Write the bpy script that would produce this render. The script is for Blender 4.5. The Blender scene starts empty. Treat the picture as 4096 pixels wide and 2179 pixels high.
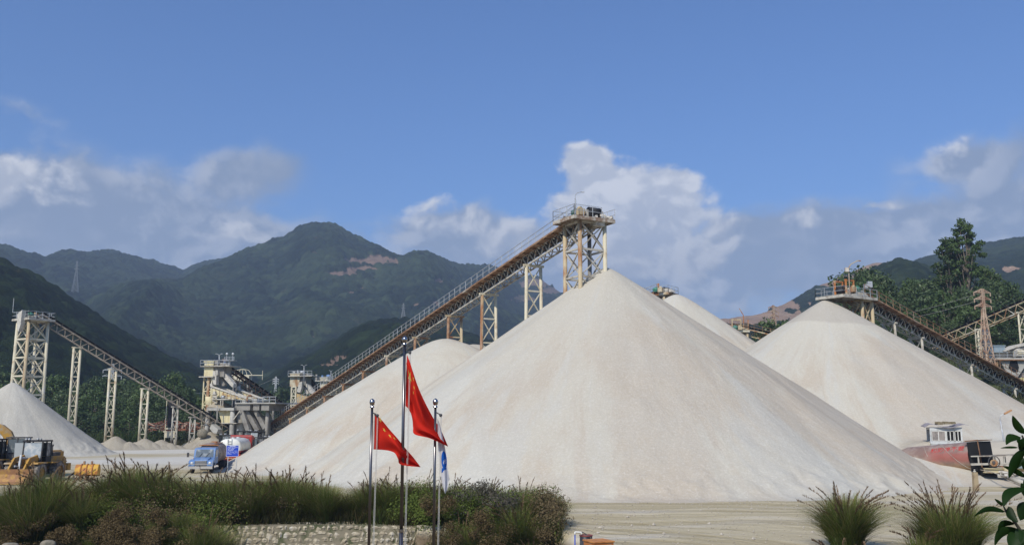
import bpy, math, random
import numpy as np
from mathutils import Vector, Matrix
S = bpy.context.scene
R = math.radians
rnd = random.Random(7)
# ---------------------------------------------------------------- camera
CAMZ = 5.0
PITCH = R(9.07)
FPX = 3700.0
cd = bpy.data.cameras.new('camera'); cam = bpy.data.objects.new('camera', cd)
S.collection.objects.link(cam); S.camera = cam
cam.location = (0, 0, CAMZ); cam.rotation_euler = (math.pi/2 + PITCH, 0, 0)
cd.sensor_width = 36; cd.lens = 36*FPX/4096; cd.clip_start = 0.1; cd.clip_end = 30000
# ---------------------------------------------------------------- light
SUN_EL, SUN_AZ = 43, -153          # degrees above the horizon; clockwise from +Y
sl = bpy.data.lights.new('sun', 'SUN'); sun = bpy.data.objects.new('sun', sl)
S.collection.objects.link(sun)
sl.energy = 4.15; sl.angle = R(0.6); sl.color = (1.0, 0.935, 0.83)
to_sun = Vector((math.sin(R(SUN_AZ))*math.cos(R(SUN_EL)), math.cos(R(SUN_AZ))*math.cos(R(SUN_EL)), math.sin(R(SUN_EL))))
sun.rotation_euler = to_sun.to_track_quat('Z', 'Y').to_euler()
S.view_settings.view_transform = 'Standard'; S.view_settings.look = 'None'
S.view_settings.exposure = 0.0; S.view_settings.gamma = 1.0
S.cycles.max_bounces = 5; S.cycles.diffuse_bounces = 3; S.cycles.glossy_bounces = 3
S.cycles.transparent_max_bounces = 8; S.cycles.volume_bounces = 0; S.cycles.transmission_bounces = 4
S.cycles.use_denoising = True
S.cycles.caustics_reflective = False; S.cycles.caustics_refractive = False

# ---------------------------------------------------------------- pixel helpers (construction lines of the survey)
def ray(px, py):
    cx, cy = (px-2048)/FPX, (1089.5-py)/FPX
    c, s = math.cos(PITCH), math.sin(PITCH)
    return Vector((cx, c - cy*s, s + cy*c))
def P(px, py, Y):
    d = ray(px, py); return Vector((0, 0, CAMZ)) + d*(Y/d.y)
def G(px, py, z=0.0):
    d = ray(px, py); return Vector((0, 0, CAMZ)) + d*((z-CAMZ)/d.z)
def azel(px, py):
    d = ray(px, py).normalized(); return math.degrees(math.atan2(d.x, d.y)), math.degrees(math.asin(d.z))

# ---------------------------------------------------------------- node helpers
class NT:
    def __init__(s, nt): s.t = nt; s.n = nt.nodes; s.l = nt.links
    def put(s, inp, v):
        if hasattr(v, 'is_output') or isinstance(v, bpy.types.NodeSocket): s.l.new(v, inp)
        else: inp.default_value = v
    def m(s, op, a, b=None, c=None, clamp=False):
        n = s.n.new('ShaderNodeMath'); n.operation = op; n.use_clamp = clamp
        s.put(n.inputs[0], a)
        if b is not None: s.put(n.inputs[1], b)
        if c is not None: s.put(n.inputs[2], c)
        return n.outputs[0]
    def vm(s, op, a, b=None, sc=None):
        n = s.n.new('ShaderNodeVectorMath'); n.operation = op
        s.put(n.inputs[0], a)
        if b is not None: s.put(n.inputs[1], b)
        if sc is not None: s.put(n.inputs['Scale'], sc)
        return n.outputs[0]
    def noise(s, vec, scale, detail=4, rough=0.55, dist=0.0):
        n = s.n.new('ShaderNodeTexNoise'); s.put(n.inputs['Vector'], vec)
        n.inputs['Scale'].default_value = scale; n.inputs['Detail'].default_value = detail
        n.inputs['Roughness'].default_value = rough; n.inputs['Distortion'].default_value = dist
        return n.outputs['Fac']
    def mix(s, f, a, b, mode='MIX'):
        n = s.n.new('ShaderNodeMix'); n.data_type = 'RGBA'; n.blend_type = mode
        s.put(n.inputs[0], f); s.put(n.inputs[6], a if not isinstance(a, tuple) else (*a[:3], 1)); s.put(n.inputs[7], b if not isinstance(b, tuple) else (*b[:3], 1))
        return n.outputs[2]
    def ramp(s, f, lo, hi, smooth=True):
        n = s.n.new('ShaderNodeMapRange'); n.interpolation_type = 'SMOOTHSTEP' if smooth else 'LINEAR'
        s.put(n.inputs[0], f); s.put(n.inputs[1], lo); s.put(n.inputs[2], hi); return n.outputs[0]
    def comb(s, x, y, z=0.0):
        n = s.n.new('ShaderNodeCombineXYZ'); s.put(n.inputs[0], x); s.put(n.inputs[1], y); s.put(n.inputs[2], z); return n.outputs[0]
    def sep(s, v):
        n = s.n.new('ShaderNodeSeparateXYZ'); s.put(n.inputs[0], v); return n.outputs
    def attr(s, name, which='Fac'):
        n = s.n.new('ShaderNodeAttribute'); n.attribute_name = name; return n.outputs[which]

# ---------------------------------------------------------------- world: sky + clouds
W = bpy.data.worlds.new('World'); S.world = W; W.use_nodes = True
w = NT(W.node_tree)
for n in list(w.n): w.n.remove(n)
sky = w.n.new('ShaderNodeTexSky'); sky.sky_type = 'NISHITA'; sky.sun_disc = False
sky.sun_elevation = R(SUN_EL); sky.sun_rotation = R(SUN_AZ); sky.altitude = 100
sky.air_density = 1.1; sky.dust_density = 2.0; sky.ozone_density = 3.0
SKYK = 0.135
def build_sky():
    tc = w.n.new('ShaderNodeTexCoord').outputs['Generated']
    x, y, z = w.sep(tc)[:3]
    A = w.m('MULTIPLY', w.m('ARCTAN2', x, y), 57.2958)
    E = w.m('MULTIPLY', w.m('ARCSINE', z), 57.2958)
    ae = w.comb(A, E, 0.0)
    warp = w.n.new('ShaderNodeTexNoise'); w.put(warp.inputs['Vector'], ae); warp.inputs['Scale'].default_value = 0.16; warp.inputs['Detail'].default_value = 3
    aw = w.vm('ADD', ae, w.vm('SCALE', w.vm('SUBTRACT', warp.outputs['Color'], (0.5, 0.5, 0.5)), sc=3.0))
    n1 = w.noise(w.vm('MULTIPLY', aw, (1, 1.25, 1)), 0.26, 8, 0.56)
    n1b = w.noise(w.vm('MULTIPLY', w.vm('ADD', aw, (-0.55, 0.6, 0)), (1, 1.25, 1)), 0.26, 5, 0.52)
    n2 = w.noise(w.vm('MULTIPLY', ae, (0.55, 1.3, 1)), 0.13, 5, 0.5)
    sw = w.sep(aw)
    def blobs(lst, X, Y):
        tot = None
        for px, py, sx, sy, a in lst:
            a0, e0 = azel(px*1.59, py*1.59); sx, sy = sx/40.6, sy/40.6
            u = w.m('MULTIPLY', w.m('SUBTRACT', X, a0), 1/sx); v = w.m('MULTIPLY', w.m('SUBTRACT', Y, e0), 1/sy)
            g = w.m('MULTIPLY', w.m('POWER', 2.71828, w.m('MULTIPLY', w.m('ADD', w.m('MULTIPLY', u, u), w.m('MULTIPLY', v, v)), -1.0)), a)
            tot = g if tot is None else w.m('ADD', tot, g)
        return tot
    # crisp cumulus (px in the 2576 wide view)
    C = blobs([(1478, 405, 62, 52, .95), (1530, 490, 120, 80, 1.05), (1650, 500, 85, 70, 1.0), (1705, 430, 45, 30, .6), (1620, 610, 190, 110, 1.0), (1450, 600, 120, 90, .7),
               (20, 415, 120, 50, .75), (-60, 500, 200, 80, .6), (2230, 522, 70, 16, .62), (2390, 530, 60, 12, .30), (2380, 360, 80, 30, .40), (2000, 560, 140, 40, .30), (1740, 650, 90, 50, .6), (560, 575, 120, 40, .35), (690, 600, 60, 30, .35), (1085, 520, 85, 45, .62), (1230, 600, 120, 60, .5), (1690, 650, 80, 40, .4)], sw[0], sw[1])
    # soft, wide banks
    D = blobs([(60, 480, 300, 95, .85), (250, 570, 420, 95, .95), (600, 440, 170, 60, .52), (670, 380, 90, 50, .40), (620, 610, 260, 60, .75), (1120, 560, 150, 55, .62), (1290, 610, 260, 70, .75), (2450, 392, 150, 46, .85),
               (1980, 590, 210, 65, .80), (2300, 590, 320, 52, .9), (1760, 700, 560, 95, 1.0), (2520, 560, 220, 90, .8), (1100, 760, 700, 80, .5), (60, 275, 140, 35, .42), (2600, 750, 400, 110, .7), (-300, 600, 400, 200, .8), (2900, 500, 300, 200, .8)], w.m('ADD', w.m('MULTIPLY', A, .4), w.m('MULTIPLY', sw[0], .6)), w.m('ADD', w.m('MULTIPLY', E, .4), w.m('MULTIPLY', sw[1], .6)))
    cd_ = w.ramp(w.m('ADD', C, w.m('MULTIPLY', w.m('MULTIPLY', w.m('SUBTRACT', n1, 0.5), 2.2), w.ramp(C, 0.02, .3))), 0.24, 0.66)
    ns = w.m('ADD', w.m('MULTIPLY', n1, .6), w.m('MULTIPLY', n2, .4))
    sd = w.ramp(w.m('ADD', D, w.m('MULTIPLY', w.m('MULTIPLY', w.m('SUBTRACT', ns, 0.5), 2.6), w.ramp(D, .05, .45))), 0.16, .78)
    lit = w.ramp(w.m('SUBTRACT', n1, n1b), -0.07, 0.10)
    hi = w.ramp(E, 4.0, 16.0)
    K = 1.0/SKYK
    base = sky.outputs['Color']
    base = w.mix(1.0, base, (0.52, 0.73, 1.06), 'MULTIPLY')
    soft = w.mix(w.m('MULTIPLY', w.m('ADD', w.m('MULTIPLY', lit, .8), w.m('MULTIPLY', w.m('SUBTRACT', 1.0, sd), .5)), w.ramp(w.noise(ae, .09, 3), .35, .6), clamp=True), tuple(K*c for c in (.275, .335, .455)), tuple(K*c for c in (.58, .61, .69)))
    col = w.mix(w.m('MULTIPLY', sd, .86), base, soft)
    crisp_d = tuple(K*c for c in (.34, .40, .53)); crisp_l = tuple(K*c for c in (.76, .78, .84))
    lf = w.m('MULTIPLY', w.m('ADD', w.m('MULTIPLY', lit, .6), w.m('MULTIPLY', hi, .5)), w.m('ADD', .3, w.m('MULTIPLY', hi, .7)), clamp=True)
    col = w.mix(w.m('MULTIPLY', cd_, .92), col, w.mix(lf, crisp_d, crisp_l))
    bg = w.n.new('ShaderNodeBackground'); w.l.new(col, bg.inputs[0]); bg.inputs[1].default_value = SKYK
    o = w.n.new('ShaderNodeOutputWorld'); w.l.new(bg.outputs[0], o.inputs[0])
build_sky()

# ---------------------------------------------------------------- materials
MT = {}
def mat(name, col, rough=0.8, metal=0.0, col2=None, scale=2.0, thr=(0.45, 0.65), bump=0.0, bscale=None, detail=5, col3=None, thr3=(0.5, 0.7), scale3=None, stretch=(1, 1, 1), spec=0.3):
    if name in MT: return MT[name]
    m = bpy.data.materials.new(name); m.use_nodes = True
    t = NT(m.node_tree); b = t.n['Principled BSDF']
    b.inputs['Roughness'].default_value = rough; b.inputs['Metallic'].default_value = metal
    b.inputs['Specular IOR Level'].default_value = spec
    tc = t.n.new('ShaderNodeTexCoord').outputs['Object']
    v = t.vm('MULTIPLY', tc, stretch)
    c = (*col, 1)
    if col2:
        c = t.mix(t.ramp(t.noise(v, scale, detail), *thr), col, col2)
    if col3:
        c = t.mix(t.ramp(t.noise(t.vm('ADD', v, (7.3, 2.1, 5.5)), scale3 or scale*.5, detail), *thr3), c, col3)
    t.put(b.inputs['Base Color'], c)
    if bump:
        bn = t.n.new('ShaderNodeBump'); bn.inputs['Strength'].default_value = 1; bn.inputs['Distance'].default_value = bump
        t.l.new(t.noise(v, bscale or scale*4, 4), bn.inputs['Height']); t.l.new(bn.outputs[0], b.inputs['Normal'])
    MT[name] = m; return m
CREAM = mat('cream_paint', (.57, .515, .375), .7, col2=(.38, .28, .17), scale=.9, thr=(.52, .75), col3=(.62, .59, .50), thr3=(.55, .7), scale3=.35)
CREAMR = mat('rusty_cream_paint', (.46, .37, .23), .75, col2=(.27, .12, .05), scale=.8, thr=(.46, .62), col3=(.56, .52, .44), thr3=(.55, .7), scale3=.5, stretch=(1, 1, .35))
PALE = mat('dusty_steel', (.46, .43, .36), .85, col2=(.22, .18, .14), scale=1.2, thr=(.45, .7))
DUSTY = mat('stone_dust', (.52, .485, .42), .95, col2=(.40, .37, .31), scale=3, bump=.03)
RUST = mat('brown_rust', (.20, .105, .055), .85, col2=(.32, .20, .12), scale=1.5, thr=(.4, .65), col3=(.38, .33, .27), thr3=(.55, .75), scale3=.6)
RUSTD = mat('dark_rust', (.09, .06, .045), .9, col2=(.20, .13, .085), scale=1.5)
GALV = mat('galvanised_steel', (.45, .46, .46), .5, .4, col2=(.33, .33, .32), scale=2)
RUBBER = mat('black_rubber', (.022, .022, .024), .75, col2=(.06, .058, .055), scale=2.5, thr=(.5, .8))
TYRE = mat('dusty_tyre_rubber', (.09, .08, .07), .95, col2=(.26, .23, .19), scale=3, thr=(.4, .6))
DARK = mat('dark_steel', (.05, .05, .052), .6, col2=(.12, .105, .09), scale=3)
CONC = mat('pale_concrete', (.40, .385, .34), .9, col2=(.27, .25, .215), scale=.5, thr=(.42, .68), bump=.01, bscale=6)
CONCD = mat('weathered_concrete', (.26, .245, .215), .92, col2=(.16, .145, .125), scale=.6, thr=(.42, .68), bump=.01, bscale=6)
YEL = mat('yellow_machine_paint', (.42, .225, .035), .6, col2=(.30, .19, .08), scale=2.2, thr=(.42, .66), col3=(.30, .26, .19), thr3=(.52, .7))
YELB = mat('bright_yellow_paint', (.70, .40, .03), .5, col2=(.5, .30, .05), scale=3)
ORG = mat('orange_paint', (.42, .16, .045), .6, col2=(.33, .12, .05), scale=3, thr=(.5, .7), col3=(.42, .33, .22), thr3=(.52, .7))
BLUEP = mat('blue_truck_paint', (.12, .22, .42), .5, col2=(.25, .31, .40), scale=2, thr=(.48, .7))
REDP = mat('red_truck_paint', (.36, .035, .03), .45, col2=(.26, .07, .055), scale=2)
WHITE = mat('white_paint', (.72, .71, .65), .5, col2=(.62, .60, .53), scale=2)
GREENP = mat('green_motor_paint', (.05, .22, .15), .6, col2=(.16, .24, .19), scale=4)
ROPE = mat('halyard_rope', (.55, .53, .48), .9)
CHROME = mat('polished_steel', (.42, .40, .39), .16, 1.0, spec=.5)
GLASS = mat('dusty_window_glass', (.10, .12, .13), .12, 0, col2=(.35, .36, .34), scale=1.5, thr=(.5, .75), spec=.6)
INNER_SHADE = mat('dark_interior', (.012, .012, .012), .9)  # near-black colour standing in for the darkness inside openings
BARK = mat('tree_bark', (.22, .18, .14), .9, col2=(.12, .09, .07), scale=3, stretch=(1, 1, .2))

def fol_mat(name, c1, c2, c3, scale=.6, transl=.25, gl=.03):
    m = bpy.data.materials.new(name); m.use_nodes = True; t = NT(m.node_tree)
    for n in list(t.n): t.n.remove(n)
    tc = t.n.new('ShaderNodeTexCoord').outputs['Object']
    oi = t.n.new('ShaderNodeObjectInfo').outputs['Random']
    f = t.ramp(t.noise(t.vm('ADD', tc, t.comb(t.m('MULTIPLY', oi, 90), 0.0)), scale, 4), .38, .62)
    c = t.mix(f, c1, c2); c = t.mix(t.m('MULTIPLY', oi, .7), c, c3)
    a = t.attr('tone'); c = t.mix(t.m('MULTIPLY', a, .8), c, t.mix(.5, c3, c2))
    d = t.n.new('ShaderNodeBsdfDiffuse'); t.put(d.inputs[0], c)
    tr = t.n.new('ShaderNodeBsdfTranslucent'); t.put(tr.inputs[0], c)
    g = t.n.new('ShaderNodeBsdfGlossy'); g.inputs['Roughness'].default_value = .45; t.put(g.inputs[0], (.5, .5, .5, 1))
    mx = t.n.new('ShaderNodeMixShader'); mx.inputs[0].default_value = transl; t.l.new(d.outputs[0], mx.inputs[1]); t.l.new(tr.outputs[0], mx.inputs[2])
    m2 = t.n.new('ShaderNodeMixShader'); m2.inputs[0].default_value = gl; t.l.new(mx.outputs[0], m2.inputs[1]); t.l.new(g.outputs[0], m2.inputs[2])
    o = t.n.new('ShaderNodeOutputMaterial'); t.l.new(m2.outputs[0], o.inputs[0])
    return m
LEAF = fol_mat('tree_leaves', (.040, .075, .022), (.070, .120, .034), (.115, .155, .055))
LEAFD = fol_mat('dark_tree_leaves', (.035, .062, .022), (.062, .100, .036), (.105, .14, .060))
NEARLEAF = fol_mat('glossy_near_leaves', (.006, .018, .004), (.009, .026, .005), (.012, .03, .006), 4, .08, .012)  # colour cut to near black, painting shade onto sun-facing leaves

def blade_mat():
    m = bpy.data.materials.new('grass_blades'); m.use_nodes = True; t = NT(m.node_tree)
    for n in list(t.n): t.n.remove(n)
    c = t.attr('Col', 'Color')
    d = t.n.new('ShaderNodeBsdfDiffuse'); t.put(d.inputs[0], c)
    tr = t.n.new('ShaderNodeBsdfTranslucent'); t.put(tr.inputs[0], c)
    mx = t.n.new('ShaderNodeMixShader'); mx.inputs[0].default_value = .25; t.l.new(d.outputs[0], mx.inputs[1]); t.l.new(tr.outputs[0], mx.inputs[2])
    o = t.n.new('ShaderNodeOutputMaterial'); t.l.new(mx.outputs[0], o.inputs[0]); return m
BLADE = blade_mat()

# ---------------------------------------------------------------- mesh helpers
def tag(o, label=None, cat=None, group=None, kind=None):
    if label: o['label'] = label
    if cat: o['category'] = cat
    if group: o['group'] = group
    if kind: o['kind'] = kind
    return o
def thing(name, label, cat, loc=(0, 0, 0), rz=0.0, group=None):
    o = bpy.data.objects.new(name, None); S.collection.objects.link(o)
    o.location = loc; o.rotation_euler = (0, 0, rz); o.empty_display_size = .3
    return tag(o, label, cat, group)
class MB:
    def __init__(s): s.v = []; s.f = []; s.mi = []; s.cur = 0; s.sm = []; s.smooth = False
    def add(s, vs, fs):
        b = len(s.v); s.v.extend([tuple(v) for v in vs]); 
        for f in fs: s.f.append(tuple(b+i for i in f)); s.mi.append(s.cur); s.sm.append(s.smooth)
        return s
    def box(s, c, d, rz=0.0, M=None):
        x, y, z = d[0]/2, d[1]/2, d[2]/2
        vs = [Vector(q) for q in ((-x,-y,-z),(x,-y,-z),(x,y,-z),(-x,y,-z),(-x,-y,z),(x,-y,z),(x,y,z),(-x,y,z))]
        M = M or Matrix.Rotation(rz, 3, 'Z')
        return s.add([M@v + Vector(c) for v in vs], [(0,3,2,1),(4,5,6,7),(0,1,5,4),(1,2,6,5),(2,3,7,6),(3,0,4,7)])
    def bb(s, x0, x1, y0, y1, z0, z1): return s.box(((x0+x1)/2, (y0+y1)/2, (z0+z1)/2), (x1-x0, y1-y0, z1-z0))
    def bar(s, p, q, w_, h=None, up=(0, 0, 1)):
        p, q = Vector(p), Vector(q); h = h or w_; d = q-p
        if d.length < 1e-6: return s
        d.normalize(); u = Vector(up); sd = d.cross(u)
        if sd.length < .02: sd = d.cross(Vector((0, 1, 0)))
        sd.normalize(); u = sd.cross(d)
        a, b = sd*w_/2, u*h/2
        return s.add([p-a-b, p+a-b, p+a+b, p-a+b, q-a-b, q+a-b, q+a+b, q-a+b], [(0,1,2,3),(7,6,5,4),(0,4,5,1),(1,5,6,2),(2,6,7,3),(3,7,4,0)])
    def tube(s, p, q, r1, r2=None, n=8, cap=True):
        p, q = Vector(p), Vector(q); r2 = r1 if r2 is None else r2; d = (q-p).normalized()
        a = d.cross(Vector((0, 0, 1))); a = a if a.length > .02 else d.cross(Vector((0, 1, 0))); a.normalize(); b = d.cross(a)
        vs = []
        for c, r in ((p, r1), (q, r2)):
            for i in range(n):
                t = 2*math.pi*i/n; vs.append(c + a*(r*math.cos(t)) + b*(r*math.sin(t)))
        fs = [(i, (i+1) % n, n+(i+1) % n, n+i) for i in range(n)]
        if cap: fs += [tuple(range(n-1, -1, -1)), tuple(range(n, 2*n))]
        o = s.smooth; s.smooth = n > 6; s.add(vs, fs[:n]); 
        s.smooth = False
        if cap: s.f += [tuple(len(s.v)-2*n+i for i in f) for f in fs[n:]]; s.mi += [s.cur]*2; s.sm += [False]*2
        s.smooth = o; return s
    def path(s, pts, r, n=6):
        for i in range(len(pts)-1):
            r0 = r if not isinstance(r, (list, tuple)) else r[i]; r1 = r if not isinstance(r, (list, tuple)) else r[i+1]
            s.tube(pts[i], pts[i+1], r0, r1, n, cap=(i in (0, len(pts)-2)))
        return s
    def lathe(s, prof, c=(0, 0, 0), axis='Z', n=24):
        o = s.smooth; s.smooth = True; vs = []; c = Vector(c)
        for r, h in prof:
            for i in range(n):
                t = 2*math.pi*i/n; x, y = r*math.cos(t), r*math.sin(t)
                v = {'Z': (x, y, h), 'X': (h, x, y), 'Y': (y, h, x)}[axis]; vs.append(c+Vector(v))
        fs = [(k*n+i, k*n+(i+1) % n, (k+1)*n+(i+1) % n, (k+1)*n+i) for k in range(len(prof)-1) for i in range(n)]
        s.add(vs, fs); s.smooth = o; return s
    def prism(s, poly, a, b, M=None):      # poly in (u, v); a, b extents along w ; maps (u, w, v) -> world through M
        n = len(poly); M = M or (lambda u, w_, v: (u, w_, v))
        vs = [M(u, a, v) for u, v in poly] + [M(u, b, v) for u, v in poly]
        return s.add(vs, [(i, (i+1) % n, n+(i+1) % n, n+i) for i in range(n)] + [tuple(range(n-1, -1, -1)), tuple(range(n, 2*n))])
    def quad(s, a, b, c, d): return s.add([a, b, c, d], [(0, 1, 2, 3)])
    def build(s, name, mats, parent=None, off=None, bevel=0.0):
        if not isinstance(mats, (list, tuple)): mats = [mats]
        me = bpy.data.meshes.new(name); off = Vector(off or (0, 0, 0))
        me.from_pydata([tuple(Vector(v)-off) for v in s.v], [], s.f)
        for m in mats: me.materials.append(m)
        me.polygons.foreach_set('material_index', s.mi); me.polygons.foreach_set('use_smooth', s.sm); me.update()
        o = bpy.data.objects.new(name, me); S.collection.objects.link(o)
        if parent: o.parent = parent
        elif off.length: o.location = off
        if bevel:
            bm_ = o.modifiers.new('edges', 'BEVEL'); bm_.width = bevel; bm_.segments = 2; bm_.limit_method = 'ANGLE'
        return o
def dup(root, loc, rz=None, label=None, sc=None):
    def cp(o, par):
        c = o.copy(); S.collection.objects.link(c)
        if par: c.parent = par
        for ch in list(o.children): cp(ch, c)
        return c
    r = cp(root, None); r.location = loc
    if rz is not None: r.rotation_euler = (0, 0, rz)
    if sc is not None: r.scale = (sc, sc, sc) if not isinstance(sc, (tuple, list)) else sc
    if label: r['label'] = label
    return r
def np_mesh(name, V, F, mats, smooth=True, attrs=None, parent=None):
    me = bpy.data.meshes.new(name); F = np.asarray(F, dtype=np.int32); k = F.shape[1]
    me.vertices.add(len(V)); me.vertices.foreach_set('co', np.asarray(V, dtype=np.float32).ravel())
    me.loops.add(F.size); me.loops.foreach_set('vertex_index', F.ravel())
    me.polygons.add(len(F)); me.polygons.foreach_set('loop_start', np.arange(0, F.size, k, dtype=np.int32)); me.polygons.foreach_set('loop_total', np.full(len(F), k, dtype=np.int32))
    me.update(calc_edges=True); me.polygons.foreach_set('use_smooth', np.full(len(F), smooth, dtype=bool))
    for m in (mats if isinstance(mats, (list, tuple)) else [mats]): me.materials.append(m)
    for an, ad in (attrs or {}).items():
        ad = np.asarray(ad, dtype=np.float32)
        if ad.ndim == 2: a = me.color_attributes.new(an, 'FLOAT_COLOR', 'POINT'); a.data.foreach_set('color', np.c_[ad, np.ones(len(ad))].astype(np.float32).ravel())
        else: a = me.attributes.new(an, 'FLOAT', 'POINT'); a.data.foreach_set('value', ad)
    o = bpy.data.objects.new(name, me); S.collection.objects.link(o)
    if parent: o.parent = parent
    return o
def grid_faces(nu, nv, wrap=False):
    i, j = np.meshgrid(np.arange(nu if wrap else nu-1), np.arange(nv-1), indexing='ij')
    i2 = (i+1) % nu
    return np.stack([i*nv+j, i2*nv+j, i2*nv+j+1, i*nv+j+1], -1).reshape(-1, 4)
def hsh(ix, iy, seed=0):
    h = (ix.astype(np.int64)*374761393 + iy.astype(np.int64)*668265263 + seed*974711) & 0xffffffff
    h = ((h ^ (h >> 13))*1274126177) & 0xffffffff; h = h ^ (h >> 16)
    return (h & 0xffffff)/float(0xffffff)
def vnoise(x, y, seed=0):
    x0, y0 = np.floor(x), np.floor(y); fx, fy = x-x0, y-y0; fx = fx*fx*(3-2*fx); fy = fy*fy*(3-2*fy)
    a, b = hsh(x0, y0, seed), hsh(x0+1, y0, seed); c, d = hsh(x0, y0+1, seed), hsh(x0+1, y0+1, seed)
    return (a*(1-fx)+b*fx)*(1-fy)+(c*(1-fx)+d*fx)*fy - .5
def fbm(x, y, oct=4, seed=0, g=.5):
    s = 0; a = 1.0
    for k in range(oct): s = s + a*vnoise(x*2**k, y*2**k, seed+k*17); a *= g
    return s
def domes(x, y, cell, seed=0):            # jittered rounded crowns, 0..1, plus a random tone per crown
    cx, cy = np.floor(x/cell), np.floor(y/cell); best = np.zeros_like(x); tone = np.zeros_like(x)
    for dx in (-1, 0, 1):
        for dy in (-1, 0, 1):
            ix, iy = cx+dx, cy+dy
            px = (ix+.5+.8*(hsh(ix, iy, seed)-.5))*cell; py = (iy+.5+.8*(hsh(ix, iy, seed+1)-.5))*cell
            rr = cell*(.5+.45*hsh(ix, iy, seed+2)); hh = .55+.45*hsh(ix, iy, seed+3)
            d2 = ((x-px)**2+(y-py)**2)/rr**2; v = np.where(d2 < 1, np.sqrt(np.maximum(1-d2, 0)), 0)*hh
            tone = np.where(v > best, hsh(ix, iy, seed+4), tone); best = np.maximum(best, v)
    return best, tone
# ================================================================ ground
def sstep(a, b, x): t = np.clip((x-a)/(b-a), 0, 1); return t*t*(3-2*t)
def edge_y(x):      # front edge of the yard
    return np.where(x < 0, 46.5 + .5*np.sin(x*.5), 46.5 - 17*sstep(0.5, 7.0, x)) 
def ground_z(x, y):
    x = np.asarray(x, dtype=float); y = np.asarray(y, dtype=float)
    z = np.zeros_like(x)
    # bench on the right, behind the track
    b = sstep(0, 1, (y-(79.0 - .10*(x-30)))/6.0)*sstep(30, 38, x + (y-84)*.35)
    z = z + 3.1*b
    z = z + 5.5*sstep(108, 140, y)*sstep(48, 66, x) + 9*sstep(140, 178, y)*sstep(38, 62, x)
    near = sstep(200, 120, np.abs(y-60))
    z = z + near*(.10*fbm(x*.12, y*.35, 3, 3) + .05*fbm(x*.5, y*1.1, 3, 9)*sstep(25, 45, y))
    e = edge_y(x); z = z - 4.6*sstep(0, 5.0 - 3.9*sstep(-14.5, -13.5, x)*sstep(-3.5, -5, x), e-y)
    z = z + .25*fbm(x*.8, y*.8, 3, 5)*sstep(0, 1, e-y)
    return z
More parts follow.
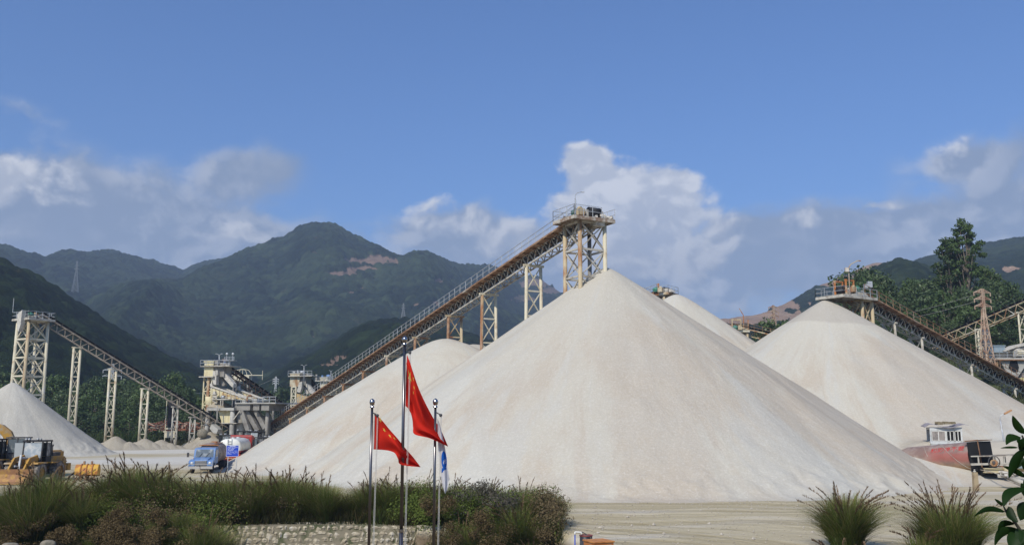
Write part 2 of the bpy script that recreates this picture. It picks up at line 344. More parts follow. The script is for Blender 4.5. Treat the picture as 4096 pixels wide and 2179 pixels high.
def make_ground():
    def ax(lo, hi, a, b, st, n):
        mid = np.arange(a, b, st); k = np.linspace(0, 1, n+1)[1:]
        return np.r_[(a - (a-lo)*k**3)[::-1], mid, b + (hi-b)*k**3]
    xs = ax(-3900, 3900, -45, 75, .45, 40); ys = ax(-300, 4400, 26, 110, .3, 46)
    X, Y = np.meshgrid(xs, ys, indexing='ij'); Z = ground_z(X, Y)
    V = np.stack([X, Y, Z], -1).reshape(-1, 3)
    m = bpy.data.materials.new('yard_ground'); m.use_nodes = True; t = NT(m.node_tree); b = t.n['Principled BSDF']
    b.inputs['Roughness'].default_value = .95; b.inputs['Specular IOR Level'].default_value = .15
    tc = t.n.new('ShaderNodeTexCoord').outputs['Object']; x, y, z = t.sep(tc)[:3]
    wv = t.noise(tc, .06, 3); wc = t.m('MULTIPLY', t.m('SUBTRACT', wv, .5), 7.0)
    # wheel tracks: long bands that curve through the yard
    yy = t.m('ADD', y, t.m('ADD', wc, t.m('MULTIPLY', x, .06)))
    tr = t.comb(t.m('MULTIPLY', x, .018), t.m('MULTIPLY', yy, .8), 0.0)
    f1 = t.ramp(t.noise(tr, 1.0, 7, .62), .38, .66)
    xs_ = t.m('ADD', t.m('MULTIPLY', x, .75), t.m('ADD', t.m('MULTIPLY', y, .75), wc))
    f2 = t.ramp(t.noise(t.comb(t.m('MULTIPLY', t.m('SUBTRACT', x, y), .05), t.m('MULTIPLY', xs_, .9), 3.0), 1.0, 6, .6), .44, .62)
    nearm = t.ramp(y, 52.0, 44.0)
    f = t.m('ADD', t.m('MULTIPLY', f1, t.m('SUBTRACT', 1.0, t.m('MULTIPLY', nearm, .6))), t.m('MULTIPLY', f2, t.m('MULTIPLY', nearm, .7)), clamp=True)
    c = t.mix(f, (.50, .43, .285), (.335, .275, .155))
    dry = t.ramp(t.noise(t.comb(t.m('MULTIPLY', x, .05), t.m('MULTIPLY', yy, .25), 9.0), 1.0, 6), .50, .70)
    c = t.mix(t.m('MULTIPLY', dry, .8), c, (.56, .52, .45))
    far_l = t.m('MULTIPLY', t.ramp(y, 80.0, 120.0), t.ramp(t.noise(t.comb(t.m('MULTIPLY', x, .02), t.m('MULTIPLY', y, .055), 4.0), 1, 5), .42, .55))
    c = t.mix(far_l, c, (.58, .55, .475))
    gr = t.noise(tc, 9, 3); c = t.mix(t.m('MULTIPLY', t.ramp(gr, .4, .7), .25), c, (.30, .25, .18))
    # low bank: brown earth; beyond the yard: scrub green
    earth = t.ramp(z, -.12, -.6); c = t.mix(earth, c, t.mix(t.ramp(t.noise(tc, 1.2, 5), .4, .6), (.15, .11, .07), (.24, .19, .12)))
    slope = t.ramp(z, .35, .8); top = t.ramp(z, 2.3, 3.0)
    c = t.mix(t.m('MULTIPLY', slope, .75), c, t.mix(t.noise(tc, .7, 5), (.40, .36, .30), (.50, .46, .39)))
    gfar = t.m('MAXIMUM', t.ramp(y, 185.0, 200.0), t.m('MULTIPLY', t.ramp(y, 112.0, 125.0), t.ramp(x, 42.0, 50.0)))
    c = t.mix(gfar, c, t.mix(t.noise(tc, .5, 6), (.035, .06, .02), (.11, .115, .05)))
    t.put(b.inputs['Base Color'], c)
    bn = t.n.new('ShaderNodeBump'); bn.inputs['Distance'].default_value = .12; bn.inputs['Strength'].default_value = .8
    hgt = t.m('ADD', t.m('MULTIPLY', f, -.8), t.m('ADD', t.m('MULTIPLY', t.noise(tc, 1.2, 6, .65), 1.1), t.m('MULTIPLY', t.noise(tc, 7, 4), .35)))
    t.l.new(hgt, bn.inputs['Height']); t.l.new(bn.outputs[0], b.inputs['Normal'])
    o = np_mesh('ground', V, grid_faces(len(xs), len(ys)), m); tag(o, kind='structure')
make_ground()
def gz(x, y): return float(ground_z(np.array([x]), np.array([y]))[0])

# ================================================================ stockpiles
def pile_mat(name, c1, c2, c3, fresh_shade):
    m = bpy.data.materials.new(name); m.use_nodes = True; t = NT(m.node_tree); b = t.n['Principled BSDF']
    b.inputs['Roughness'].default_value = 1.0; b.inputs['Specular IOR Level'].default_value = .1
    tc = t.n.new('ShaderNodeTexCoord').outputs['Object']
    a, r_ = t.attr('ang'), t.attr('rad')
    st = t.comb(t.m('MULTIPLY', t.m('COSINE', a), 7.0), t.m('MULTIPLY', t.m('SINE', a), 7.0), t.m('MULTIPLY', r_, .13))
    s1 = t.noise(st, .8, 6, .62, 1.4); far = t.ramp(r_, 3.0, 22.0); s2 = t.noise(st, 4.5, 4, .6)
    big = t.noise(tc, .075, 5, .6, .8)
    c = t.mix(t.ramp(t.m('ADD', t.m('MULTIPLY', s1, t.m('MULTIPLY', far, .5)), t.m('MULTIPLY', big, t.m('SUBTRACT', 1.0, t.m('MULTIPLY', far, .5)))), .42, .60), c1, c2)
    s3 = t.noise(t.comb(t.m('MULTIPLY', t.m('COSINE', a), 3.2), t.m('MULTIPLY', t.m('SINE', a), 3.2), t.m('MULTIPLY', r_, .035)), 1.0, 5, .62, .5)
    c = t.mix(t.m('MULTIPLY', t.m('MULTIPLY', t.ramp(s3, .485, .545), t.ramp(r_, 5.0, 18.0)), .85), c, c2)
    c = t.mix(t.m('MULTIPLY', t.ramp(s3, .47, .40), .6), c, c3)
    c = t.mix(t.m('MULTIPLY', t.m('MULTIPLY', t.ramp(s2, .45, .7), .18), far), c, c3)
    bl = t.noise(tc, .16, 5, .6); c = t.mix(t.m('MULTIPLY', t.ramp(bl, .45, .65), .25), c, c3)
    c = t.mix(t.attr('fresh'), c, fresh_shade)  # darker tone: newer stone, and painted shade on the flat crest
    g1 = t.noise(tc, 5.5, 4, .75); c = t.mix(t.m('MULTIPLY', t.ramp(g1, .45, .8), .35), c, (.72, .69, .63))
    g2 = t.noise(tc, 4.5, 5, .8); c = t.mix(t.m('MULTIPLY', t.ramp(g2, .48, .75), .22), c, (.30, .26, .20))
    t.put(b.inputs['Base Color'], c)
    bn = t.n.new('ShaderNodeBump'); bn.inputs['Distance'].default_value = .10; bn.inputs['Strength'].default_value = .9
    h = t.m('ADD', t.m('MULTIPLY', g1, .45), t.m('ADD', t.m('MULTIPLY', t.m('MULTIPLY', s1, far), 1.2), t.m('MULTIPLY', t.noise(tc, 1.3, 6, .62), .55)))
    t.l.new(h, bn.inputs['Height']); t.l.new(bn.outputs[0], b.inputs['Normal'])
    return m
PM1 = pile_mat('pale_crushed_stone', (.49, .452, .365), (.445, .38, .292), (.475, .46, .405), (.40, .36, .295))
PM2 = pile_mat('grey_stone_sand', (.41, .38, .315), (.49, .46, .385), (.35, .325, .27), (.38, .36, .34))
PM3 = pile_mat('brown_spoil', (.34, .30, .225), (.27, .23, .17), (.38, .345, .28), (.3, .25, .2))
def pile(name, label, cx, cy, zb, tops, mat_, slope=33.5, rout=None, n=(240, 480), rill=1.0, tip=.5, seed=1, patches=(), steps=(), group='stockpiles of crushed stone', ell=(1, 1)):
    """tops: list of (dx, dy, height) summits; the heap is the upper envelope of their cones."""
    tn = math.tan(R(slope)); hmax = max(h for *_, h in tops); rout = rout or (hmax/tn + 4)
    nr, na = n
    rr = np.linspace(0, 1, nr)**.92*rout; aa = np.arange(na)/na*2*math.pi
    A, Rr = np.meshgrid(aa, rr, indexing='ij'); X = Rr*np.cos(A)*ell[0]; Y = Rr*np.sin(A)*ell[1]
    H = np.full_like(X, -5.0)
    ang = np.zeros_like(X); rad = np.zeros_like(X)
    for k, (dx, dy, h) in enumerate(tops):
        qx, qy = X-dx, Y-dy; d = np.sqrt((qx/ell[0])**2+(qy/ell[1])**2); a = np.arctan2(qy, qx)
        ca, sa = np.cos(a), np.sin(a)
        wob = 1 + .05*fbm(ca*1.3+5, sa*1.3+seed, 3, seed+k)*2
        grow = sstep(1.5, 16, d)
        dw = fbm(X*.12, Y*.12, 3, seed+7)*1.2
        ri = (fbm(ca*7+d*.09+dw, sa*7+seed-dw, 4, seed+40+k)*.42 + fbm(ca*3.2+d*.05, sa*3.2-seed+dw, 3, seed+60+k)*.8)*grow*rill
        hk = h - tn*(np.sqrt(d*d+tip*tip)-tip)*wob + ri*.8
        sel = hk > H; H = np.where(sel, hk, H); ang = np.where(sel, a+k*2, ang); rad = np.where(sel, d, rad)
    for (r0, dz) in steps:      # a lower, wider old cone below the fresh tip
        pass
    H = H + .10*fbm(X*.5, Y*.5, 4, seed+80)*rill
    H = H + (.55*fbm(X*.22, Y*.22, 4, seed+81)+.30*fbm(X*.9, Y*.9, 3, seed+82))*sstep(3.0, .3, H)*sstep(4, 10, hmax)
    gzv = ground_z(X+cx, Y+cy) - zb
    k_ = .35; D = (H-gzv)/k_
    soft = np.where(D > 20, D, np.log1p(np.exp(np.clip(D, -30, 20))))*k_
    Z = gzv + soft - .06
    fresh = np.zeros_like(X)
    for (dx, dy, r, s, e) in patches:
        d = np.sqrt((X-dx)**2+((Y-dy)*e)**2) + fbm(X*.25, Y*.25, 3, seed+3)*r*.16; fresh = np.maximum(fresh, s*sstep(r, r*.93, d))
    V = np.stack([X, Y, Z], -1).reshape(-1, 3)
    o = np_mesh(name, V, grid_faces(na, nr, True), mat_, attrs={'ang': ang.ravel(), 'rad': rad.ravel(), 'fresh': fresh.ravel()})
    o.location = (cx, cy, zb); return tag(o, label, 'gravel pile', group)
a0 = P(2425, 1068, 88.9)
pile('gravel_pile', 'biggest pale stockpile, rising under the tall braced conveyor head tower', a0.x, a0.y, 0, [(0, 0, a0.z)], PM1, 35.8, n=(300, 900), seed=3, rill=.45,
     patches=[(-4, -13, 9, .28, .55), (6, -20, 7, .22, .5)])
b0 = P(1785, 1352, 108)
pile('gravel_pile', 'pale stockpile with a flat rounded crest between the conveyor and the biggest heap', b0.x, b0.y, 0, [(0, 0, b0.z), (3.2, 2.5, b0.z-.45), (1.2, -1.6, b0.z-.5), (-9, 15, b0.z-4.5), (-4, 8, b0.z-1.6), (-14, 24, b0.z-7), (3.2, -4, 12.2)], PM1, 33.0, n=(220, 600), seed=12, tip=2.2, rill=.5, rout=46,
     patches=[(4.6, -.5, 3.2, .55, 1.0)])  # this patch paints the shaded right facet of the crest
c0 = P(2705, 1176, 126)
pile('gravel_pile', 'pale stockpile peeping out behind the right shoulder of the biggest heap', c0.x, c0.y, 0, [(0, 0, c0.z)], PM1, 35.5, n=(160, 480), seed=22, tip=1.0, rill=.5)
d0 = P(3302, 1197, 113)
pile('gravel_pile', 'broad pale stockpile at the right with a darker fresh cone on its summit', d0.x, d0.y, 0, [(0, 0, d0.z), (-2.0, 2, d0.z-3.1), (2.6, 2, d0.z-3.3), (0, 3, d0.z-2.9), (-.5, -1.2, d0.z-3.3)], PM1, 33.0, n=(240, 600), seed=33, tip=.5, rill=.35,
     patches=[(0.1, -.3, 5.6, .8, .95), (6.5, -15, 5.2, .38, .55)])
e0 = P(52, 1528, 138)
pile('gravel_pile', 'grey sand heap below the conveyor tower at the left edge', e0.x, e0.y, 0, [(0, 0, e0.z), (-5, 0, e0.z-1.5)], PM2, 38.0, n=(160, 480), seed=44, rill=.6, tip=.5)
# small heaps round the trestle feet and plant
def sheap(px, py, d, w_px, h_px, label, m=PM3, sl=34, seed=1):
    c = P(px, py, d); h = h_px/FPX*d*.85; pile('spoil_heap', label, c.x, c.y, 0 if c.z > -1 else c.z, [(0, 0, h), (-h*.9, .4, h*(.5+.07*(seed%4))), (h*(.8+.15*(seed%3)), -.3, h*.62), (h*1.7, .2, h*.4)], m, sl, n=(70, 180), seed=seed, tip=.5, rill=1.5, rout=h*2.6+w_px/FPX*d*.5, group='spoil heaps by the trestle feet')
sheap(462, 1765, 162, 90, 62, 'brown spoil heap at the foot of the third trestle', seed=5)
sheap(578, 1765, 164.5, 90, 52, 'low brown spoil heap under the fourth trestle', seed=6)
sheap(645, 1765, 166, 90, 45, 'long low spoil heap between the fourth trestle and the take-up tower', seed=7)
sheap(838, 1760, 170.5, 90, 78, 'tall brown spoil heap at the foot of the screening plant', seed=9)
pile('spoil_heap', 'pale spoil bank half burying the rusty tank', 32.5, 83.5, 0, [(-1.5, 2.5, 2.9)], PM1, 25, n=(100, 260), seed=71, tip=.9, rill=.3, rout=9, group='spoil heaps by the trestle feet')
pile('spoil_heap', 'low pale spoil apron in which the rusty tank lies', 36.6, 79.6, 0, [(0, 0, 1.75), (-2.2, 1.2, 2.1), (1.6, -.6, 1.25)], PM1, 21, n=(90, 240), seed=72, tip=1.2, rill=.4, rout=8, group='spoil heaps by the trestle feet')
sheap(1055, 1762, 172, 40, 36, 'grey rubble heap where the long conveyor starts', PM2, seed=10)

# ================================================================ hills
def hill_mat(name, c1, c2, c3, soil, sc):
    m = bpy.data.materials.new(name); m.use_nodes = True; t = NT(m.node_tree); b = t.n['Principled BSDF']
    b.inputs['Roughness'].default_value = 1.0; b.inputs['Specular IOR Level'].default_value = .05
    tc = t.n.new('ShaderNodeTexCoord').outputs['Object']; tone = t.attr('tone')
    f = t.ramp(t.noise(tc, sc, 6, .6), .38, .62)
    c = t.mix(f, c1, c2); c = t.mix(t.m('MULTIPLY', t.ramp(tone, .55, 1.0), .65), c, c3)
    big = t.ramp(t.noise(tc, sc*.13, 4), .42, .62); c = t.mix(t.m('MULTIPLY', big, .45), c, c3)  # lighter patches paint sunlit mottling into the forest colour
    dk = t.ramp(t.noise(t.vm('ADD', tc, (90, 20, 0)), sc*.3, 5, .6), .45, .62); c = t.mix(t.m('MULTIPLY', dk, .6), c, c1)
    brn = t.ramp(t.noise(t.vm('ADD', tc, (40, 0, 9)), sc*.6, 6, .65), .6, .75); c = t.mix(t.m('MULTIPLY', brn, .35), c, (.10, .08, .045))
    sn = t.noise(tc, sc*1.3, 5, .7)
    so = t.mix(t.ramp(sn, .35, .65), soil, tuple(x*.72 for x in soil))
    c = t.mix(t.ramp(t.m('ADD', t.attr('soil'), t.m('MULTIPLY', t.m('SUBTRACT', sn, .5), 1.1)), .42, .58), c, so)
    t.put(b.inputs['Base Color'], c)
    bn = t.n.new('ShaderNodeBump'); bn.inputs['Distance'].default_value = 1.2/sc*.16; bn.inputs['Strength'].default_value = 1
    t.l.new(t.noise(tc, sc*5, 5, .7), bn.inputs['Height']); t.l.new(bn.outputs[0], b.inputs['Normal'])
    return m
HM1 = hill_mat('far_forest', (.006, .012, .009), (.018, .031, .018), (.052, .073, .035), (.24, .165, .12), .05)
HM2 = hill_mat('near_forest', (.004, .008, .004), (.009, .018, .007), (.028, .045, .014), (.24, .165, .12), .12)  # albedo darkened to stand in for cloud shadow on these hills
HM4 = hill_mat('quarry_hill', (.010, .019, .012), (.022, .036, .018), (.044, .062, .028), (.36, .245, .17), .06)
def hill(name, pts, dist, base, mat_, crown, spur=.12, exp=1.15, nr=260, na=900, seed=1, soil=(), spread=12, zb=-2.0, k=1.59, back=.5, cut=(), ch=None, az_soft=0, tree_h=1.0):
    """pts: skyline survey (px in the 2576 view); dist(az)->distance of the ridge; base: distance of the foot."""
    az = np.array([azel(x*k, y*k)[0] for x, y in pts]); el = np.array([math.degrees(math.atan2((P(x*k, y*k, 100)-Vector((0, 0, CAMZ))).z, math.hypot(P(x*k, y*k, 100).x, 100))) for x, y in pts])
    a = np.linspace(az[0]-spread, az[-1]+spread, na); e = np.interp(a, az, el)
    # smooth the polyline a little, keep extensions sloping away
    ker = np.ones(5)/5; e = np.convolve(np.pad(e, 2, 'edge'), ker, 'valid')
    Dr = np.array([dist(v) for v in a]); Db = np.array([base(v) for v in a]) if callable(base) else np.full_like(a, base)
    zr = CAMZ + np.tan(np.radians(e))*Dr
    t = np.r_[np.linspace(0, 1, nr)**.85, 1+np.linspace(0, 1, 26)[1:]*back]
    T, Az = np.meshgrid(t, a); DrM, DbM, ZR = Dr[:, None], Db[:, None], zr[:, None]
    ca = crown if ch is None else ch
    Dd = DbM + (DrM-DbM)*T
    X = Dd*np.sin(np.radians(Az)); Y = Dd*np.cos(np.radians(Az))
    top = ZR - .75*ca*tree_h
    f = np.where(T <= 1, np.clip(T, 0, 1)**exp, 1-(T-1)**1.3*1.5)
    sc = (DrM-DbM)
    u, v = np.radians(Az)*DrM, T*sc
    warp = fbm(u/sc*1.6, v/sc*.8, 3, seed)*.8
    rid = 1-np.abs(2*vnoise(u/sc*3.0+warp*1.6, v/sc*.9+warp, seed+5)*1.0)*2
    rid2 = 1-np.abs(vnoise(u/sc*8+warp*3, v/sc*3, seed+9))*4
    env = np.clip(T*2.2, 0, 1)*np.clip((1-T)*3.2, 0, 1)
    Z = zb + (top-zb)*f + (spur*rid + spur*.4*rid2)*env*(ZR-zb)*.9
    Z = Z + fbm(u/sc*30, v/sc*30, 3, seed+30)*(ZR-zb)*.022*np.clip(T*3, 0, 1)
    so = np.zeros_like(Z)
    for (px, py, rx, ry, s) in soil:
        a0, e0 = azel(px*k, py*k); elv = np.degrees(np.arctan2(Z-CAMZ, Dd))
        d = np.sqrt(((Az-a0)/(rx*k/64.6))**2 + ((elv-e0)/(ry*k/64.6))**2); d = d + fbm(Az*1.5, elv*2.5, 4, 77)*.9
        so = np.maximum(so, s*sstep(1.15, .75, d))
    dm, tone = domes(X, Y, crown, seed+50)
    dm2, tone2 = domes(X+31, Y+17, crown*2.1, seed+70)
    Z = Z + (dm*.75+dm2*.35)*ca*(1-np.clip(so*1.4, 0, .95))
    V = np.stack([X, Y, Z], -1).reshape(-1, 3)
    o = np_mesh(name, V, grid_faces(len(a), len(t)), mat_, attrs={'tone': tone.ravel(), 'soil': so.ravel()})
    return tag(o, kind='structure')
SKY1 = [(-60, 600), (0, 613), (30, 620), (60, 628), (110, 640), (145, 634), (180, 627), (210, 634), (240, 635), (285, 628), (340, 640), (400, 658), (430, 668), (460, 677), (475, 670), (500, 662), (530, 656), (560, 653), (590, 645), (620, 633), (650, 627), (680, 622), (715, 613), (735, 600), (750, 590), (775, 578), (800, 571), (820, 570), (840, 574), (860, 583), (880, 594), (900, 605), (930, 618), (950, 628), (975, 638), (1000, 648), (1015, 650), (1040, 637), (1060, 633), (1085, 635), (1110, 645), (1140, 658), (1165, 664), (1200, 664), (1240, 666), (1270, 678), (1290, 690), (1310, 697), (1330, 694), (1350, 690), (1365, 696), (1385, 708), (1405, 722), (1425, 740), (1500, 775), (1600, 800), (1800, 830)]
hill('far_hills', SKY1, lambda a: 1900+250*math.sin(a*.25), 620, HM1, 10, spur=.14, exp=1.0, nr=420, na=1300, seed=4, ch=9,
     soil=[(945, 660, 55, 13, 1), (905, 680, 50, 8, .9), (860, 693, 40, 7, .8), (900, 640, 18, 4, .0), (790, 640, 8, 3, .7), (1048, 772, 10, 8, .9), (1095, 768, 8, 5, .9), (1105, 712, 9, 6, .8), (1135, 708, 6, 4, .8), (1215, 712, 12, 8, .7), (910, 728, 8, 5, .8), (885, 742, 12, 6, .7), (1075, 770, 5, 4, .7), (845, 755, 6, 5, .6), (790, 855, 12, 6, .7), (690, 855, 8, 5, .5), (560, 918, 14, 8, .8), (1350, 715, 40, 12, .8), (1390, 733, 30, 10, .8), (195, 735, 14, 4, .9), (1320, 755, 40, 10, .5)])
SKY2 = [(-60, 625), (0, 648), (30, 660), (60, 675), (95, 692), (120, 710), (150, 728), (170, 742), (195, 757), (220, 771), (245, 788), (270, 806), (300, 822), (330, 840), (365, 858), (400, 878), (430, 893), (460, 908), (490, 920), (520, 933), (560, 948), (640, 985), (700, 1010)]
hill('left_hill', SKY2, lambda a: 560+max(0, a+26)*7, 290, HM2, 6.5, spur=.06, exp=.95, nr=230, na=850, seed=14, ch=5.0, spread=10, zb=-3)
SKY3 = [(560, 1010), (620, 975), (650, 958), (680, 940), (705, 925), (740, 905), (780, 888), (820, 868), (850, 848), (880, 830), (910, 815), (945, 804), (985, 799), (1020, 801), (1060, 808), (1100, 816), (1150, 828), (1200, 840), (1300, 870), (1420, 900)]
hill('middle_hill', SKY3, lambda a: 700, 330, HM2, 6.5, spur=.10, exp=1.0, nr=230, na=850, seed=24, ch=5.0, spread=5, zb=-3, soil=[(828, 925, 30, 7, .9), (858, 905, 22, 5, .7), (840, 915, 12, 5, .6)])
SKY4 = [(1500, 905), (1650, 870), (1760, 822), (1800, 797), (1830, 794), (1870, 789), (1900, 785), (1930, 778), (1955, 764), (1985, 748), (2010, 742), (2040, 727), (2070, 710), (2100, 697), (2135, 680), (2160, 669), (2200, 656), (2245, 654), (2290, 655), (2340, 640), (2372, 634), (2400, 634), (2440, 618), (2470, 611), (2500, 607), (2540, 599), (2576, 597), (2640, 575), (2760, 560)]
hill('right_hills', SKY4, lambda a: 1100+max(0, a-14)*22, 480, HM4, 7, spur=.10, exp=1.0, nr=260, na=900, seed=34, ch=4, spread=10,
     soil=[(1890, 805, 110, 24, 1.2), (1830, 808, 80, 22, 1.2), (1975, 770, 40, 13, .9), (2080, 712, 60, 13, .85), (2150, 680, 50, 8, .9), (2200, 665, 30, 6, .8), (2370, 640, 30, 5, .9), (1950, 800, 30, 20, .9), (2440, 690, 7, 5, .8), (2490, 693, 9, 5, .8), (2545, 680, 24, 7, .8), (2480, 700, 10, 3, .7), (2520, 705, 12, 3, .7), (2540, 740, 12, 4, .7), (2500, 735, 12, 3, .6), (2390, 665, 14, 5, .7), (2410, 722, 20, 4, .6), (2100, 700, 60, 6, .5), (1985, 757, 30, 3, .5)])
SKY5 = [(2010, 812), (2045, 790), (2075, 770), (2100, 745), (2130, 722), (2160, 700), (2190, 680), (2220, 664), (2250, 654), (2275, 652), (2305, 656), (2330, 666), (2370, 690), (2410, 720), (2470, 745), (2540, 762), (2640, 770)]
hill('wooded_right_spur', SKY5, lambda a: 700, 300, HM4, 7, spur=.08, exp=.95, nr=200, na=600, seed=44, ch=7, spread=6, zb=8)

# ================================================================ haze
def make_haze():
    m = bpy.data.materials.new('haze_air'); m.use_nodes = True; nt = m.node_tree
    for n in list(nt.nodes): nt.nodes.remove(n)
    v = nt.nodes.new('ShaderNodeVolumePrincipled'); v.inputs['Color'].default_value = (.60, .76, 1.0, 1); v.inputs['Density'].default_value = .00022
    v.inputs['Anisotropy'].default_value = .0
    o = nt.nodes.new('ShaderNodeOutputMaterial'); nt.links.new(v.outputs[0], o.inputs['Volume'])
    b = MB(); b.bb(-4000, 4000, -400, 4500, -9, 520); tag(b.build('haze', m), kind='stuff')
make_haze()
# ================================================================ conveyors
def frame_axes(T, H):
    d = (H-T).normalized(); h = Vector((d.x, d.y, 0)).normalized(); n = Vector((h.y, -h.x, 0))
    mid = (T+H)/2
    if n.dot(Vector((0, 0, 0))-Vector((mid.x, mid.y, 0))) < 0: n = -n     # n points to the camera side
    u = d.cross(n); u = u if u.z > 0 else -u
    return d, h, n, u
def xpanels(b, a0, a1, c0, c1, n, r, horiz=True, rr=None):
    """X bracing between posts a0-a1 and c0-c1 (bottom-top), n panels"""
    for k in range(n):
        p, q = a0.lerp(a1, k/n), a0.lerp(a1, (k+1)/n); s, t = c0.lerp(c1, k/n), c0.lerp(c1, (k+1)/n)
        b.bar(p, t, r*1.3, r); b.bar(s, q, r*1.3, r)
        if horiz: b.bar(q, t, (rr or r*2.2), (rr or r*2.2))
def conveyor(root, T, H, w=1.2, h=1.2, walk=True, rail=True, zig=False, panel=1.5, m_tr=RUST, m_walk=RUST, m_rail=GALV, belt_over=.28, wk=.85):
    d, hz, n, u = frame_axes(T, H); L = (H-T).length; off = root.location; N = max(4, int(L/panel)); st = L/N
    at = lambda s, a, c: T + d*s + n*a + u*c
    b = MB(); m_ = .09
    for sd in (-1, 1):
        for c in (0, -h): b.bar(at(0, sd*w/2, c), at(L, sd*w/2, c), .12, .14, u)
        for k in range(N):
            s0, s1, sm = k*st, (k+1)*st, (k+.5)*st
            b.bar(at(s0, sd*w/2, 0), at(sm, sd*w/2, -h), m_, m_, u); b.bar(at(sm, sd*w/2, -h), at(s1, sd*w/2, 0), m_, m_, u)
    for k in range(N+1):
        s0 = k*st; b.bar(at(s0, -w/2, 0), at(s0, w/2, 0), m_, m_, u)
        if k < N: b.bar(at(s0+st/2, -w/2, -h), at(s0+st/2, w/2, -h), .16, .06, u); b.bar(at(s0+st/2, -w/2, -h), at(min(s0+st*1.5, L), w/2, -h), m_*.8, m_*.8, u)
    b.build('truss', [m_tr], root, off)
    b = MB()
    for zc, ww in ((belt_over, w*.8), (-.25, w*.75)):
        b.bar(at(0, 0, zc), at(L, 0, zc), ww, .04, u)
    for sd in (-1, 1):
        a, c = at(0, sd*w*.34, belt_over+.02), at(0, sd*w*.56, belt_over+.17); e, f = at(L, sd*w*.56, belt_over+.17), at(L, sd*w*.34, belt_over+.02)
        b.quad(a, c, e, f); 
    b.build('belt', RUBBER, root, off)
    b = MB(); k_ = int(L/1.25)
    for k in range(k_+1):
        s = k*L/k_; b.tube(at(s, -w*.42, belt_over-.09), at(s, w*.42, belt_over-.09), .06, n=6)
        for sd in (-1, 1): b.bar(at(s, sd*w*.5, 0), at(s, sd*w*.58, belt_over+.18), .16, .10, d); b.bar(at(s, sd*w*.58, belt_over+.18), at(s, sd*w*.35, belt_over-.02), .1, .08, d)
    tag(b.build('idlers', DARK, root, off), kind='stuff')
    if walk:
        b = MB(); b.bar(at(0, w/2+.08+wk/2, -.02), at(L, w/2+.08+wk/2, -.02), wk, .05, u)
        b.bar(at(0, w/2+.08+wk, -.04), at(L, w/2+.08+wk, -.04), .07, .18, u)
        for k in range(N+1): s = k*st; b.bar(at(s, w/2, -.12), at(s, w/2+.1+wk, -.12), .10, .13, u); b.bar(at(s, w/2, -.75), at(s, w/2+wk*.8, -.14), .06, .06, u)
        b.build('walkway', m_walk, root, off)
    if rail:
        b = MB(); y = w/2+.08+wk; k_ = int(L/1.45)
        for k in range(k_+1): s = k*L/k_; p = at(s, y, 0); b.bar(p, p+Vector((0, 0, 1.05)), .05)
        for z in (1.05, .55): b.bar(at(0, y, 0)+Vector((0, 0, z)), at(L, y, 0)+Vector((0, 0, z)), .05)
        b.build('handrail', m_rail, root, off)
    return at, L
def trestle(root, at, s, zb, sp=.85, r=.17, splay=.05, h=1.2, m_=CREAM, pan=2.6, cap=True, mleg=None, along=False):
    p0, p1 = at(s, -sp, -h-.12), at(s, sp, -h-.12)
    if along: p0, p1 = at(s+sp, 0, -h-.12), at(s-sp, 0, -h-.12); p0.z = p1.z = min(p0.z, p1.z)
    H_ = p0.z-zb; dn = (p1-p0).normalized()
    b0, b1 = Vector((p0.x, p0.y, zb))-dn*splay*H_*.5, Vector((p1.x, p1.y, zb))+dn*splay*H_*.5
    off = root.location
    t = bpy.data.objects.new('trestle', None)
    b = MB(); np_ = max(1, round(H_/pan)); xpanels(b, b0, p0, b1, p1, np_, .09, rr=.16)
    if cap: b.bar(p0-dn*.35+Vector((0, 0, .06)), p1+dn*.35+Vector((0, 0, .06)), .3, .22)
    tr = b.build('trestle', m_, root, off)
    for a, c, mm in ((b0, p0, m_), (b1, p1, mleg or m_)):
        q = MB(); q.tube(a, c+Vector((0, 0, -.05)), r*1.08, r, 12); q.build('leg', mm, tr, off)
def railing(b, pts, hgt=1.05, sp=1.2, r=.05, closed=False):
    pts = [Vector(p) for p in pts]
    for i in range(len(pts)-(0 if closed else 1)):
        a, c = pts[i], pts[(i+1) % len(pts)]; L = (c-a).length; k = max(1, round(L/sp))
        for j in range(k+1): p = a.lerp(c, j/k); b.bar(p, p+Vector((0, 0, hgt)), r)
        for z in (hgt, hgt*.5): b.bar(a+Vector((0, 0, z)), c+Vector((0, 0, z)), r*.9)
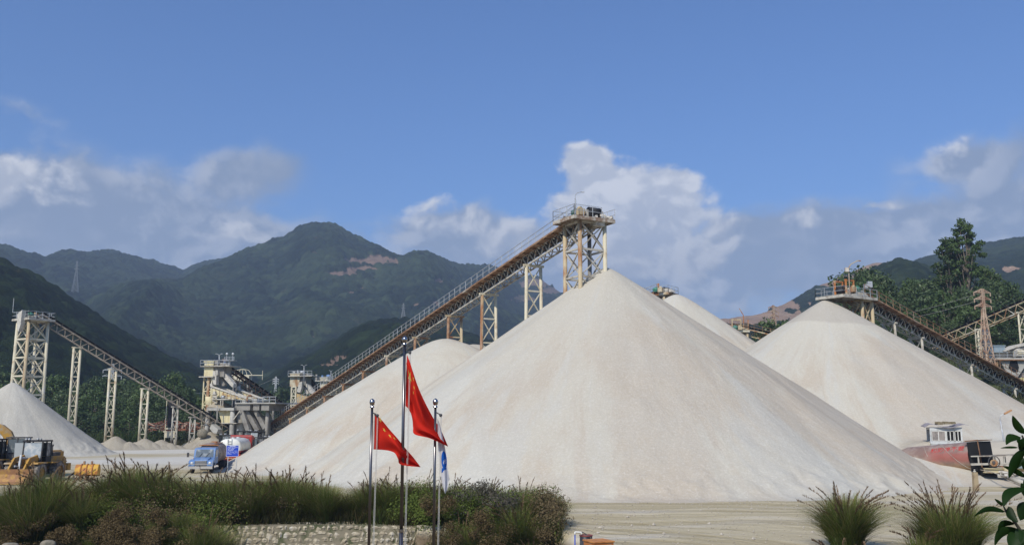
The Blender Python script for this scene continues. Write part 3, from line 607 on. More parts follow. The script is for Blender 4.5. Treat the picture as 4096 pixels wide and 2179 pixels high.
def head_tower(root, C, ex, ey, hx, hy, zb, plat, legr=.19, npan=6, mats=(CREAM,)*4, m_br=PALE, mplat=RUST, drum=None, splay=0.0, brr=.12, top_only=None):
    """C: tower centre at platform level; legs at +-hx*ex +-hy*ey; plat: (x0,x1,y0,y1) along ex, ey"""
    off = root.location; base = {}
    fr = MB(); k = 0; legs = []
    for sx, sy in ((-1, -1), (1, -1), (1, 1), (-1, 1)):
        top = C + ex*hx*sx + ey*hy*sy + Vector((0, 0, -.35)); bot = Vector((top.x, top.y, zb)) + (ex*sx+ey*sy)*splay*(C.z-zb)
        q = MB(); q.tube(bot, top, legr*1.05, legr, 14); q.build('tower_leg', mats[k % len(mats)], root, off); k += 1; legs.append((bot, top))
    for i in range(4):
        (a0, a1), (c0, c1) = legs[i], legs[(i+1) % 4]; xpanels(fr, a0, a1, c0, c1, npan, brr*.8, rr=brr*1.5)
        for j in range(1, npan+1):
            for e, f in ((a0, a1), (c0, c1)):
                p = e.lerp(f, j/npan); o_ = (c0-a0).normalized()*(.28 if e is a0 else -.28); fr.bar(p+o_*.3+Vector((0, 0, -.22)), p+o_+Vector((0, 0, -.22)), .04, .42)
    fr.build('bracing', m_br, root, off)
    pl = MB(); x0, x1, y0, y1 = plat; c = [C+ex*a+ey*b_ for a, b_ in ((x0, y0), (x1, y0), (x1, y1), (x0, y1))]
    M = Matrix((ex, ey, Vector((0, 0, 1)))).transposed()
    ctr = C+ex*(x0+x1)/2+ey*(y0+y1)/2
    pl.box(ctr+Vector((0, 0, .02)), (x1-x0, y1-y0, .06), M=M)
    for i in range(4): pl.bar(c[i]+Vector((0, 0, -.16)), c[(i+1) % 4]+Vector((0, 0, -.16)), .09, .30)
    for j in range(1, 6): a = c[0].lerp(c[1], j/6); e = c[3].lerp(c[2], j/6); pl.bar(a+Vector((0, 0, -.16)), e+Vector((0, 0, -.16)), .08, .24)
    pl.build('platform', mplat, root, off)
    return c
# --- main conveyor
T1, H1 = P(1040, 1738, 188), P(2352, 872, 87.6)
c1 = thing('belt_conveyor', 'longest rusty inclined conveyor with a handrail, climbing to the braced tower over the biggest heap', 'conveyor', (T1.x, T1.y, 0), group='belt conveyors')
at1, L1 = conveyor(c1, T1, H1, 1.25, 1.15, panel=1.45, m_tr=PALE)
def s_of(at, L, px):      # distance along the belt where it crosses a surveyed column
    best = 0; bd = 1e9
    for k in range(401):
        p = at(L*k/400, 0, 0); x = 2048+FPX*p.x/(p.y*math.cos(PITCH)+(p.z-CAMZ)*math.sin(PITCH)); 
        if abs(x-px) < bd: bd = abs(x-px); best = L*k/400
    return best
for px, mm, ml in ((2128, CREAM, CREAM), (1950, CREAM, CREAMR), (1818, CREAMR, RUST), (1683, CREAMR, RUST), (1568, CREAM, RUST), (1472, RUST, RUST), (1392, RUST, RUST), (1318, RUST, RUST), (1248, CREAMR, RUST), (1180, CREAMR, RUST), (1118, CREAMR, RUST)):
    trestle(c1, at1, s_of(at1, L1, px), 0, sp=.88, r=.17, m_=mm, mleg=ml, splay=.02)
ex1 = Vector((.5, -.866, 0)); ey1 = Vector((.866, .5, 0)); C1 = P(2338, 886, 88.3)
cor = head_tower(c1, C1, ex1, ey1, 1.3, 1.45, 0, (-1.7, 2.0, -2.55, 2.2), legr=.20, npan=9, mats=(CREAMR, CREAMR, CREAM, CONCD), mplat=mat('rusty_platform', (.24, .165, .115), .9, col2=(.46, .42, .35), scale=1.3, thr=(.42, .6)))
up = Vector((0, 0, 1))
b = MB(); railing(b, [cor[1], cor[0], cor[3], cor[2]]); railing(b, [cor[1], cor[1]+ey1*3.2]); b.build('platform_railing', GALV, c1, c1.location)
def drum_set(root, C, ex, ey, z=.55, motor=GREENP, r=.44, w_=1.3, m_d=RUBBER, side=-1):
    off = root.location; c = C+up*z
    q = MB(); q.tube(c-ey*w_*.5, c+ey*w_*.5, r, n=24); q.build('head_drum', m_d, root, off)
    q = MB(); q.tube(c-ey*(w_*.5+.5), c+ey*(w_*.5+.45), .09, n=8)
    for s in (-1, 1): p = c+ey*s*(w_*.5+.22); q.box(p-up*.2, (.4, .22, .7), M=Matrix((ex, ey, up)).transposed())
    q.build('drum_bearings', DUSTY, root, off)
    q = MB(); g = c+ey*side*(w_*.5+.95)-up*.05; q.box(g-up*.1, (.75, .6, .62), M=Matrix((ex, ey, up)).transposed()); q.tube(g-ex*.05+up*.2, g-ex*.05+up*.42, .3, .2, 10); q.build('gearbox', CREAMR, root, off)
    q = MB(); m0 = g-ex*.35+up*.05; q.tube(m0-ex*.9, m0-ex*.1, .26, n=14); q.box(m0-ex*.5-up*.28, (.7, .5, .1), M=Matrix((ex, ey, up)).transposed()); q.box(m0-ex*.5+up*.3, (.22, .2, .14), M=Matrix((ex, ey, up)).transposed()); q.build('drive_motor', motor, root, off)
drum_set(c1, C1+ex1*.95+ey1*.45, ex1, ey1, z=.78, r=.46)
q = MB(); rr_ = random.Random(3)
for k in range(46):
    p = C1 + ex1*rr_.uniform(.5, 1.8) + ey1*(rr_.uniform(.9, 2.0) if k < 34 else rr_.uniform(-1.5, 1)) + up*rr_.uniform(.05, .42 if k < 34 else .12); s = rr_.uniform(.07, .2)
    q.box(p, (s*2, s*1.5, s*1.4), M=Matrix.Rotation(rr_.uniform(0, 3), 3, 'X')@Matrix.Rotation(rr_.uniform(0, 3), 3, 'Z'))
tag(q.build('spilled_rock', DUSTY, c1, c1.location), kind='stuff')
q = MB(); p = cor[1]+ex1*-.3+ey1*.35; q.path([p, p+up*1.7], .07); q.path([p+up*1.7, p+up*2.0, p+up*2.25+ey1*.25, p+up*2.42+ey1*.75], .03); q.box(p+up*2.4+ey1*.85, (.32, .12, .08)); q.build('lamp_post', GALV, c1, c1.location)
q = MB(); p = C1-ex1*1.1-ey1*1.3; q.box(p+up*.3, (.7, .5, .5)); q.box(p+ey1*1.1+up*.25, (.9, .6, .4)); q.build('control_cabinets', RUSTD, c1, c1.location)
q = MB(); p = C1+ex1*1.5+ey1*.6; q.prism([(-.4, -.1), (.4, -.1), (.3, -.7), (-.25, -.7)], -.5, .5, lambda a, b_, c: p+ex1*a+ey1*b_+up*c); q.build('discharge_chute', PALE, c1, c1.location)

# --- left conveyor
T2, H2 = P(915, 1714, 172), P(165, 1256, 157)
c2 = thing('belt_conveyor', 'cream conveyor sloping down to the right from the tower at the left edge', 'conveyor', (T2.x, T2.y, 0), group='belt conveyors')
at2, L2 = conveyor(c2, T2, H2, 1.35, 1.25, walk=False, rail=False, m_tr=mat('grey_brown_steel', (.26, .21, .16), .9, col2=(.40, .35, .28), scale=2), panel=1.5)
for px in (330, 472, 600): trestle(c2, at2, s_of(at2, L2, px), 0, sp=.62, r=.2, h=1.25, m_=CREAM, splay=.0, pan=2.4, along=True)
for px in (722, 790, 842): trestle(c2, at2, s_of(at2, L2, px), 0, sp=.5, r=.12, h=1.25, m_=PALE, splay=.0, along=True)
ex2, ey2 = Vector((.85, -.53, 0)), Vector((.53, .85, 0)); C2 = P(133, 1278, 156)
cor = head_tower(c2, C2, ex2, ey2, 1.65, 1.65, 0, (-2.5, 2.5, -2.2, 2.4), legr=.26, npan=7, mats=(CREAM, CREAMR, CREAM, CREAM), mplat=PALE, m_br=CREAM, splay=.008, brr=.17)
b = MB(); railing(b, cor, 1.15, closed=True, r=.07); p = cor[0]; b.bar(p, p+up*3.6, .06); b.build('platform_railing', GALV, c2, c2.location)
drum_set(c2, C2-ex2*.3-ey2*.4, ey2, -ex2, r=.6, w_=1.3, z=.7)
q = MB(); p = C2-ey2*2.3+ex2*.55; q.prism([(-.6, .7), (.75, 1.3), (.6, -1.2), (.15, -2.3), (-.3, -1.7)], -.2, .5, lambda a, b_, c: p+ex2*a-ey2*b_+up*c); q.build('discharge_chute', DUSTY, c2, c2.location)
q = MB(); p = C2; rr_ = random.Random(5)
for k in range(40): s = rr_.uniform(.1, .25); q.box(p+ex2*rr_.uniform(-1, 2.3)-ey2*rr_.uniform(.2, 2.0)+up*rr_.uniform(.05, .4), (s*2, s*1.6, s), rz=rr_.uniform(0, 3))
tag(q.build('spilled_rock', DUSTY, c2, c2.location), kind='stuff')
# take-up weight under the left conveyor
tk = P(688, 1610, 171); q = MB(); q.box((tk.x, tk.y, (P(688, 1605, 171).z+P(688, 1718, 171).z)/2), (1.25, .35, P(688, 1600, 171).z-P(688, 1712, 171).z)); q.build('take_up_belt', RUBBER, c2, c2.location)
q = MB()
for dx in (-.95, .95):
    q.bar((tk.x+dx, tk.y, 0), (tk.x+dx, tk.y, P(688, 1600, 171).z), .12)
q.box((tk.x, tk.y, P(688, 1738, 171).z), (1.9, .7, 1.0)); q.box((tk.x, tk.y, P(688, 1713, 171).z), (1.4, .5, .3)); q.bar((tk.x-1.2, tk.y-.3, P(680, 1725, 171).z), (tk.x+1.2, tk.y-.3, P(680, 1725, 171).z), .2)
q.build('take_up_weight', CREAM, c2, c2.location)

# --- right conveyor
A3, B3 = P(3412, 1176, 114.5), P(4110, 1560, 137)
T3 = B3 + (B3-A3)*.28
c3 = thing('belt_conveyor', 'rusty conveyor with ribbed walkway running down right behind the fresh cone heap', 'conveyor', (T3.x, T3.y, 0), group='belt conveyors')
at3, L3 = conveyor(c3, T3, A3, 1.25, 1.2, panel=1.4, m_rail=RUST, wk=1.0, m_tr=PALE)
for px in (3560, 3668, 3866, 4040): trestle(c3, at3, s_of(at3, L3, px), 2, sp=.8, r=.15, m_=PALE)
ex3, ey3 = (A3-B3), Vector((0, 0, 0)); ex3.z = 0; ex3.normalize(); ey3 = Vector((-ex3.y, ex3.x, 0))
if ey3.y < 0: ey3 = -ey3
C3 = P(3430, 1196, 114.8)
cor = head_tower(c3, C3, ex3, ey3, 1.0, 1.3, 2.5, (-1.3, 5.4, -1.9, 2.1), legr=.2, npan=5, mats=(CREAMR, CREAMR, CREAM, CREAM), m_br=CREAMR, mplat=PALE)
b = MB(); railing(b, [cor[0], cor[1]-ex3*2.6], 1.0); railing(b, [cor[1]-ex3*1.3, cor[1], cor[2], cor[3]], 1.05, r=.05); b.build('platform_railing', GALV, c3, c3.location)
drum_set(c3, C3+ex3*2.9+ey3*.1, ex3, ey3, r=.46, z=.95, side=-1)
q = MB(); p = C3+ex3*2.3
for s in (-.8, .8): q.bar(p+ey3*s+ex3*1.0, p+ey3*s+ex3*1.0+up*2.15, .2); q.bar(p+ey3*s-ex3*.5, p+ey3*s-ex3*.5+up*2.15, .2); q.bar(p+ey3*s+ex3*1.1+up*2.05, p+ey3*s-ex3*.6+up*2.05, .2)
q.build('drum_frame', ORG, c3, c3.location)
q = MB(); a = C3+ex3*3.4-ey3*1.4; q.path([a, a+up*3.4, a+up*3.9+Vector((.3, 0, 0)), a+up*4.3+Vector((1.1, 0, 0))], .06); q.box(a+up*4.33+Vector((1.3, 0, 0)), (.5, .15, .1)); q.box(a+up*3.2-Vector((.25, .1, 0)), (.45, .3, .5)); q.build('lamp_post', CREAMR, c3, c3.location)
q = MB(); a = C3-ex3*.5-ey3*1.5; q.bar(a, a+up*1.6, .08); q.box(a+up*1.7, (.55, .4, .75)); q.box(a+up*1.5-Vector((.5, 0, 0)), (.5, .3, .5)); q.build('switch_boxes', GALV, c3, c3.location)
q = MB(); rr_ = random.Random(8)
p = C3+ex3*1.6-ey3*1.2
for k in range(60): s = rr_.uniform(.08, .22); q.box(p+ex3*rr_.gauss(0, .9)+ey3*rr_.uniform(-.4, .8)+up*(.05+abs(rr_.gauss(0, .2))), (s*2, s*1.6, s), rz=rr_.uniform(0, 3))
q.prism([(-1.6, 0), (1.7, 0), (.5, .8), (-.4, .75)], -.5, .6, lambda a_, b_, c: p+ex3*a_+ey3*b_+up*(c+.05)); tag(q.build('spilled_rock', DUSTY, c3, c3.location), kind='stuff')

# --- far right conveyor climbing out of the picture
T4, H4 = P(3728, 1366, 170), P(4250, 1146, 150)
c4 = thing('belt_conveyor', 'open zigzag truss conveyor climbing towards the right edge behind the rusty pylon', 'conveyor', (T4.x, T4.y, 12), group='belt conveyors')
at4, L4 = conveyor(c4, T4, H4, 1.3, 1.35, walk=False, rail=False, m_tr=CREAMR, panel=1.8)
for px in (3912, 4072): trestle(c4, at4, s_of(at4, L4, px), 12, sp=1.0, r=.14, h=1.35, m_=CREAM, splay=.0)
tk = P(3941, 1316, 160); z1, z0 = tk.z, P(3941, 1436, 160).z; q = MB(); q.box((tk.x, tk.y, (z0+z1)/2), (1.1, .5, z1-z0)); q.build('take_up_belt', mat('grey_belt', (.12, .125, .14), .7), c4, c4.location)
q = MB(); a0_, a1_ = Vector((tk.x-.9, tk.y, z0-2)), Vector((tk.x-.9, tk.y, z1)); q.bar(a0_, a1_, .12); q.bar(a0_-Vector((.9, 0, 0)), a1_-Vector((.9, 0, 0)), .12); xpanels(q, a0_, a1_, a0_-Vector((.9, 0, 0)), a1_-Vector((.9, 0, 0)), 5, .05); q.build('take_up_frame', CREAM, c4, c4.location)

# --- conveyor whose head peeps out between the two middle heaps
C5 = P(2645, 1177, 138); T5 = P(2200, 1345, 160); H5 = P(2660, 1165, 137.5)
c5 = thing('belt_conveyor', 'conveyor head with green motor peeping out between the biggest heap and the one behind it', 'conveyor', (T5.x, T5.y, 0), group='belt conveyors')
at5, L5 = conveyor(c5, T5, H5, 1.2, 1.1)
ex5 = Vector((.78, -.62, 0)).normalized(); ey5 = Vector((.62, .78, 0)).normalized()
cor = head_tower(c5, C5, ex5, ey5, 1.1, 1.1, 0, (-2.3, 2.0, -1.5, 1.6), legr=.18, npan=6, mats=(CONCD, CREAMR, RUST, RUSTD), mplat=CREAMR)
b = MB(); railing(b, cor, 1.05, closed=True, r=.045); b.build('platform_railing', GALV, c5, c5.location)
drum_set(c5, C5+ex5*.9-ey5*.1, ex5, ey5, r=.42); q = MB(); q.box(C5-ey5*1.1+ex5*.1+up*.8, (.35, .35, 1.4)); q.build('post', ORG, c5, c5.location)
q = MB(); p = C5+ex5*1.7-ey5*.6; q.prism([(-1.2, 0), (.8, 0), (.2, .6), (-.3, .65)], -.6, .6, lambda a_, b_, c: p+ex5*a_+ey5*b_+up*(c+.05)); tag(q.build('spilled_rock', DUSTY, c5, c5.location), kind='stuff')

# --- far conveyor between the middle and right heaps
T6, H6 = P(3230, 1372, 165), P(2930, 1302, 172)
c6 = thing('belt_conveyor', 'far low sloped conveyor seen in the gap left of the heap with the fresh cone', 'conveyor', (T6.x, T6.y, 8), group='belt conveyors')
at6, L6 = conveyor(c6, T6, H6, 1.3, 1.2, m_tr=CREAMR, m_walk=CREAMR, m_rail=RUST)
C6 = P(2960, 1324, 170); ex6, ey6 = Vector((1, 0, 0)), Vector((0, 1, 0))
cor = head_tower(c6, C6, ex6, ey6, 1.1, 1.1, 8, (-2.1, 1.4, -1.5, 1.5), legr=.16, npan=3, mats=(CREAMR,), mplat=CREAM, m_br=CREAMR)
b = MB(); railing(b, cor, 1.05, closed=True, r=.05); b.build('platform_railing', CREAMR, c6, c6.location)
q = MB(); p = C6-ex6*.6
for s in (-.8, .8): q.bar(p+ex6*s, p+ex6*s+up*2.2, .22)
q.bar(p-ex6*.9+up*2.1, p+ex6*.9+up*2.1, .25); q.build('drum_frame', CREAMR, c6, c6.location)
q = MB(); p = C6+ex6*.75; q.path([p, p+up*2.9, p+up*3.8-ex6*.5, p+up*4.2-ex6*.7], .07); q.bar(p+ex6*.8, p+ex6*.8+up*2.1, .15); q.build('lamp_post', ORG, c6, c6.location)
drum_set(c6, C6-ex6*.4, ex6, ey6, r=.45)

# ================================================================ plants
class Plant:
    def __init__(s, O, rz, root): s.O = Vector(O); s.rz = rz; s.root = root; s.ex = Vector((math.cos(rz), math.sin(rz), 0)); s.ey = Vector((-math.sin(rz), math.cos(rz), 0))
    def L(s, px, py, ly=0.0):
        d = ray(px, py); c = Vector((0, 0, CAMZ)); t = (ly-(c-s.O).dot(s.ey))/d.dot(s.ey); p = c+d*t-s.O
        return Vector((p.dot(s.ex), ly, p.z))
    def bx(s, b, x0, x1, y0, y1, l0, l1):
        a = s.L((x0+x1)/2, (y0+y1)/2, l0); p = s.L(x0, (y0+y1)/2, l0); q = s.L(x1, (y0+y1)/2, l0); t = s.L((x0+x1)/2, y0, l0); u_ = s.L((x0+x1)/2, y1, l0)
        b.bb(p.x, q.x, l0, l1, u_.z, t.z)
    def poly(s, b, pts, l0, l1):
        q = [s.L(x, y, l0) for x, y in pts]; b.prism([(v.x, v.z) for v in q], l0, l1)
    def bar(s, b, p, q, w_, h_=None): b.bar(s.L(*p), s.L(*q), w_, h_)
    def part(s, name, m_, fn, parent=None): b = MB(); fn(b); return b.build(name, m_, parent or s.root)
    def rail(s, b, p, q, h_=1.1): railing(b, [s.L(*p), s.L(*q)], h_, r=.06)
PCR = mat('plant_cream_paint', (.60, .53, .32), .75, col2=(.42, .33, .19), scale=.8, thr=(.5, .72), col3=(.55, .52, .44), thr3=(.52, .66), scale3=.5)
def plant1():
    O = P(870, 1760, 170); O.z = 0
    r = thing('screening_plant', 'cream and concrete screening plant with inclined screens and hopper behind the red tanker', 'screening plant', O, -.30, 'stone crushing plants')
    p = Plant(O, -.30, r); bx, poly = p.bx, p.poly
    p.part('surge_bin', PCR, lambda b: (bx(b, 817, 853, 1444, 1505, 0, 2.6), bx(b, 815, 855, 1443, 1449, -.1, 2.7), bx(b, 815, 855, 1476, 1478, -.06, 2.66)))
    def deck(b):
        bx(b, 801, 918, 1462, 1465, -.6, 3.2); bx(b, 795, 852, 1504, 1508, -.8, 1.5)
        poly(b, [(872, 1462), (912, 1462), (884, 1450)], -.2, 1.5)
    p.part('top_deck', PALE, deck)
    p.part('deck_railing', GALV, lambda b: (p.rail(b, (801, 1462, -.5), (918, 1462, -.5), 1.0), p.rail(b, (918, 1462, -.5), (918, 1462, 3), 1.0), p.rail(b, (801, 1462, 3), (918, 1462, 3), 1.0), p.rail(b, (898, 1440, 1), (936, 1440, 1), .6)))
    p.part('drive_housing', CONCD, lambda b: (bx(b, 854, 870, 1441, 1500, .2, 2.2), bx(b, 868, 897, 1465, 1506, .3, 2.6)))
    def lamp(b):
        a = p.L(877, 1456, -.3); t = p.L(877, 1420, -.3); b.tube(a, t, .1, .07, 8); 
        for s in (-1, 1): b.bar(t, t+Vector((s*.45, 0, .25)), .06); b.box(t+Vector((s*.6, 0, .26)), (.35, .14, .08))
    p.part('lamp_post', GALV, lamp)
    def flood(b):
        for px in (906, 930):
            c = p.L(px, 1415, 1); b.lathe([(0, -.02), (.2, 0), (.26, .12), (.2, .27), (0, .34)], c, 'Y', 14); b.bar(c+Vector((0, .1, -.25)), p.L(px, 1442, 1), .1)
        bx(b, 896, 936, 1440, 1442, .6, 1.6); bx(b, 914, 919, 1442, 1463, 1, 1.3)
    p.part('floodlights', GALV, flood)
    def cols(b):
        for px, ly in ((817, 0), (849, 0), (817, 2.5), (849, 2.5)): b.bar(p.L(px, 1508, ly), Vector((p.L(px, 1508, ly).x, ly, 0)), .22)
        xa = p.L(817, 1508, 0).x; xb = p.L(849, 1508, 0).x; zt = p.L(817, 1508, 0).z
        for ly in (0, 2.5): xpanels(b, Vector((xa, ly, 0)), Vector((xa, ly, zt)), Vector((xb, ly, 0)), Vector((xb, ly, zt)), 5, .09)
        xpanels(b, Vector((xa, 0, 0)), Vector((xa, 0, zt)), Vector((xa, 2.5, 0)), Vector((xa, 2.5, zt)), 5, .09)
    p.part('steel_columns', PCR, cols)
    p.part('column', CREAMR, lambda b: bx(b, 822, 832, 1508, 1765, -.2, .4))
    p.part('feed_chute', DUSTY, lambda b: (poly(b, [(852, 1482), (866, 1482), (864, 1538), (855, 1538), (849, 1520)], -.3, .6), bx(b, 862, 870, 1480, 1500, -.3, .5)))
    p.part('feed_chute', DUSTY, lambda b: poly(b, [(872, 1486), (897, 1488), (934, 1534), (932, 1548), (926, 1546), (888, 1504), (872, 1504)], .6, 1.6))
    p.part('feed_chute', CONCD, lambda b: poly(b, [(874, 1508), (886, 1508), (899, 1536), (896, 1543), (880, 1542)], 1.2, 2.0))
    def screen(x0, y0, x1, y1, dp, l0, l1):
        f = p.part('screen', PCR, lambda b: poly(b, [(x0, y0), (x1, y1), (x1, y1+7), (x0, y0+dp)], l0, l1))
        p.part('rim', DUSTY, lambda b: (p.bar(b, (x0-1, y0-2, l0-.1), (x1+1, y1-2, l0-.1), .24, .26), p.bar(b, (x0, y0-2, l1+.1), (x1, y1-2, l1+.1), .24, .26), p.bar(b, (x0, y0-13, l0), (x0+2, y0, l0), .5)), f)
        def ribs(b):
            n = 9
            for k in range(n):
                t = k/n; x = x0+(x1-x0)*t; ya = y0+(y1-y0)*t; yb = ya+dp*(1-t)+7*t; b.bar(p.L(x, ya, l0-.06), p.L(x, yb, l0-.06), .09)
        p.part('ribs', CREAMR, ribs, f)
        p.part('side_panel', mat('ochre_panel', (.48, .33, .14), .8, col2=(.40, .33, .2), scale=2), lambda b: poly(b, [(x0+40, y0+24), (x1-30, y1-8), (x1-30, y1+1), (x0+40, y0+dp*.7+6)], l0-.05, l0-.02), f)
        p.part('sand_bed', CONCD, lambda b: poly(b, [(x0+2, y0-1), (x1-2, y1-1), (x1-2, y1+1), (x0+2, y0+1)], l0+.2, l1-.2), f)
    screen(847, 1546, 985, 1594, 40, .0, 1.7); screen(881, 1548, 1024, 1604, 34, 2.1, 3.6); screen(952, 1558, 1052, 1597, 24, 4.2, 5.8)
    p.part('middle_deck', PALE, lambda b: (bx(b, 846, 935, 1594, 1598, -1.2, 1.5), p.rail(b, (905, 1597, -1.2), (940, 1597, -1.2), .9), p.bar(b, (850, 1600, -1), (868, 1612, -.6), .25), p.bar(b, (884, 1598, -1), (884, 1622, -1), .2), p.bar(b, (892, 1598, -1), (892, 1622, -1), .2)))
    def mt(b):
        a, c = p.L(851, 1594, -1), p.L(867, 1594, -1); t, u_ = p.L(853, 1577, -1), p.L(865, 1577, -1); b.bar(a, t, .1); b.bar(c, u_, .1); xpanels(b, a, t, c, u_, 2, .06); b.box((t+u_)/2+Vector((0, 0, .1)), (.8, .6, .15)); b.box((t+u_)/2+Vector((0, 0, .35)), (.45, .45, .4))
    p.part('motor_stand', DUSTY, mt)
    p.part('drive_motor', GALV, lambda b: b.tube(p.L(886, 1587, -.9), p.L(899, 1587, -.9), .3, n=14))
    p.part('settling_cone', PCR, lambda b: b.lathe([(0, -2.6), (.2, -2.5), (.85, -.9), (.9, .3), (.8, .3), (.75, -.6), (0, -.7)], p.L(841, 1592, .5), 'Z', 20))
    p.part('hopper_slab', CONC, lambda b: bx(b, 826, 935, 1630, 1641, -1.2, 4))
    def heap(b):
        c = p.L(878, 1630, 1.2); q = [(-2.4, 0), (-2.0, .45), (-1.0, 1.0), (0, 1.25), (1.3, 1.05), (2.35, .5), (2.5, 0)]; b.smooth = False
        pts = []
        for k in range(20):
            a = k/20*2*math.pi; 
            for r_, h_ in ((1, 0), (.8, .4), (.45, .95), (.12, 1.25)): pts.append(c+Vector((math.cos(a)*2.45*r_*(1+.06*math.sin(a*5)), math.sin(a)*2.3*r_, h_+.08*math.sin(a*3+r_*7))))
        b.add(pts, [(k*4+j, ((k+1) % 20)*4+j, ((k+1) % 20)*4+j+1, k*4+j+1) for k in range(20) for j in range(3)]+[tuple(k*4+3 for k in range(20))])
    p.part('stone_heap', PM3 and mat('stone_heap', (.36, .31, .23), .95, col2=(.28, .24, .17), scale=2, bump=.05), heap)
    def ccol(px, y0, y1, ly, r_): 
        t = p.L(px, y0, ly); p.part('concrete_column', CONC, lambda b: b.tube((t.x, ly, 0), t, r_, n=18))
    ccol(832, 1641, 0, -.4, .42); ccol(931, 1641, 0, -.6, .42); ccol(965, 1640, 0, 1.2, .75); ccol(1071, 1615, 0, 1.0, .32); ccol(836, 1641, 0, 3.4, .42)
    p.part('hopper', PCR, lambda b: (poly(b, [(872, 1641), (925, 1641), (925, 1692), (888, 1692)], -.2, 2.6), *[bx(b, x-.6, x+.6, 1642, 1690, -.26, -.2) for x in (886, 899, 912)]))
    p.part('hopper_platform', PALE, lambda b: (bx(b, 884, 945, 1690, 1693, -1.2, 2), p.bar(b, (925, 1690, -.8), (960, 1642, -.8), .16)))
    def pole(b): a = p.L(869, 1622, -1.8); c = p.L(869, 1690, -1.8); b.tube(c, a, .16, .09, 8)
    p.part('pole', CONC, pole)
    p.part('right_deck', CONC, lambda b: (bx(b, 940, 1102, 1609, 1614, -.8, 7), bx(b, 967, 982, 1598, 1609, -.5, .8), bx(b, 1011, 1027, 1592, 1609, -.5, 1.2)))
    p.part('deck_beam', CONCD, lambda b: (bx(b, 944, 1000, 1614, 1640, -.4, 5), bx(b, 1012, 1037, 1614, 1640, -.35, 4.9), bx(b, 1045, 1076, 1614, 1641, -.4, 5), bx(b, 1000, 1045, 1614, 1619, .2, 4)))
    p.part('deck_railing', GALV, lambda b: (p.rail(b, (940, 1609, -.7), (1102, 1609, -.7), .95), p.rail(b, (1050, 1609, 4), (1102, 1609, 4), 1.1)))
    for a, c, l in (((968, 1640), (996, 1724), 0), ((986, 1640), (1034, 1722), .8), ((1024, 1640), (1062, 1712), 1.2), ((1010, 1640), (1026, 1700), 3)):
        p.part('concrete_strut', CONCD, lambda b: p.bar(b, (*a, l), (*c, l), .75, .8))
    p.part('bent_duct', RUST, lambda b: (b.path([p.L(990, 1604, -.6), p.L(988, 1592, -.6), p.L(993, 1583, -.6), p.L(1001, 1580, -.6), p.L(1006, 1584, -.6)], .18, 8)))
    p.part('lower_wall', CONCD, lambda b: (bx(b, 905, 1075, 1660, 1770, 4.5, 5), bx(b, 985, 1000, 1728, 1740, -1.5, 1)))
    p.part('concrete_block', CONC, lambda b: poly(b, [(838, 1712), (846, 1695), (872, 1716), (866, 1734), (852, 1730)], -2, -.6))
    p.part('blue_valve', BLUEP, lambda b: b.box(p.L(900, 1448, 0), (.2, .2, .2)))
plant1()
Ta, Ha = P(1155, 1640, 186), P(890, 1458, 174)
cf = thing('belt_conveyor', 'dark feed conveyor rising to the top of the screening plant', 'conveyor', (Ta.x, Ta.y, 0), group='belt conveyors')
atf, Lf = conveyor(cf, Ta, Ha, 1.3, 1.3, walk=False, rail=False, m_tr=RUSTD)
for px in (962, 1010, 1095): trestle(cf, atf, s_of(atf, Lf, px), 0, sp=.8, r=.2, m_=CONCD)
q = MB(); p_ = P(970, 1500, 200)
for s in (-2.1, -1, 0, 1, 2.1): q.path([p_+Vector((s, 0, 0)), p_+Vector((s*.6, 0, 1.1)), p_+Vector((0, 0, 1.3))], .06)
q.bar(p_-Vector((2.3, 0, 0)), p_+Vector((4.4, 0, 0)), .15); q.bar(p_+Vector((4.3, 0, -1)), p_+Vector((4.3, 0, 1)), .08); q.box(p_-up*.7, (3.5, 2.5, 1.2))
r_ = thing('conveyor_head_house', 'arched frame of another conveyor head behind the dark feed conveyor', 'conveyor head', (p_.x, p_.y, 0)); q.build('arched_frame', CREAM, r_, r_.location)
q = MB()
for sx, sy in ((-1.5, -1), (1.5, -1), (1.5, 1), (-1.5, 1)): q.bar((p_.x+sx, p_.y+sy, 0), (p_.x+sx, p_.y+sy, p_.z-1), .3)
q.build('legs', CONCD, r_, r_.location)

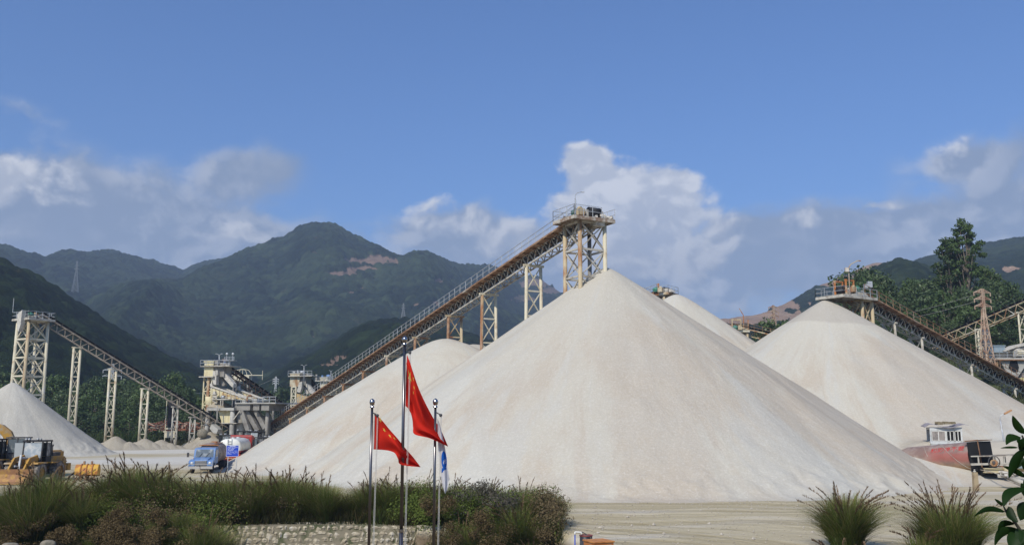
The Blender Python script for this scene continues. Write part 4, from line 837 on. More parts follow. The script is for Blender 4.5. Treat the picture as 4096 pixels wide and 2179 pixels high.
def plant2():
    O = P(1180, 1760, 228); O.z = 0
    r = thing('screening_plant', 'farther plant with a rust streaked cream bin and twin arm lamp above the long conveyor', 'screening plant', O, -.3, 'stone crushing plants')
    p = Plant(O, -.3, r); bx, poly = p.bx, p.poly
    p.part('surge_bin', mat('streaked_cream', (.50, .44, .31), .8, col2=(.30, .17, .08), scale=.5, thr=(.48, .62), stretch=(1, 1, .5)), lambda b: (bx(b, 1160, 1198, 1493, 1545, 0, 3.2), bx(b, 1158, 1200, 1491, 1495, -.1, 3.3)))
    p.part('top_deck', PALE, lambda b: (bx(b, 1152, 1247, 1502, 1505, -.8, 4), poly(b, [(1212, 1502), (1246, 1502), (1226, 1495)], -.2, 2)))
    p.part('deck_railing', GALV, lambda b: (p.rail(b, (1152, 1502, -.7), (1247, 1502, -.7), 1.2), p.rail(b, (1152, 1502, 3.8), (1247, 1502, 3.8), 1.2)))
    p.part('drive_motor', GALV, lambda b: (bx(b, 1172, 1180, 1484, 1492, .5, 1.2), bx(b, 1188, 1194, 1480, 1492, .5, 1.2), b.tube(p.L(1202, 1488, 1), p.L(1216, 1488, 1), .4)))
    p.part('drive_housing', CONCD, lambda b: bx(b, 1198, 1224, 1504, 1540, .4, 3))
    def lamp(b):
        a = p.L(1216, 1540, -.9); t = p.L(1216, 1464, -.9); b.tube(a, t, .1, .08, 8)
        for s in (-1, 1): b.bar(t, t+Vector((s*.5, 0, .3)), .07); b.box(t+Vector((s*.65, 0, .33)), (.4, .16, .1))
    p.part('lamp_post', GALV, lamp)
    def tw(b):
        for ly in (0, 2.5):
            xa, xb = p.L(1167, 1547, ly).x, p.L(1185, 1547, ly).x; z = p.L(1167, 1547, ly).z
            b.bar((xa, ly, 0), (xa, ly, z), .3); b.bar((xb, ly, 0), (xb, ly, z), .3); xpanels(b, Vector((xa, ly, 0)), Vector((xa, ly, z)), Vector((xb, ly, 0)), Vector((xb, ly, z)), 6, .12)
    p.part('steel_columns', CREAM, tw)
    for pts, l in (([(1187, 1566), (1196, 1528), (1208, 1526), (1206, 1550), (1200, 1570)], -.5), ([(1218, 1534), (1230, 1534), (1256, 1566), (1252, 1574), (1240, 1572)], .5), ([(1208, 1548), (1216, 1545), (1234, 1568), (1230, 1574), (1222, 1572)], 1.2)):
        p.part('feed_chute', DUSTY, lambda b: poly(b, pts, l, l+1))
    p.part('screen', mat('ochre_panel', (.48, .33, .14)), lambda b: poly(b, [(1187, 1573), (1230, 1588), (1262, 1598), (1262, 1610), (1187, 1608)], 0, 2))
    p.part('lower_deck', CONCD, lambda b: (bx(b, 1180, 1290, 1608, 1613, -.5, 5), bx(b, 1190, 1280, 1613, 1750, 2, 4)))
plant2()
def plant3():
    O = P(1300, 1760, 262); O.z = 0
    r = thing('screening_plant', 'farthest plant with a small cream bin just above the long conveyor handrail', 'screening plant', O, -.3, 'stone crushing plants')
    p = Plant(O, -.3, r); bx = p.bx
    p.part('surge_bin', CREAM, lambda b: (bx(b, 1280, 1311, 1509, 1548, 0, 3.2), bx(b, 1279, 1312, 1508, 1511, -.1, 3.3)))
    p.part('top_deck', PALE, lambda b: (bx(b, 1260, 1342, 1520, 1524, -.8, 4), bx(b, 1312, 1330, 1524, 1560, .5, 3), bx(b, 1262, 1267, 1497, 1520, -.5, 0)))
    p.part('deck_railing', GALV, lambda b: (p.rail(b, (1260, 1521, -.7), (1342, 1521, -.7), 1.1), p.rail(b, (1260, 1521, 3.8), (1342, 1521, 3.8), 1.1)))
    p.part('drive_motor', BLUEP, lambda b: (b.tube(p.L(1308, 1504, 1), p.L(1322, 1504, 1), .45), bx(b, 1286, 1291, 1500, 1509, .5, 1)))
    def lamp(b): a = p.L(1324, 1540, -.9); t = p.L(1324, 1484, -.9); b.tube(a, t, .1, .08, 8); b.bar(t, t+Vector((-.6, 0, .3)), .07); b.bar(t, t+Vector((.5, 0, .25)), .07)
    p.part('lamp_post', GALV, lamp)
    p.part('steel_columns', CREAM, lambda b: (bx(b, 1283, 1288, 1548, 1760, 0, .5), bx(b, 1303, 1308, 1548, 1760, 0, .5), bx(b, 1312, 1345, 1560, 1760, 2, 4)))
plant3()
for (a_, b_, lb) in ((P(1330, 1640, 236), P(1222, 1502, 230), 'dark feed conveyor behind the rust streaked cream bin'),):
    cc = thing('belt_conveyor', lb, 'conveyor', (a_.x, a_.y, 0), group='belt conveyors'); conveyor(cc, a_, b_, 1.4, 1.4, walk=False, rail=False, m_tr=RUSTD)
def plant4():
    O = P(4040, 1560, 150); O.z = P(4040, 1540, 150).z-1
    r = thing('crushing_plant', 'concrete crusher station with a pointed hopper and blue grey tank at the right edge', 'crushing plant', O, 0, 'stone crushing plants')
    p = Plant(O, 0, r); bx, poly = p.bx, p.poly
    p.part('water_tank', mat('blue_grey_steel', (.22, .29, .33), .6, col2=(.3, .33, .34), scale=2), lambda b: (bx(b, 3976, 4021, 1383, 1409, 1, 3), bx(b, 3973, 4023, 1380, 1384, .9, 3.1)))
    p.part('deck', DUSTY, lambda b: (bx(b, 3967, 4200, 1431, 1436, -.5, 5), bx(b, 3985, 4200, 1409, 1431, 2, 4.6), poly(b, [(4068, 1400), (4078, 1392), (4095, 1400), (4095, 1425), (4068, 1425)], -.2, 1)))
    p.part('deck_edge', RUST, lambda b: bx(b, 3967, 4200, 1436, 1441, -.52, 5.02))
    p.part('deck_railing', GALV, lambda b: p.rail(b, (3970, 1431, -.4), (4180, 1431, -.4), 1.0))
    p.part('screen', DUSTY, lambda b: (poly(b, [(4015, 1402), (4060, 1380), (4200, 1350), (4200, 1360), (4062, 1390), (4020, 1405)], .5, 2.5)))
    p.part('screen_bed', CONCD, lambda b: poly(b, [(4030, 1398), (4060, 1384), (4200, 1356), (4200, 1376), (4070, 1400)], .8, 2.3))
    p.part('screen_roll', CREAM, lambda b: b.tube(p.L(4068, 1410, 0), p.L(4180, 1410, 0), .4, n=12))
    p.part('hopper', CONC, lambda b: poly(b, [(4000, 1441), (4140, 1441), (4140, 1460), (4110, 1450), (4056, 1531), (4048, 1528)], 0, 3))
    p.part('hopper_opening', INNER_SHADE, lambda b: poly(b, [(4042, 1442), (4068, 1442), (4076, 1468), (4072, 1486), (4054, 1488), (4034, 1470)], -.06, -.02))  # flat dark sheet painting the shade of a hole on the hopper
    p.part('concrete_leg', CONCD, lambda b: poly(b, [(3990, 1441), (4003, 1441), (4056, 1560), (4046, 1560)], 1.5, 3))
    p.part('concrete_leg', CONCD, lambda b: poly(b, [(4118, 1441), (4150, 1441), (4070, 1560), (4060, 1536)], .6, 2.2))
    p.part('crusher_box', CREAMR, lambda b: (bx(b, 3930, 3966, 1441, 1470, -.5, 2), bx(b, 3948, 3980, 1462, 1480, -.6, 2)))
    p.part('slot', INNER_SHADE, lambda b: bx(b, 3946, 3962, 1459, 1462, -.56, -.5))
    p.part('pipe', CREAMR, lambda b: (b.path([p.L(3968, 1444, -.4), p.L(3981, 1448, -.4), p.L(3984, 1465, -.4), p.L(3984, 1500, -.4)], .22, 8), bx(b, 3990, 3994, 1441, 1500, -.3, 0)))
    p.part('yellow_panel', YELB if 0 else mat('faded_yellow', (.50, .44, .20), .7), lambda b: poly(b, [(4076, 1512), (4140, 1500), (4140, 1545), (4096, 1545), (4080, 1528)], -1.5, -1.3))
    p.part('base_wall', CONCD, lambda b: (bx(b, 3995, 4180, 1500, 1580, 3.2, 4)))
plant4()

# ================================================================ pylons
from mathutils.bvhtree import BVHTree
HB = []
for nm in ('far_hills', 'left_hill', 'middle_hill', 'right_hills', 'wooded_right_spur'):
    me = bpy.data.objects[nm].data; HB.append((nm, BVHTree.FromPolygons([v.co[:] for v in me.vertices], [p_.vertices[:] for p_ in me.polygons])))
def hit(px, py, only=None):
    best = None
    for nm, bv in HB:
        if only and nm != only: continue
        h = bv.ray_cast(Vector((0, 0, CAMZ)), ray(px, py).normalized())
        if h[0] is not None and (best is None or h[3] < best[1]): best = (h[0], h[3])
    return best[0] if best else None
def pylon(label, base, top_z, wb, arms, m_, r=.12, rz=.3, wt=None, grp='power pylons'):
    H_ = top_z-base.z; wt = wt or wb*.22
    root = thing('power_pylon', label, 'pylon', base, rz, grp)
    w_at = lambda z: wb+(wt-wb)*min(1, z/(H_*.72)); n = 8; b = MB(); zs = [H_*(1-(1-k/n)**1.25) for k in range(n+1)]
    cs = lambda z: [Vector((sx*w_at(z)/2, sy*w_at(z)/2, z)) for sx, sy in ((-1, -1), (1, -1), (1, 1), (-1, 1))]
    for k in range(n):
        a, c = cs(zs[k]), cs(zs[k+1])
        for i in range(4): j = (i+1) % 4; b.bar(a[i], c[i], r*1.3); b.bar(a[i], c[j], r*.8); b.bar(a[j], c[i], r*.8); b.bar(c[i], c[j], r*.8)
    b.build('lattice', m_, root)
    for z, half in arms:
        b = MB(); wz = w_at(z)/2
        for s in (-1, 1):
            tip = Vector((s*half, 0, z))
            for y in (-wz, wz): b.bar((s*wz, y, z), tip, r); b.bar((s*wz, y, z+half*.32), tip, r*.8); b.bar((s*wz*1.0, y, z), (s*wz, y, z+half*.32), r*.8); m0 = Vector((s*wz, y, z)).lerp(tip, .5); b.bar(m0, Vector((s*wz, y, z+half*.32)), r*.6)
            b.tube(tip, tip-Vector((0, 0, half*.35)), r*.7, n=6)
        b.build('cross_arm', m_, root)
    return root
def pyl(label, px, ytop, ybase, d, half_px, arm_ys, wb_px, m_, rz=.25, r=.12):
    base = P(px, ybase, d); tz = P(px, ytop, d).z; s = d/FPX
    return pylon(label, base, tz, wb_px*s, [(P(px, y, d).z-base.z, half_px*s/math.cos(rz)) for y in arm_ys], m_, r, rz)
RW = mat('rusty_pylon_steel', (.42, .31, .22), .8, col2=(.30, .17, .11), scale=.8)
PW = mat('pylon_steel', (.52, .52, .50), .5, .2); FPW = mat('dull_pylon_steel', (.20, .21, .21), .7)
pyr = pyl('rust streaked lattice pylon standing tall beside the zigzag conveyor at the right', 3952, 1156, 1470, 148, 38, (1170, 1197, 1225), 40, RW, r=.13)
pym = pyl('small rusty pylon in the gap beside the low far conveyor', 3098, 1221, 1345, 300, 21, (1230, 1247, 1264), 24, RW, r=.16)
pyl('white lattice pylon rising from the trees behind the left trestles', 436, 1455, 1690, 262, 30, (1480, 1503, 1550), 34, PW, r=.14, rz=.5)
pyl('slim grey pylon between the two plants, right of the dark feed conveyor', 1098, 1506, 1650, 380, 11, (1516, 1524, 1533), 22, PW, r=.16)
h = hit(300, 1168, 'far_hills') or P(300, 1168, 1100); s = h.y/FPX
pylon('faint tall pylon on the distant slope above the left tower', h, P(300, 1045, h.y).z, 22*s, [(95*s, 9*s), (108*s, 8*s)], FPW, .28, .2)
h = hit(1613, 1271, 'far_hills') or P(1613, 1271, 1100); s = h.y/FPX
pylon('faint small pylon on the hillside above the long conveyor', h, P(1613, 1213, h.y).z, 16*s, [(40*s, 7*s), (50*s, 6*s)], FPW, .3, .2)
def wires(label, ps, sag, r, m_=DARK):
    b = MB()
    for a, c in ps:
        a, c = Vector(a), Vector(c); pts = [a.lerp(c, k/10)-Vector((0, 0, sag*4*(k/10)*(1-k/10))) for k in range(11)]; b.path(pts, r, 4)
    o = b.build('power_lines', m_); return tag(o, label, 'power lines')
b0_ = P(3985, 1170, 200)
wires('thin power lines running off right from the rusty pylon beside the zigzag conveyor', [(P(3988, 1172, 148), P(4300, 1225, 260)), (P(3988, 1200, 148), P(4300, 1262, 260)), (P(3920, 1172, 148), P(3120, 1240, 300)), (P(3920, 1200, 148), P(3120, 1252, 300))], 4, .035, PALE)
wires('thin power lines strung past the slim grey pylon between the plants', [(P(1108, 1518, 380), P(1240, 1530, 500)), (P(1108, 1534, 380), P(1240, 1552, 500)), (P(1088, 1518, 380), P(440, 1482, 262))], 6, .05, PALE)
# ================================================================ vehicles (local frame: +x forward, +y left)
def wheel(root, x, y, r, w_, m_=TYRE, rim=YEL, lugs=True):
    s = 1 if y > 0 else -1
    q = MB(); q.lathe([(r*.55, -w_/2), (r*.86, -w_/2), (r*.97, -w_*.4), (r, -w_*.2), (r, w_*.2), (r*.97, w_*.4), (r*.86, w_/2), (r*.55, w_/2)], (x, y, r), 'Y', 28)
    if lugs:
        for k in range(22):
            a = k*2*math.pi/22; c = Vector((math.cos(a)*r, 0, math.sin(a)*r)); q.bar(Vector((x, y-w_*.45, r))+c*.99, Vector((x, y+w_*.02, r))+Vector((math.cos(a+.12)*r, 0, math.sin(a+.12)*r))*1.01, .07, .07); q.bar(Vector((x, y+w_*.45, r))+c*.99, Vector((x, y-w_*.02, r))+Vector((math.cos(a+.12)*r, 0, math.sin(a+.12)*r))*1.01, .07, .07)
    wl = q.build('wheel', m_, root)
    q = MB(); q.lathe([(0, .02*s), (r*.2, .0), (r*.22, -.1*s), (r*.5, -.14*s), (r*.56, 0)], (x, y+s*w_*.42, r), 'Y', 20); q.build('rim', rim, wl)
def wheel_loader(label, loc, rz, door=True, group='yellow wheel loaders'):
    t = thing('wheel_loader', label, 'wheel loader', loc, rz, group)
    q = MB(); q.prism([(-3.5, 1.0), (-.9, 1.0), (-.9, 1.75), (-1.2, 2.05), (-3.2, 1.95), (-3.5, 1.7)], -.85, .85); q.bb(-3.9, -3.3, -1.1, 1.1, .75, 1.35); q.build('engine_cover', YEL, t, bevel=.04)
    q = MB(); q.bb(-2.9, -1.6, -.6, .6, 2.02, 2.3); q.tube((-2.0, .3, 2.3), (-2.0, .3, 2.8), .07); q.tube((-2.0, .3, 2.8), (-2.1, .3, 2.95), .08); q.build('exhaust', DARK, t)
    q = MB(); [q.bb(-3.56, -3.50, -.7+.2*k, -.62+.2*k, 1.15, 1.75) for k in range(8)]; q.bb(-3.54, -3.51, -.8, .8, 1.1, 1.8); q.build('radiator_grille', DARK, t)
    for s in (-1, 1):
        q = MB(); q.bb(-2.6, -.2, s*1.08-.27, s*1.08+.27, 1.5, 1.6); q.build('mudguard', YEL, t)
        q = MB(); q.prism([(.7, 1.62), (2.2, 1.62), (2.3, 1.5), (.7, 1.5)], s*1.12-.27, s*1.12+.27); q.build('mudguard', YEL, t)
    q = MB(); q.bb(-3.2, .1, -.55, .55, .6, 1.1); q.bb(.2, 2.0, -.5, .5, .55, 1.15); q.tube((.15, 0, .6), (.15, 0, 1.2), .2); q.bb(-1.5-.15, -1.5+.15, -1, 1, .6, .95); q.bb(1.5-.15, 1.5+.15, -1, 1, .6, .95); q.build('chassis', RUSTD, t)
    q = MB(); q.prism([(.5, 1.1), (1.2, 1.1), (1.3, 2.1), (.9, 2.2), (.5, 1.6)], -.62, -.45); q.prism([(.5, 1.1), (1.2, 1.1), (1.3, 2.1), (.9, 2.2), (.5, 1.6)], .45, .62); q.bb(.6, 1.0, -.45, .45, 1.3, 1.8); q.build('boom_tower', YEL, t)
    for s in (-1, 1):
        q = MB(); q.prism([(.95, 2.05), (1.15, 2.15), (2.2, 2.0), (3.05, 1.05), (3.2, .55), (2.95, .5), (2.65, 1.05), (1.9, 1.65), (1.05, 1.8)], s*.62-.07, s*.62+.07); q.build('lift_arm', YEL, t)
    q = MB(); q.tube((1.0, -.45, 1.2), (2.4, -.45, 1.35), .08); q.tube((1.0, .45, 1.2), (2.4, .45, 1.35), .08); q.tube((1.2, 0, 1.9), (2.3, 0, 2.0), .09); q.bar((2.3, 0, 2.25), (2.5, 0, 1.1), .14); q.bar((2.5, 0, 1.1), (3.1, 0, .8), .1); q.build('hydraulics', GALV, t)
    q = MB(); prof = [(3.1, 1.15), (3.0, .75), (3.05, .35), (3.35, .08), (4.25, .03), (4.25, .1), (3.4, .2), (3.18, .42), (3.13, .75), (3.25, 1.15)]
    q.prism(prof, -1.42, 1.42); q.prism([(3.05, 1.15), (3.05, .3), (3.35, .05), (4.2, .05), (3.9, .6), (3.4, 1.1)], -1.47, -1.40); q.prism([(3.05, 1.15), (3.05, .3), (3.35, .05), (4.2, .05), (3.9, .6), (3.4, 1.1)], 1.40, 1.47)
    q.build('bucket', mat('worn_bucket_steel', (.30, .16, .08), .7, col2=(.42, .25, .08), scale=2), t)
    c = MB(); x0, x1, y, z0, z1 = -.85, .55, .78, 1.3, 3.25
    for a, b_ in ((x0, -y), (x0, y), (x1, -y), (x1, y), (-.1, -y), (-.1, y)): c.bar((a+(.18 if a == x1 else 0), b_, z0), (a, b_, z1), .09)
    c.prism([(x0-.1, z1), (x1+.1, z1), (x1+.14, z1+.04), (x1, z1+.13), (x0, z1+.13)], -.88, .88); c.bb(x0, x1+.18, -y, y, z0-.08, z0+.02)
    c.bb(x1+.1, x1+.19, -y, y, z0, 1.75); c.bb(x0-.02, x0+.04, -y, y, z0, 2.0)
    for s in (-1, 1): c.bb(x0, -.1, s*y-.03, s*y+.03, z0, 2.0)
    cab = c.build('cab', mat('dark_cab_frame', (.035, .033, .033), .6), t)
    g = MB(); g.quad((x1+.12, -y+.05, 1.78), (x1+.12, y-.05, 1.78), (x1, y-.05, z1-.08), (x1, -y+.05, z1-.08)); g.add([(x1+.10, -y+.05, 1.78), (x1+.10, y-.05, 1.78), (x1-.02, y-.05, z1-.08), (x1-.02, -y+.05, z1-.08)], [(3, 2, 1, 0)]); g.build('windscreen', mat('dusty_clear_glass', (.30, .33, .34), .15, col2=(.5, .49, .45), scale=2, spec=.7), cab)
    g = MB(); g.bb(x0+.05, -.15, -y-.01, -y+.01, 2.05, z1-.1); g.bb(x0+.05, -.15, y-.01, y+.01, 2.05, z1-.1); g.bb(x0-.01, x0+.01, -y+.05, y-.05, 2.05, z1-.1); g.build('side_glass', GLASS, cab)
    if door:
        g = MB(); g.bb(.5, .54, -1.55, -.82, 1.35, 3.15); g.build('door', mat('open_glass_door', (.34, .36, .36), .2, spec=.6), cab)
    q = MB()
    for yy in (-.6, -.35, .35, .6): q.lathe([(0, .08), (.09, .06), (.1, -.05), (.03, -.08)], (x1+.05, yy, z1+.2), 'X', 10)
    q.build('work_lamps', GALV, cab)
    q = MB(); [q.bb(.0, .35, -1.3, -.95, .7+.3*k, .74+.3*k) for k in range(3)]; q.bar((0, -1.3, .7), (0, -1.3, 2.2), .04); q.bar((.35, -1.3, .7), (.35, -1.3, 2.2), .04); q.build('steps', YEL, t)
    for x in (-1.5, 1.5):
        for yy in (-1.1, 1.1): wheel(t, x, yy, .8, .62)
    return t
LA = math.radians(-91)
lp = P(138, 1900, 78.5); ld = wheel_loader('dusty yellow wheel loader with its glass door open and a driver in white', (lp.x, lp.y, 0), LA)
q = dup(ld, (P(-40, 1900, 84).x, 84, 0), math.radians(-85), 'yellow wheel loader cut off by the left edge under the excavator boom')
def ld2(px, d, rz, lb, sc=1.0): p = P(px, 1800, d); return dup(ld, (p.x, p.y, 0), rz, lb, sc)
ld2(968, 124, math.radians(200), 'wheel loader whose dark cab shows just above the tanker, left of its twin', 1.08)
ld2(1020, 127, math.radians(250), 'wheel loader with dark cab parked right behind the tanker cab', 1.05)
ld2(1052, 112, math.radians(-20), 'orange yellow loader front poking out between the tanker cab and the heap', .9)
ld2(905, 118, math.radians(160), 'wheel loader peeping out left of the white tank', .95)
def driver():
    # seated figure, one skinned surface; white shirt, dark trousers
    me = bpy.data.meshes.new('person'); J = {}
    pts = [('pelvis', (0, 0, 0), .15), ('waist', (.0, 0, .18), .13), ('chest', (.04, 0, .40), .17), ('neck', (.06, 0, .56), .06), ('head', (.08, 0, .68), .10), ('crown', (.08, 0, .80), .085),
           ('hl', (.05, .10, 0), .10), ('kl', (.45, .16, .02), .075), ('al', (.48, .16, -.40), .05), ('fl', (.62, .17, -.45), .045),
           ('hr', (.05, -.10, 0), .10), ('kr', (.45, -.16, .02), .075), ('ar', (.48, -.16, -.40), .05), ('fr', (.62, -.17, -.45), .045),
           ('sl', (.04, .20, .47), .075), ('el', (.18, .25, .24), .05), ('wl', (.42, .16, .30), .035), ('nl', (.50, .14, .31), .03),
           ('sr', (.04, -.20, .47), .075), ('er', (.18, -.25, .24), .05), ('wr', (.42, -.16, .30), .035), ('nr', (.50, -.14, .31), .03)]
    ed = [('pelvis', 'waist'), ('waist', 'chest'), ('chest', 'neck'), ('neck', 'head'), ('head', 'crown'), ('pelvis', 'hl'), ('hl', 'kl'), ('kl', 'al'), ('al', 'fl'), ('pelvis', 'hr'), ('hr', 'kr'), ('kr', 'ar'), ('ar', 'fr'),
          ('chest', 'sl'), ('sl', 'el'), ('el', 'wl'), ('wl', 'nl'), ('chest', 'sr'), ('sr', 'er'), ('er', 'wr'), ('wr', 'nr')]
    ix = {n: i for i, (n, *_ ) in enumerate(pts)}
    for s, w_ in ((1, 'nl'), (-1, 'nr')):
        base = Vector(pts[ix[w_]][1])
        for k in range(5):
            nm = f'{w_}{k}'; pts.append((nm, tuple(base+Vector((.07-.008*abs(k-2), s*(.024*(k-2)) if k < 4 else -s*.05, -.01-.01*k))), .009)); ix[nm] = len(pts)-1; ed.append((w_, nm))
    me.from_pydata([p[1] for p in pts], [(ix[a], ix[b_]) for a, b_ in ed], [])
    o = bpy.data.objects.new('person', me); S.collection.objects.link(o)
    sk = o.modifiers.new('skin', 'SKIN'); lay = me.skin_vertices.new(name='') if not me.skin_vertices else me.skin_vertices[0]
    for i, p in enumerate(pts): lay.data[i].radius = (p[2], p[2]); lay.data[i].use_root = (i == 0)
    sb = o.modifiers.new('sub', 'SUBSURF'); sb.levels = 1; sb.render_levels = 2
    m = bpy.data.materials.new('driver_clothes'); m.use_nodes = True; t = NT(m.node_tree); tc = t.n.new('ShaderNodeTexCoord').outputs['Object']; x, y, z = t.sep(tc)[:3]
    shirt = t.m('MULTIPLY', t.m('GREATER_THAN', z, .1), t.m('LESS_THAN', z, .54)); arm = t.m('LESS_THAN', x, .40); c = t.mix(t.m('MULTIPLY', shirt, arm), (.40, .24, .16), (.75, .76, .80))
    c = t.mix(t.m('MULTIPLY', t.m('LESS_THAN', z, .1), t.m('LESS_THAN', x, 2.0)), c, (.04, .045, .06)); hair = t.m('GREATER_THAN', z, .77); c = t.mix(hair, c, (.015, .012, .01)); t.put(t.n['Principled BSDF'].inputs['Base Color'], c)
    me.materials.append(m)
    f = MB(); f.lathe([(0, .11), (.018, .09), (.022, .06)], (.10, 0, .69), 'X', 8); f.box((.17, 0, .645), (.02, .045, .01)); f.box((.175, .035, .72), (.012, .02, .01)); f.box((.175, -.035, .72), (.012, .02, .01)); f.build('face', mat('skin', (.40, .24, .16), .6), o)
    q = MB(); q.lathe([(.0, .115), (.07, .09), (.105, .03), (.11, -.02), (.10, -.04)], (.065, 0, .745), 'Z', 14); q.build('hair', mat('black_hair', (.015, .012, .01), .7), o)
    return tag(o, 'driver in a white shirt sitting in the cab of the wheel loader', 'person')
dv = driver(); Mr = Matrix.Rotation(LA, 3, 'Z'); off_ = Mr@Vector((-.25, -.35, 1.95)); dv.location = Vector((lp.x, lp.y, 0))+off_; dv.rotation_euler = (0, 0, LA)

def excavator():
    p = P(104, 1800, 86); t = thing('excavator', 'yellow excavator behind the loader, its arched boom reaching left out of the picture', 'excavator', (p.x, p.y, 0), math.radians(188))
    q = MB(); q.bb(-2.6, 1.2, -1.35, 1.35, 1.15, 1.5); q.bb(-2.7, -.5, -1.35, 1.3, 1.5, 2.3); q.bb(-2.9, -2.2, -1.3, 1.3, 1.1, 2.2); q.build('upper_body', YEL, t, bevel=.06)
    for s in (-1, 1):
        q = MB(); pr = [(-1.9, .1), (1.9, .1), (2.2, .45), (1.9, .85), (-1.9, .85), (-2.2, .45)]; q.prism(pr, s*1.15-.28, s*1.15+.28); q.build('track', RUSTD, t, bevel=.05)
    q = MB()
    for a, b_ in ((-.45, .4), (-.45, 1.3), (1.1, .4), (1.1, 1.3), (.3, 1.3)): q.bar((a, b_, 1.5), (a, b_, 3.45), .1)
    q.bb(-.6, 1.3, .3, 1.4, 3.4, 3.52); q.bb(-.45, 1.1, .4, 1.3, 1.45, 2.1); cb = q.build('cab', DARK, t)
    q = MB(); q.bb(-.4, 1.05, 1.28, 1.33, 2.15, 3.35); q.bb(1.08, 1.13, .45, 1.25, 1.9, 3.35); q.bb(-.4, 1.05, .37, .41, 2.15, 3.35); q.build('glass', GLASS, cb)
    q = MB(); q.prism([(.5, 1.5), (.8, 2.9), (1.35, 4.0), (2.1, 4.6), (2.8, 4.75), (5.6, 4.1), (5.6, 3.7), (2.9, 4.1), (2.35, 3.9), (1.75, 3.2), (1.45, 2.5), (1.2, 1.4)], -.22, .22); q.build('boom', YEL, t, bevel=.03)
    q = MB(); q.prism([(5.2, 4.3), (5.9, 4.1), (6.5, 1.6), (6.2, 1.5), (5.3, 3.5)], -.18, .18); q.build('stick', YEL, t)
    q = MB(); q.prism([(6.1, 1.7), (6.6, 1.7), (6.9, 1.2), (6.7, .4), (6.0, .1), (5.6, .3), (5.9, .5), (6.3, .9)], -.5, .5); q.build('bucket', RUST, t)
    for s in (-1, 1): q = MB(); q.tube((1.5, s*.35, 1.5), (1.9, s*.35, 2.7), .1); q.tube((1.9, s*.35, 2.7), (2.3, s*.35, 3.9), .05); q.build('boom_cylinder', GALV, t)
    q = MB(); q.tube((3.1, 0, 4.85), (5.0, 0, 4.6), .1); q.path([(2.8, .1, 4.8), (3.0, .1, 5.1), (3.3, .1, 5.1), (3.5, .1, 4.85)], .035); q.path([(2.8, -.1, 4.8), (3.0, -.1, 5.05), (3.3, -.1, 5.05), (3.5, -.1, 4.8)], .035); q.build('stick_cylinder', DARK, t)
excavator()
def spare_bucket():
    p = P(350, 1890, 80); t = thing('excavator_bucket', 'yellow digging bucket lying on the ground behind the tall grass', 'bucket', (p.x, p.y, 0), math.radians(12))
    q = MB(); pr = []
    for k in range(11): a = math.radians(-40+k*24); pr.append((.62*math.cos(a), .72+.62*math.sin(a)))
    inner = [(x*.86, .72+(z-.72)*.86) for x, z in reversed(pr)]
    q.prism(pr+inner, -.85, .85, lambda u, w_, v: (w_, u, v)); q.prism(pr, -.9, -.84, lambda u, w_, v: (w_, u, v)); q.prism(pr, .84, .9, lambda u, w_, v: (w_, u, v)); q.build('shell', mat('worn_yellow_bucket', (.60, .34, .05), .6, col2=(.42, .17, .05), scale=2.2, thr=(.48, .62)), t)
    q = MB()
    for x in (-.45, .0, .45): q.lathe([(.62, -.05), (.67, -.05), (.67, .05), (.62, .05)], (x, 0, .72), 'X', 24)
    q.build('wear_strips', ORG, t)
    for x in (-.3, .3): q = MB(); q.prism([(-.2, 1.3), (.2, 1.3), (.12, 1.6), (-.12, 1.6)], x-.06, x+.06, lambda u, w_, v: (w_, u, v)); q.build('lug', RUST, t)
    q = MB(); [q.bar((x, -.5, .25), (x, -.85, .1), .12, .07) for x in (-.7, -.35, 0, .35, .7)]; q.build('teeth', RUST, t)
spare_bucket()
def truck_wheels(t, xs, w_=2.3, r=.5, dual=()):
    for x in xs:
        for s in (-1, 1): wheel(t, x, s*(w_/2-.16), r, .3 if x not in dual else .55, RUBBER, DARK, lugs=False)
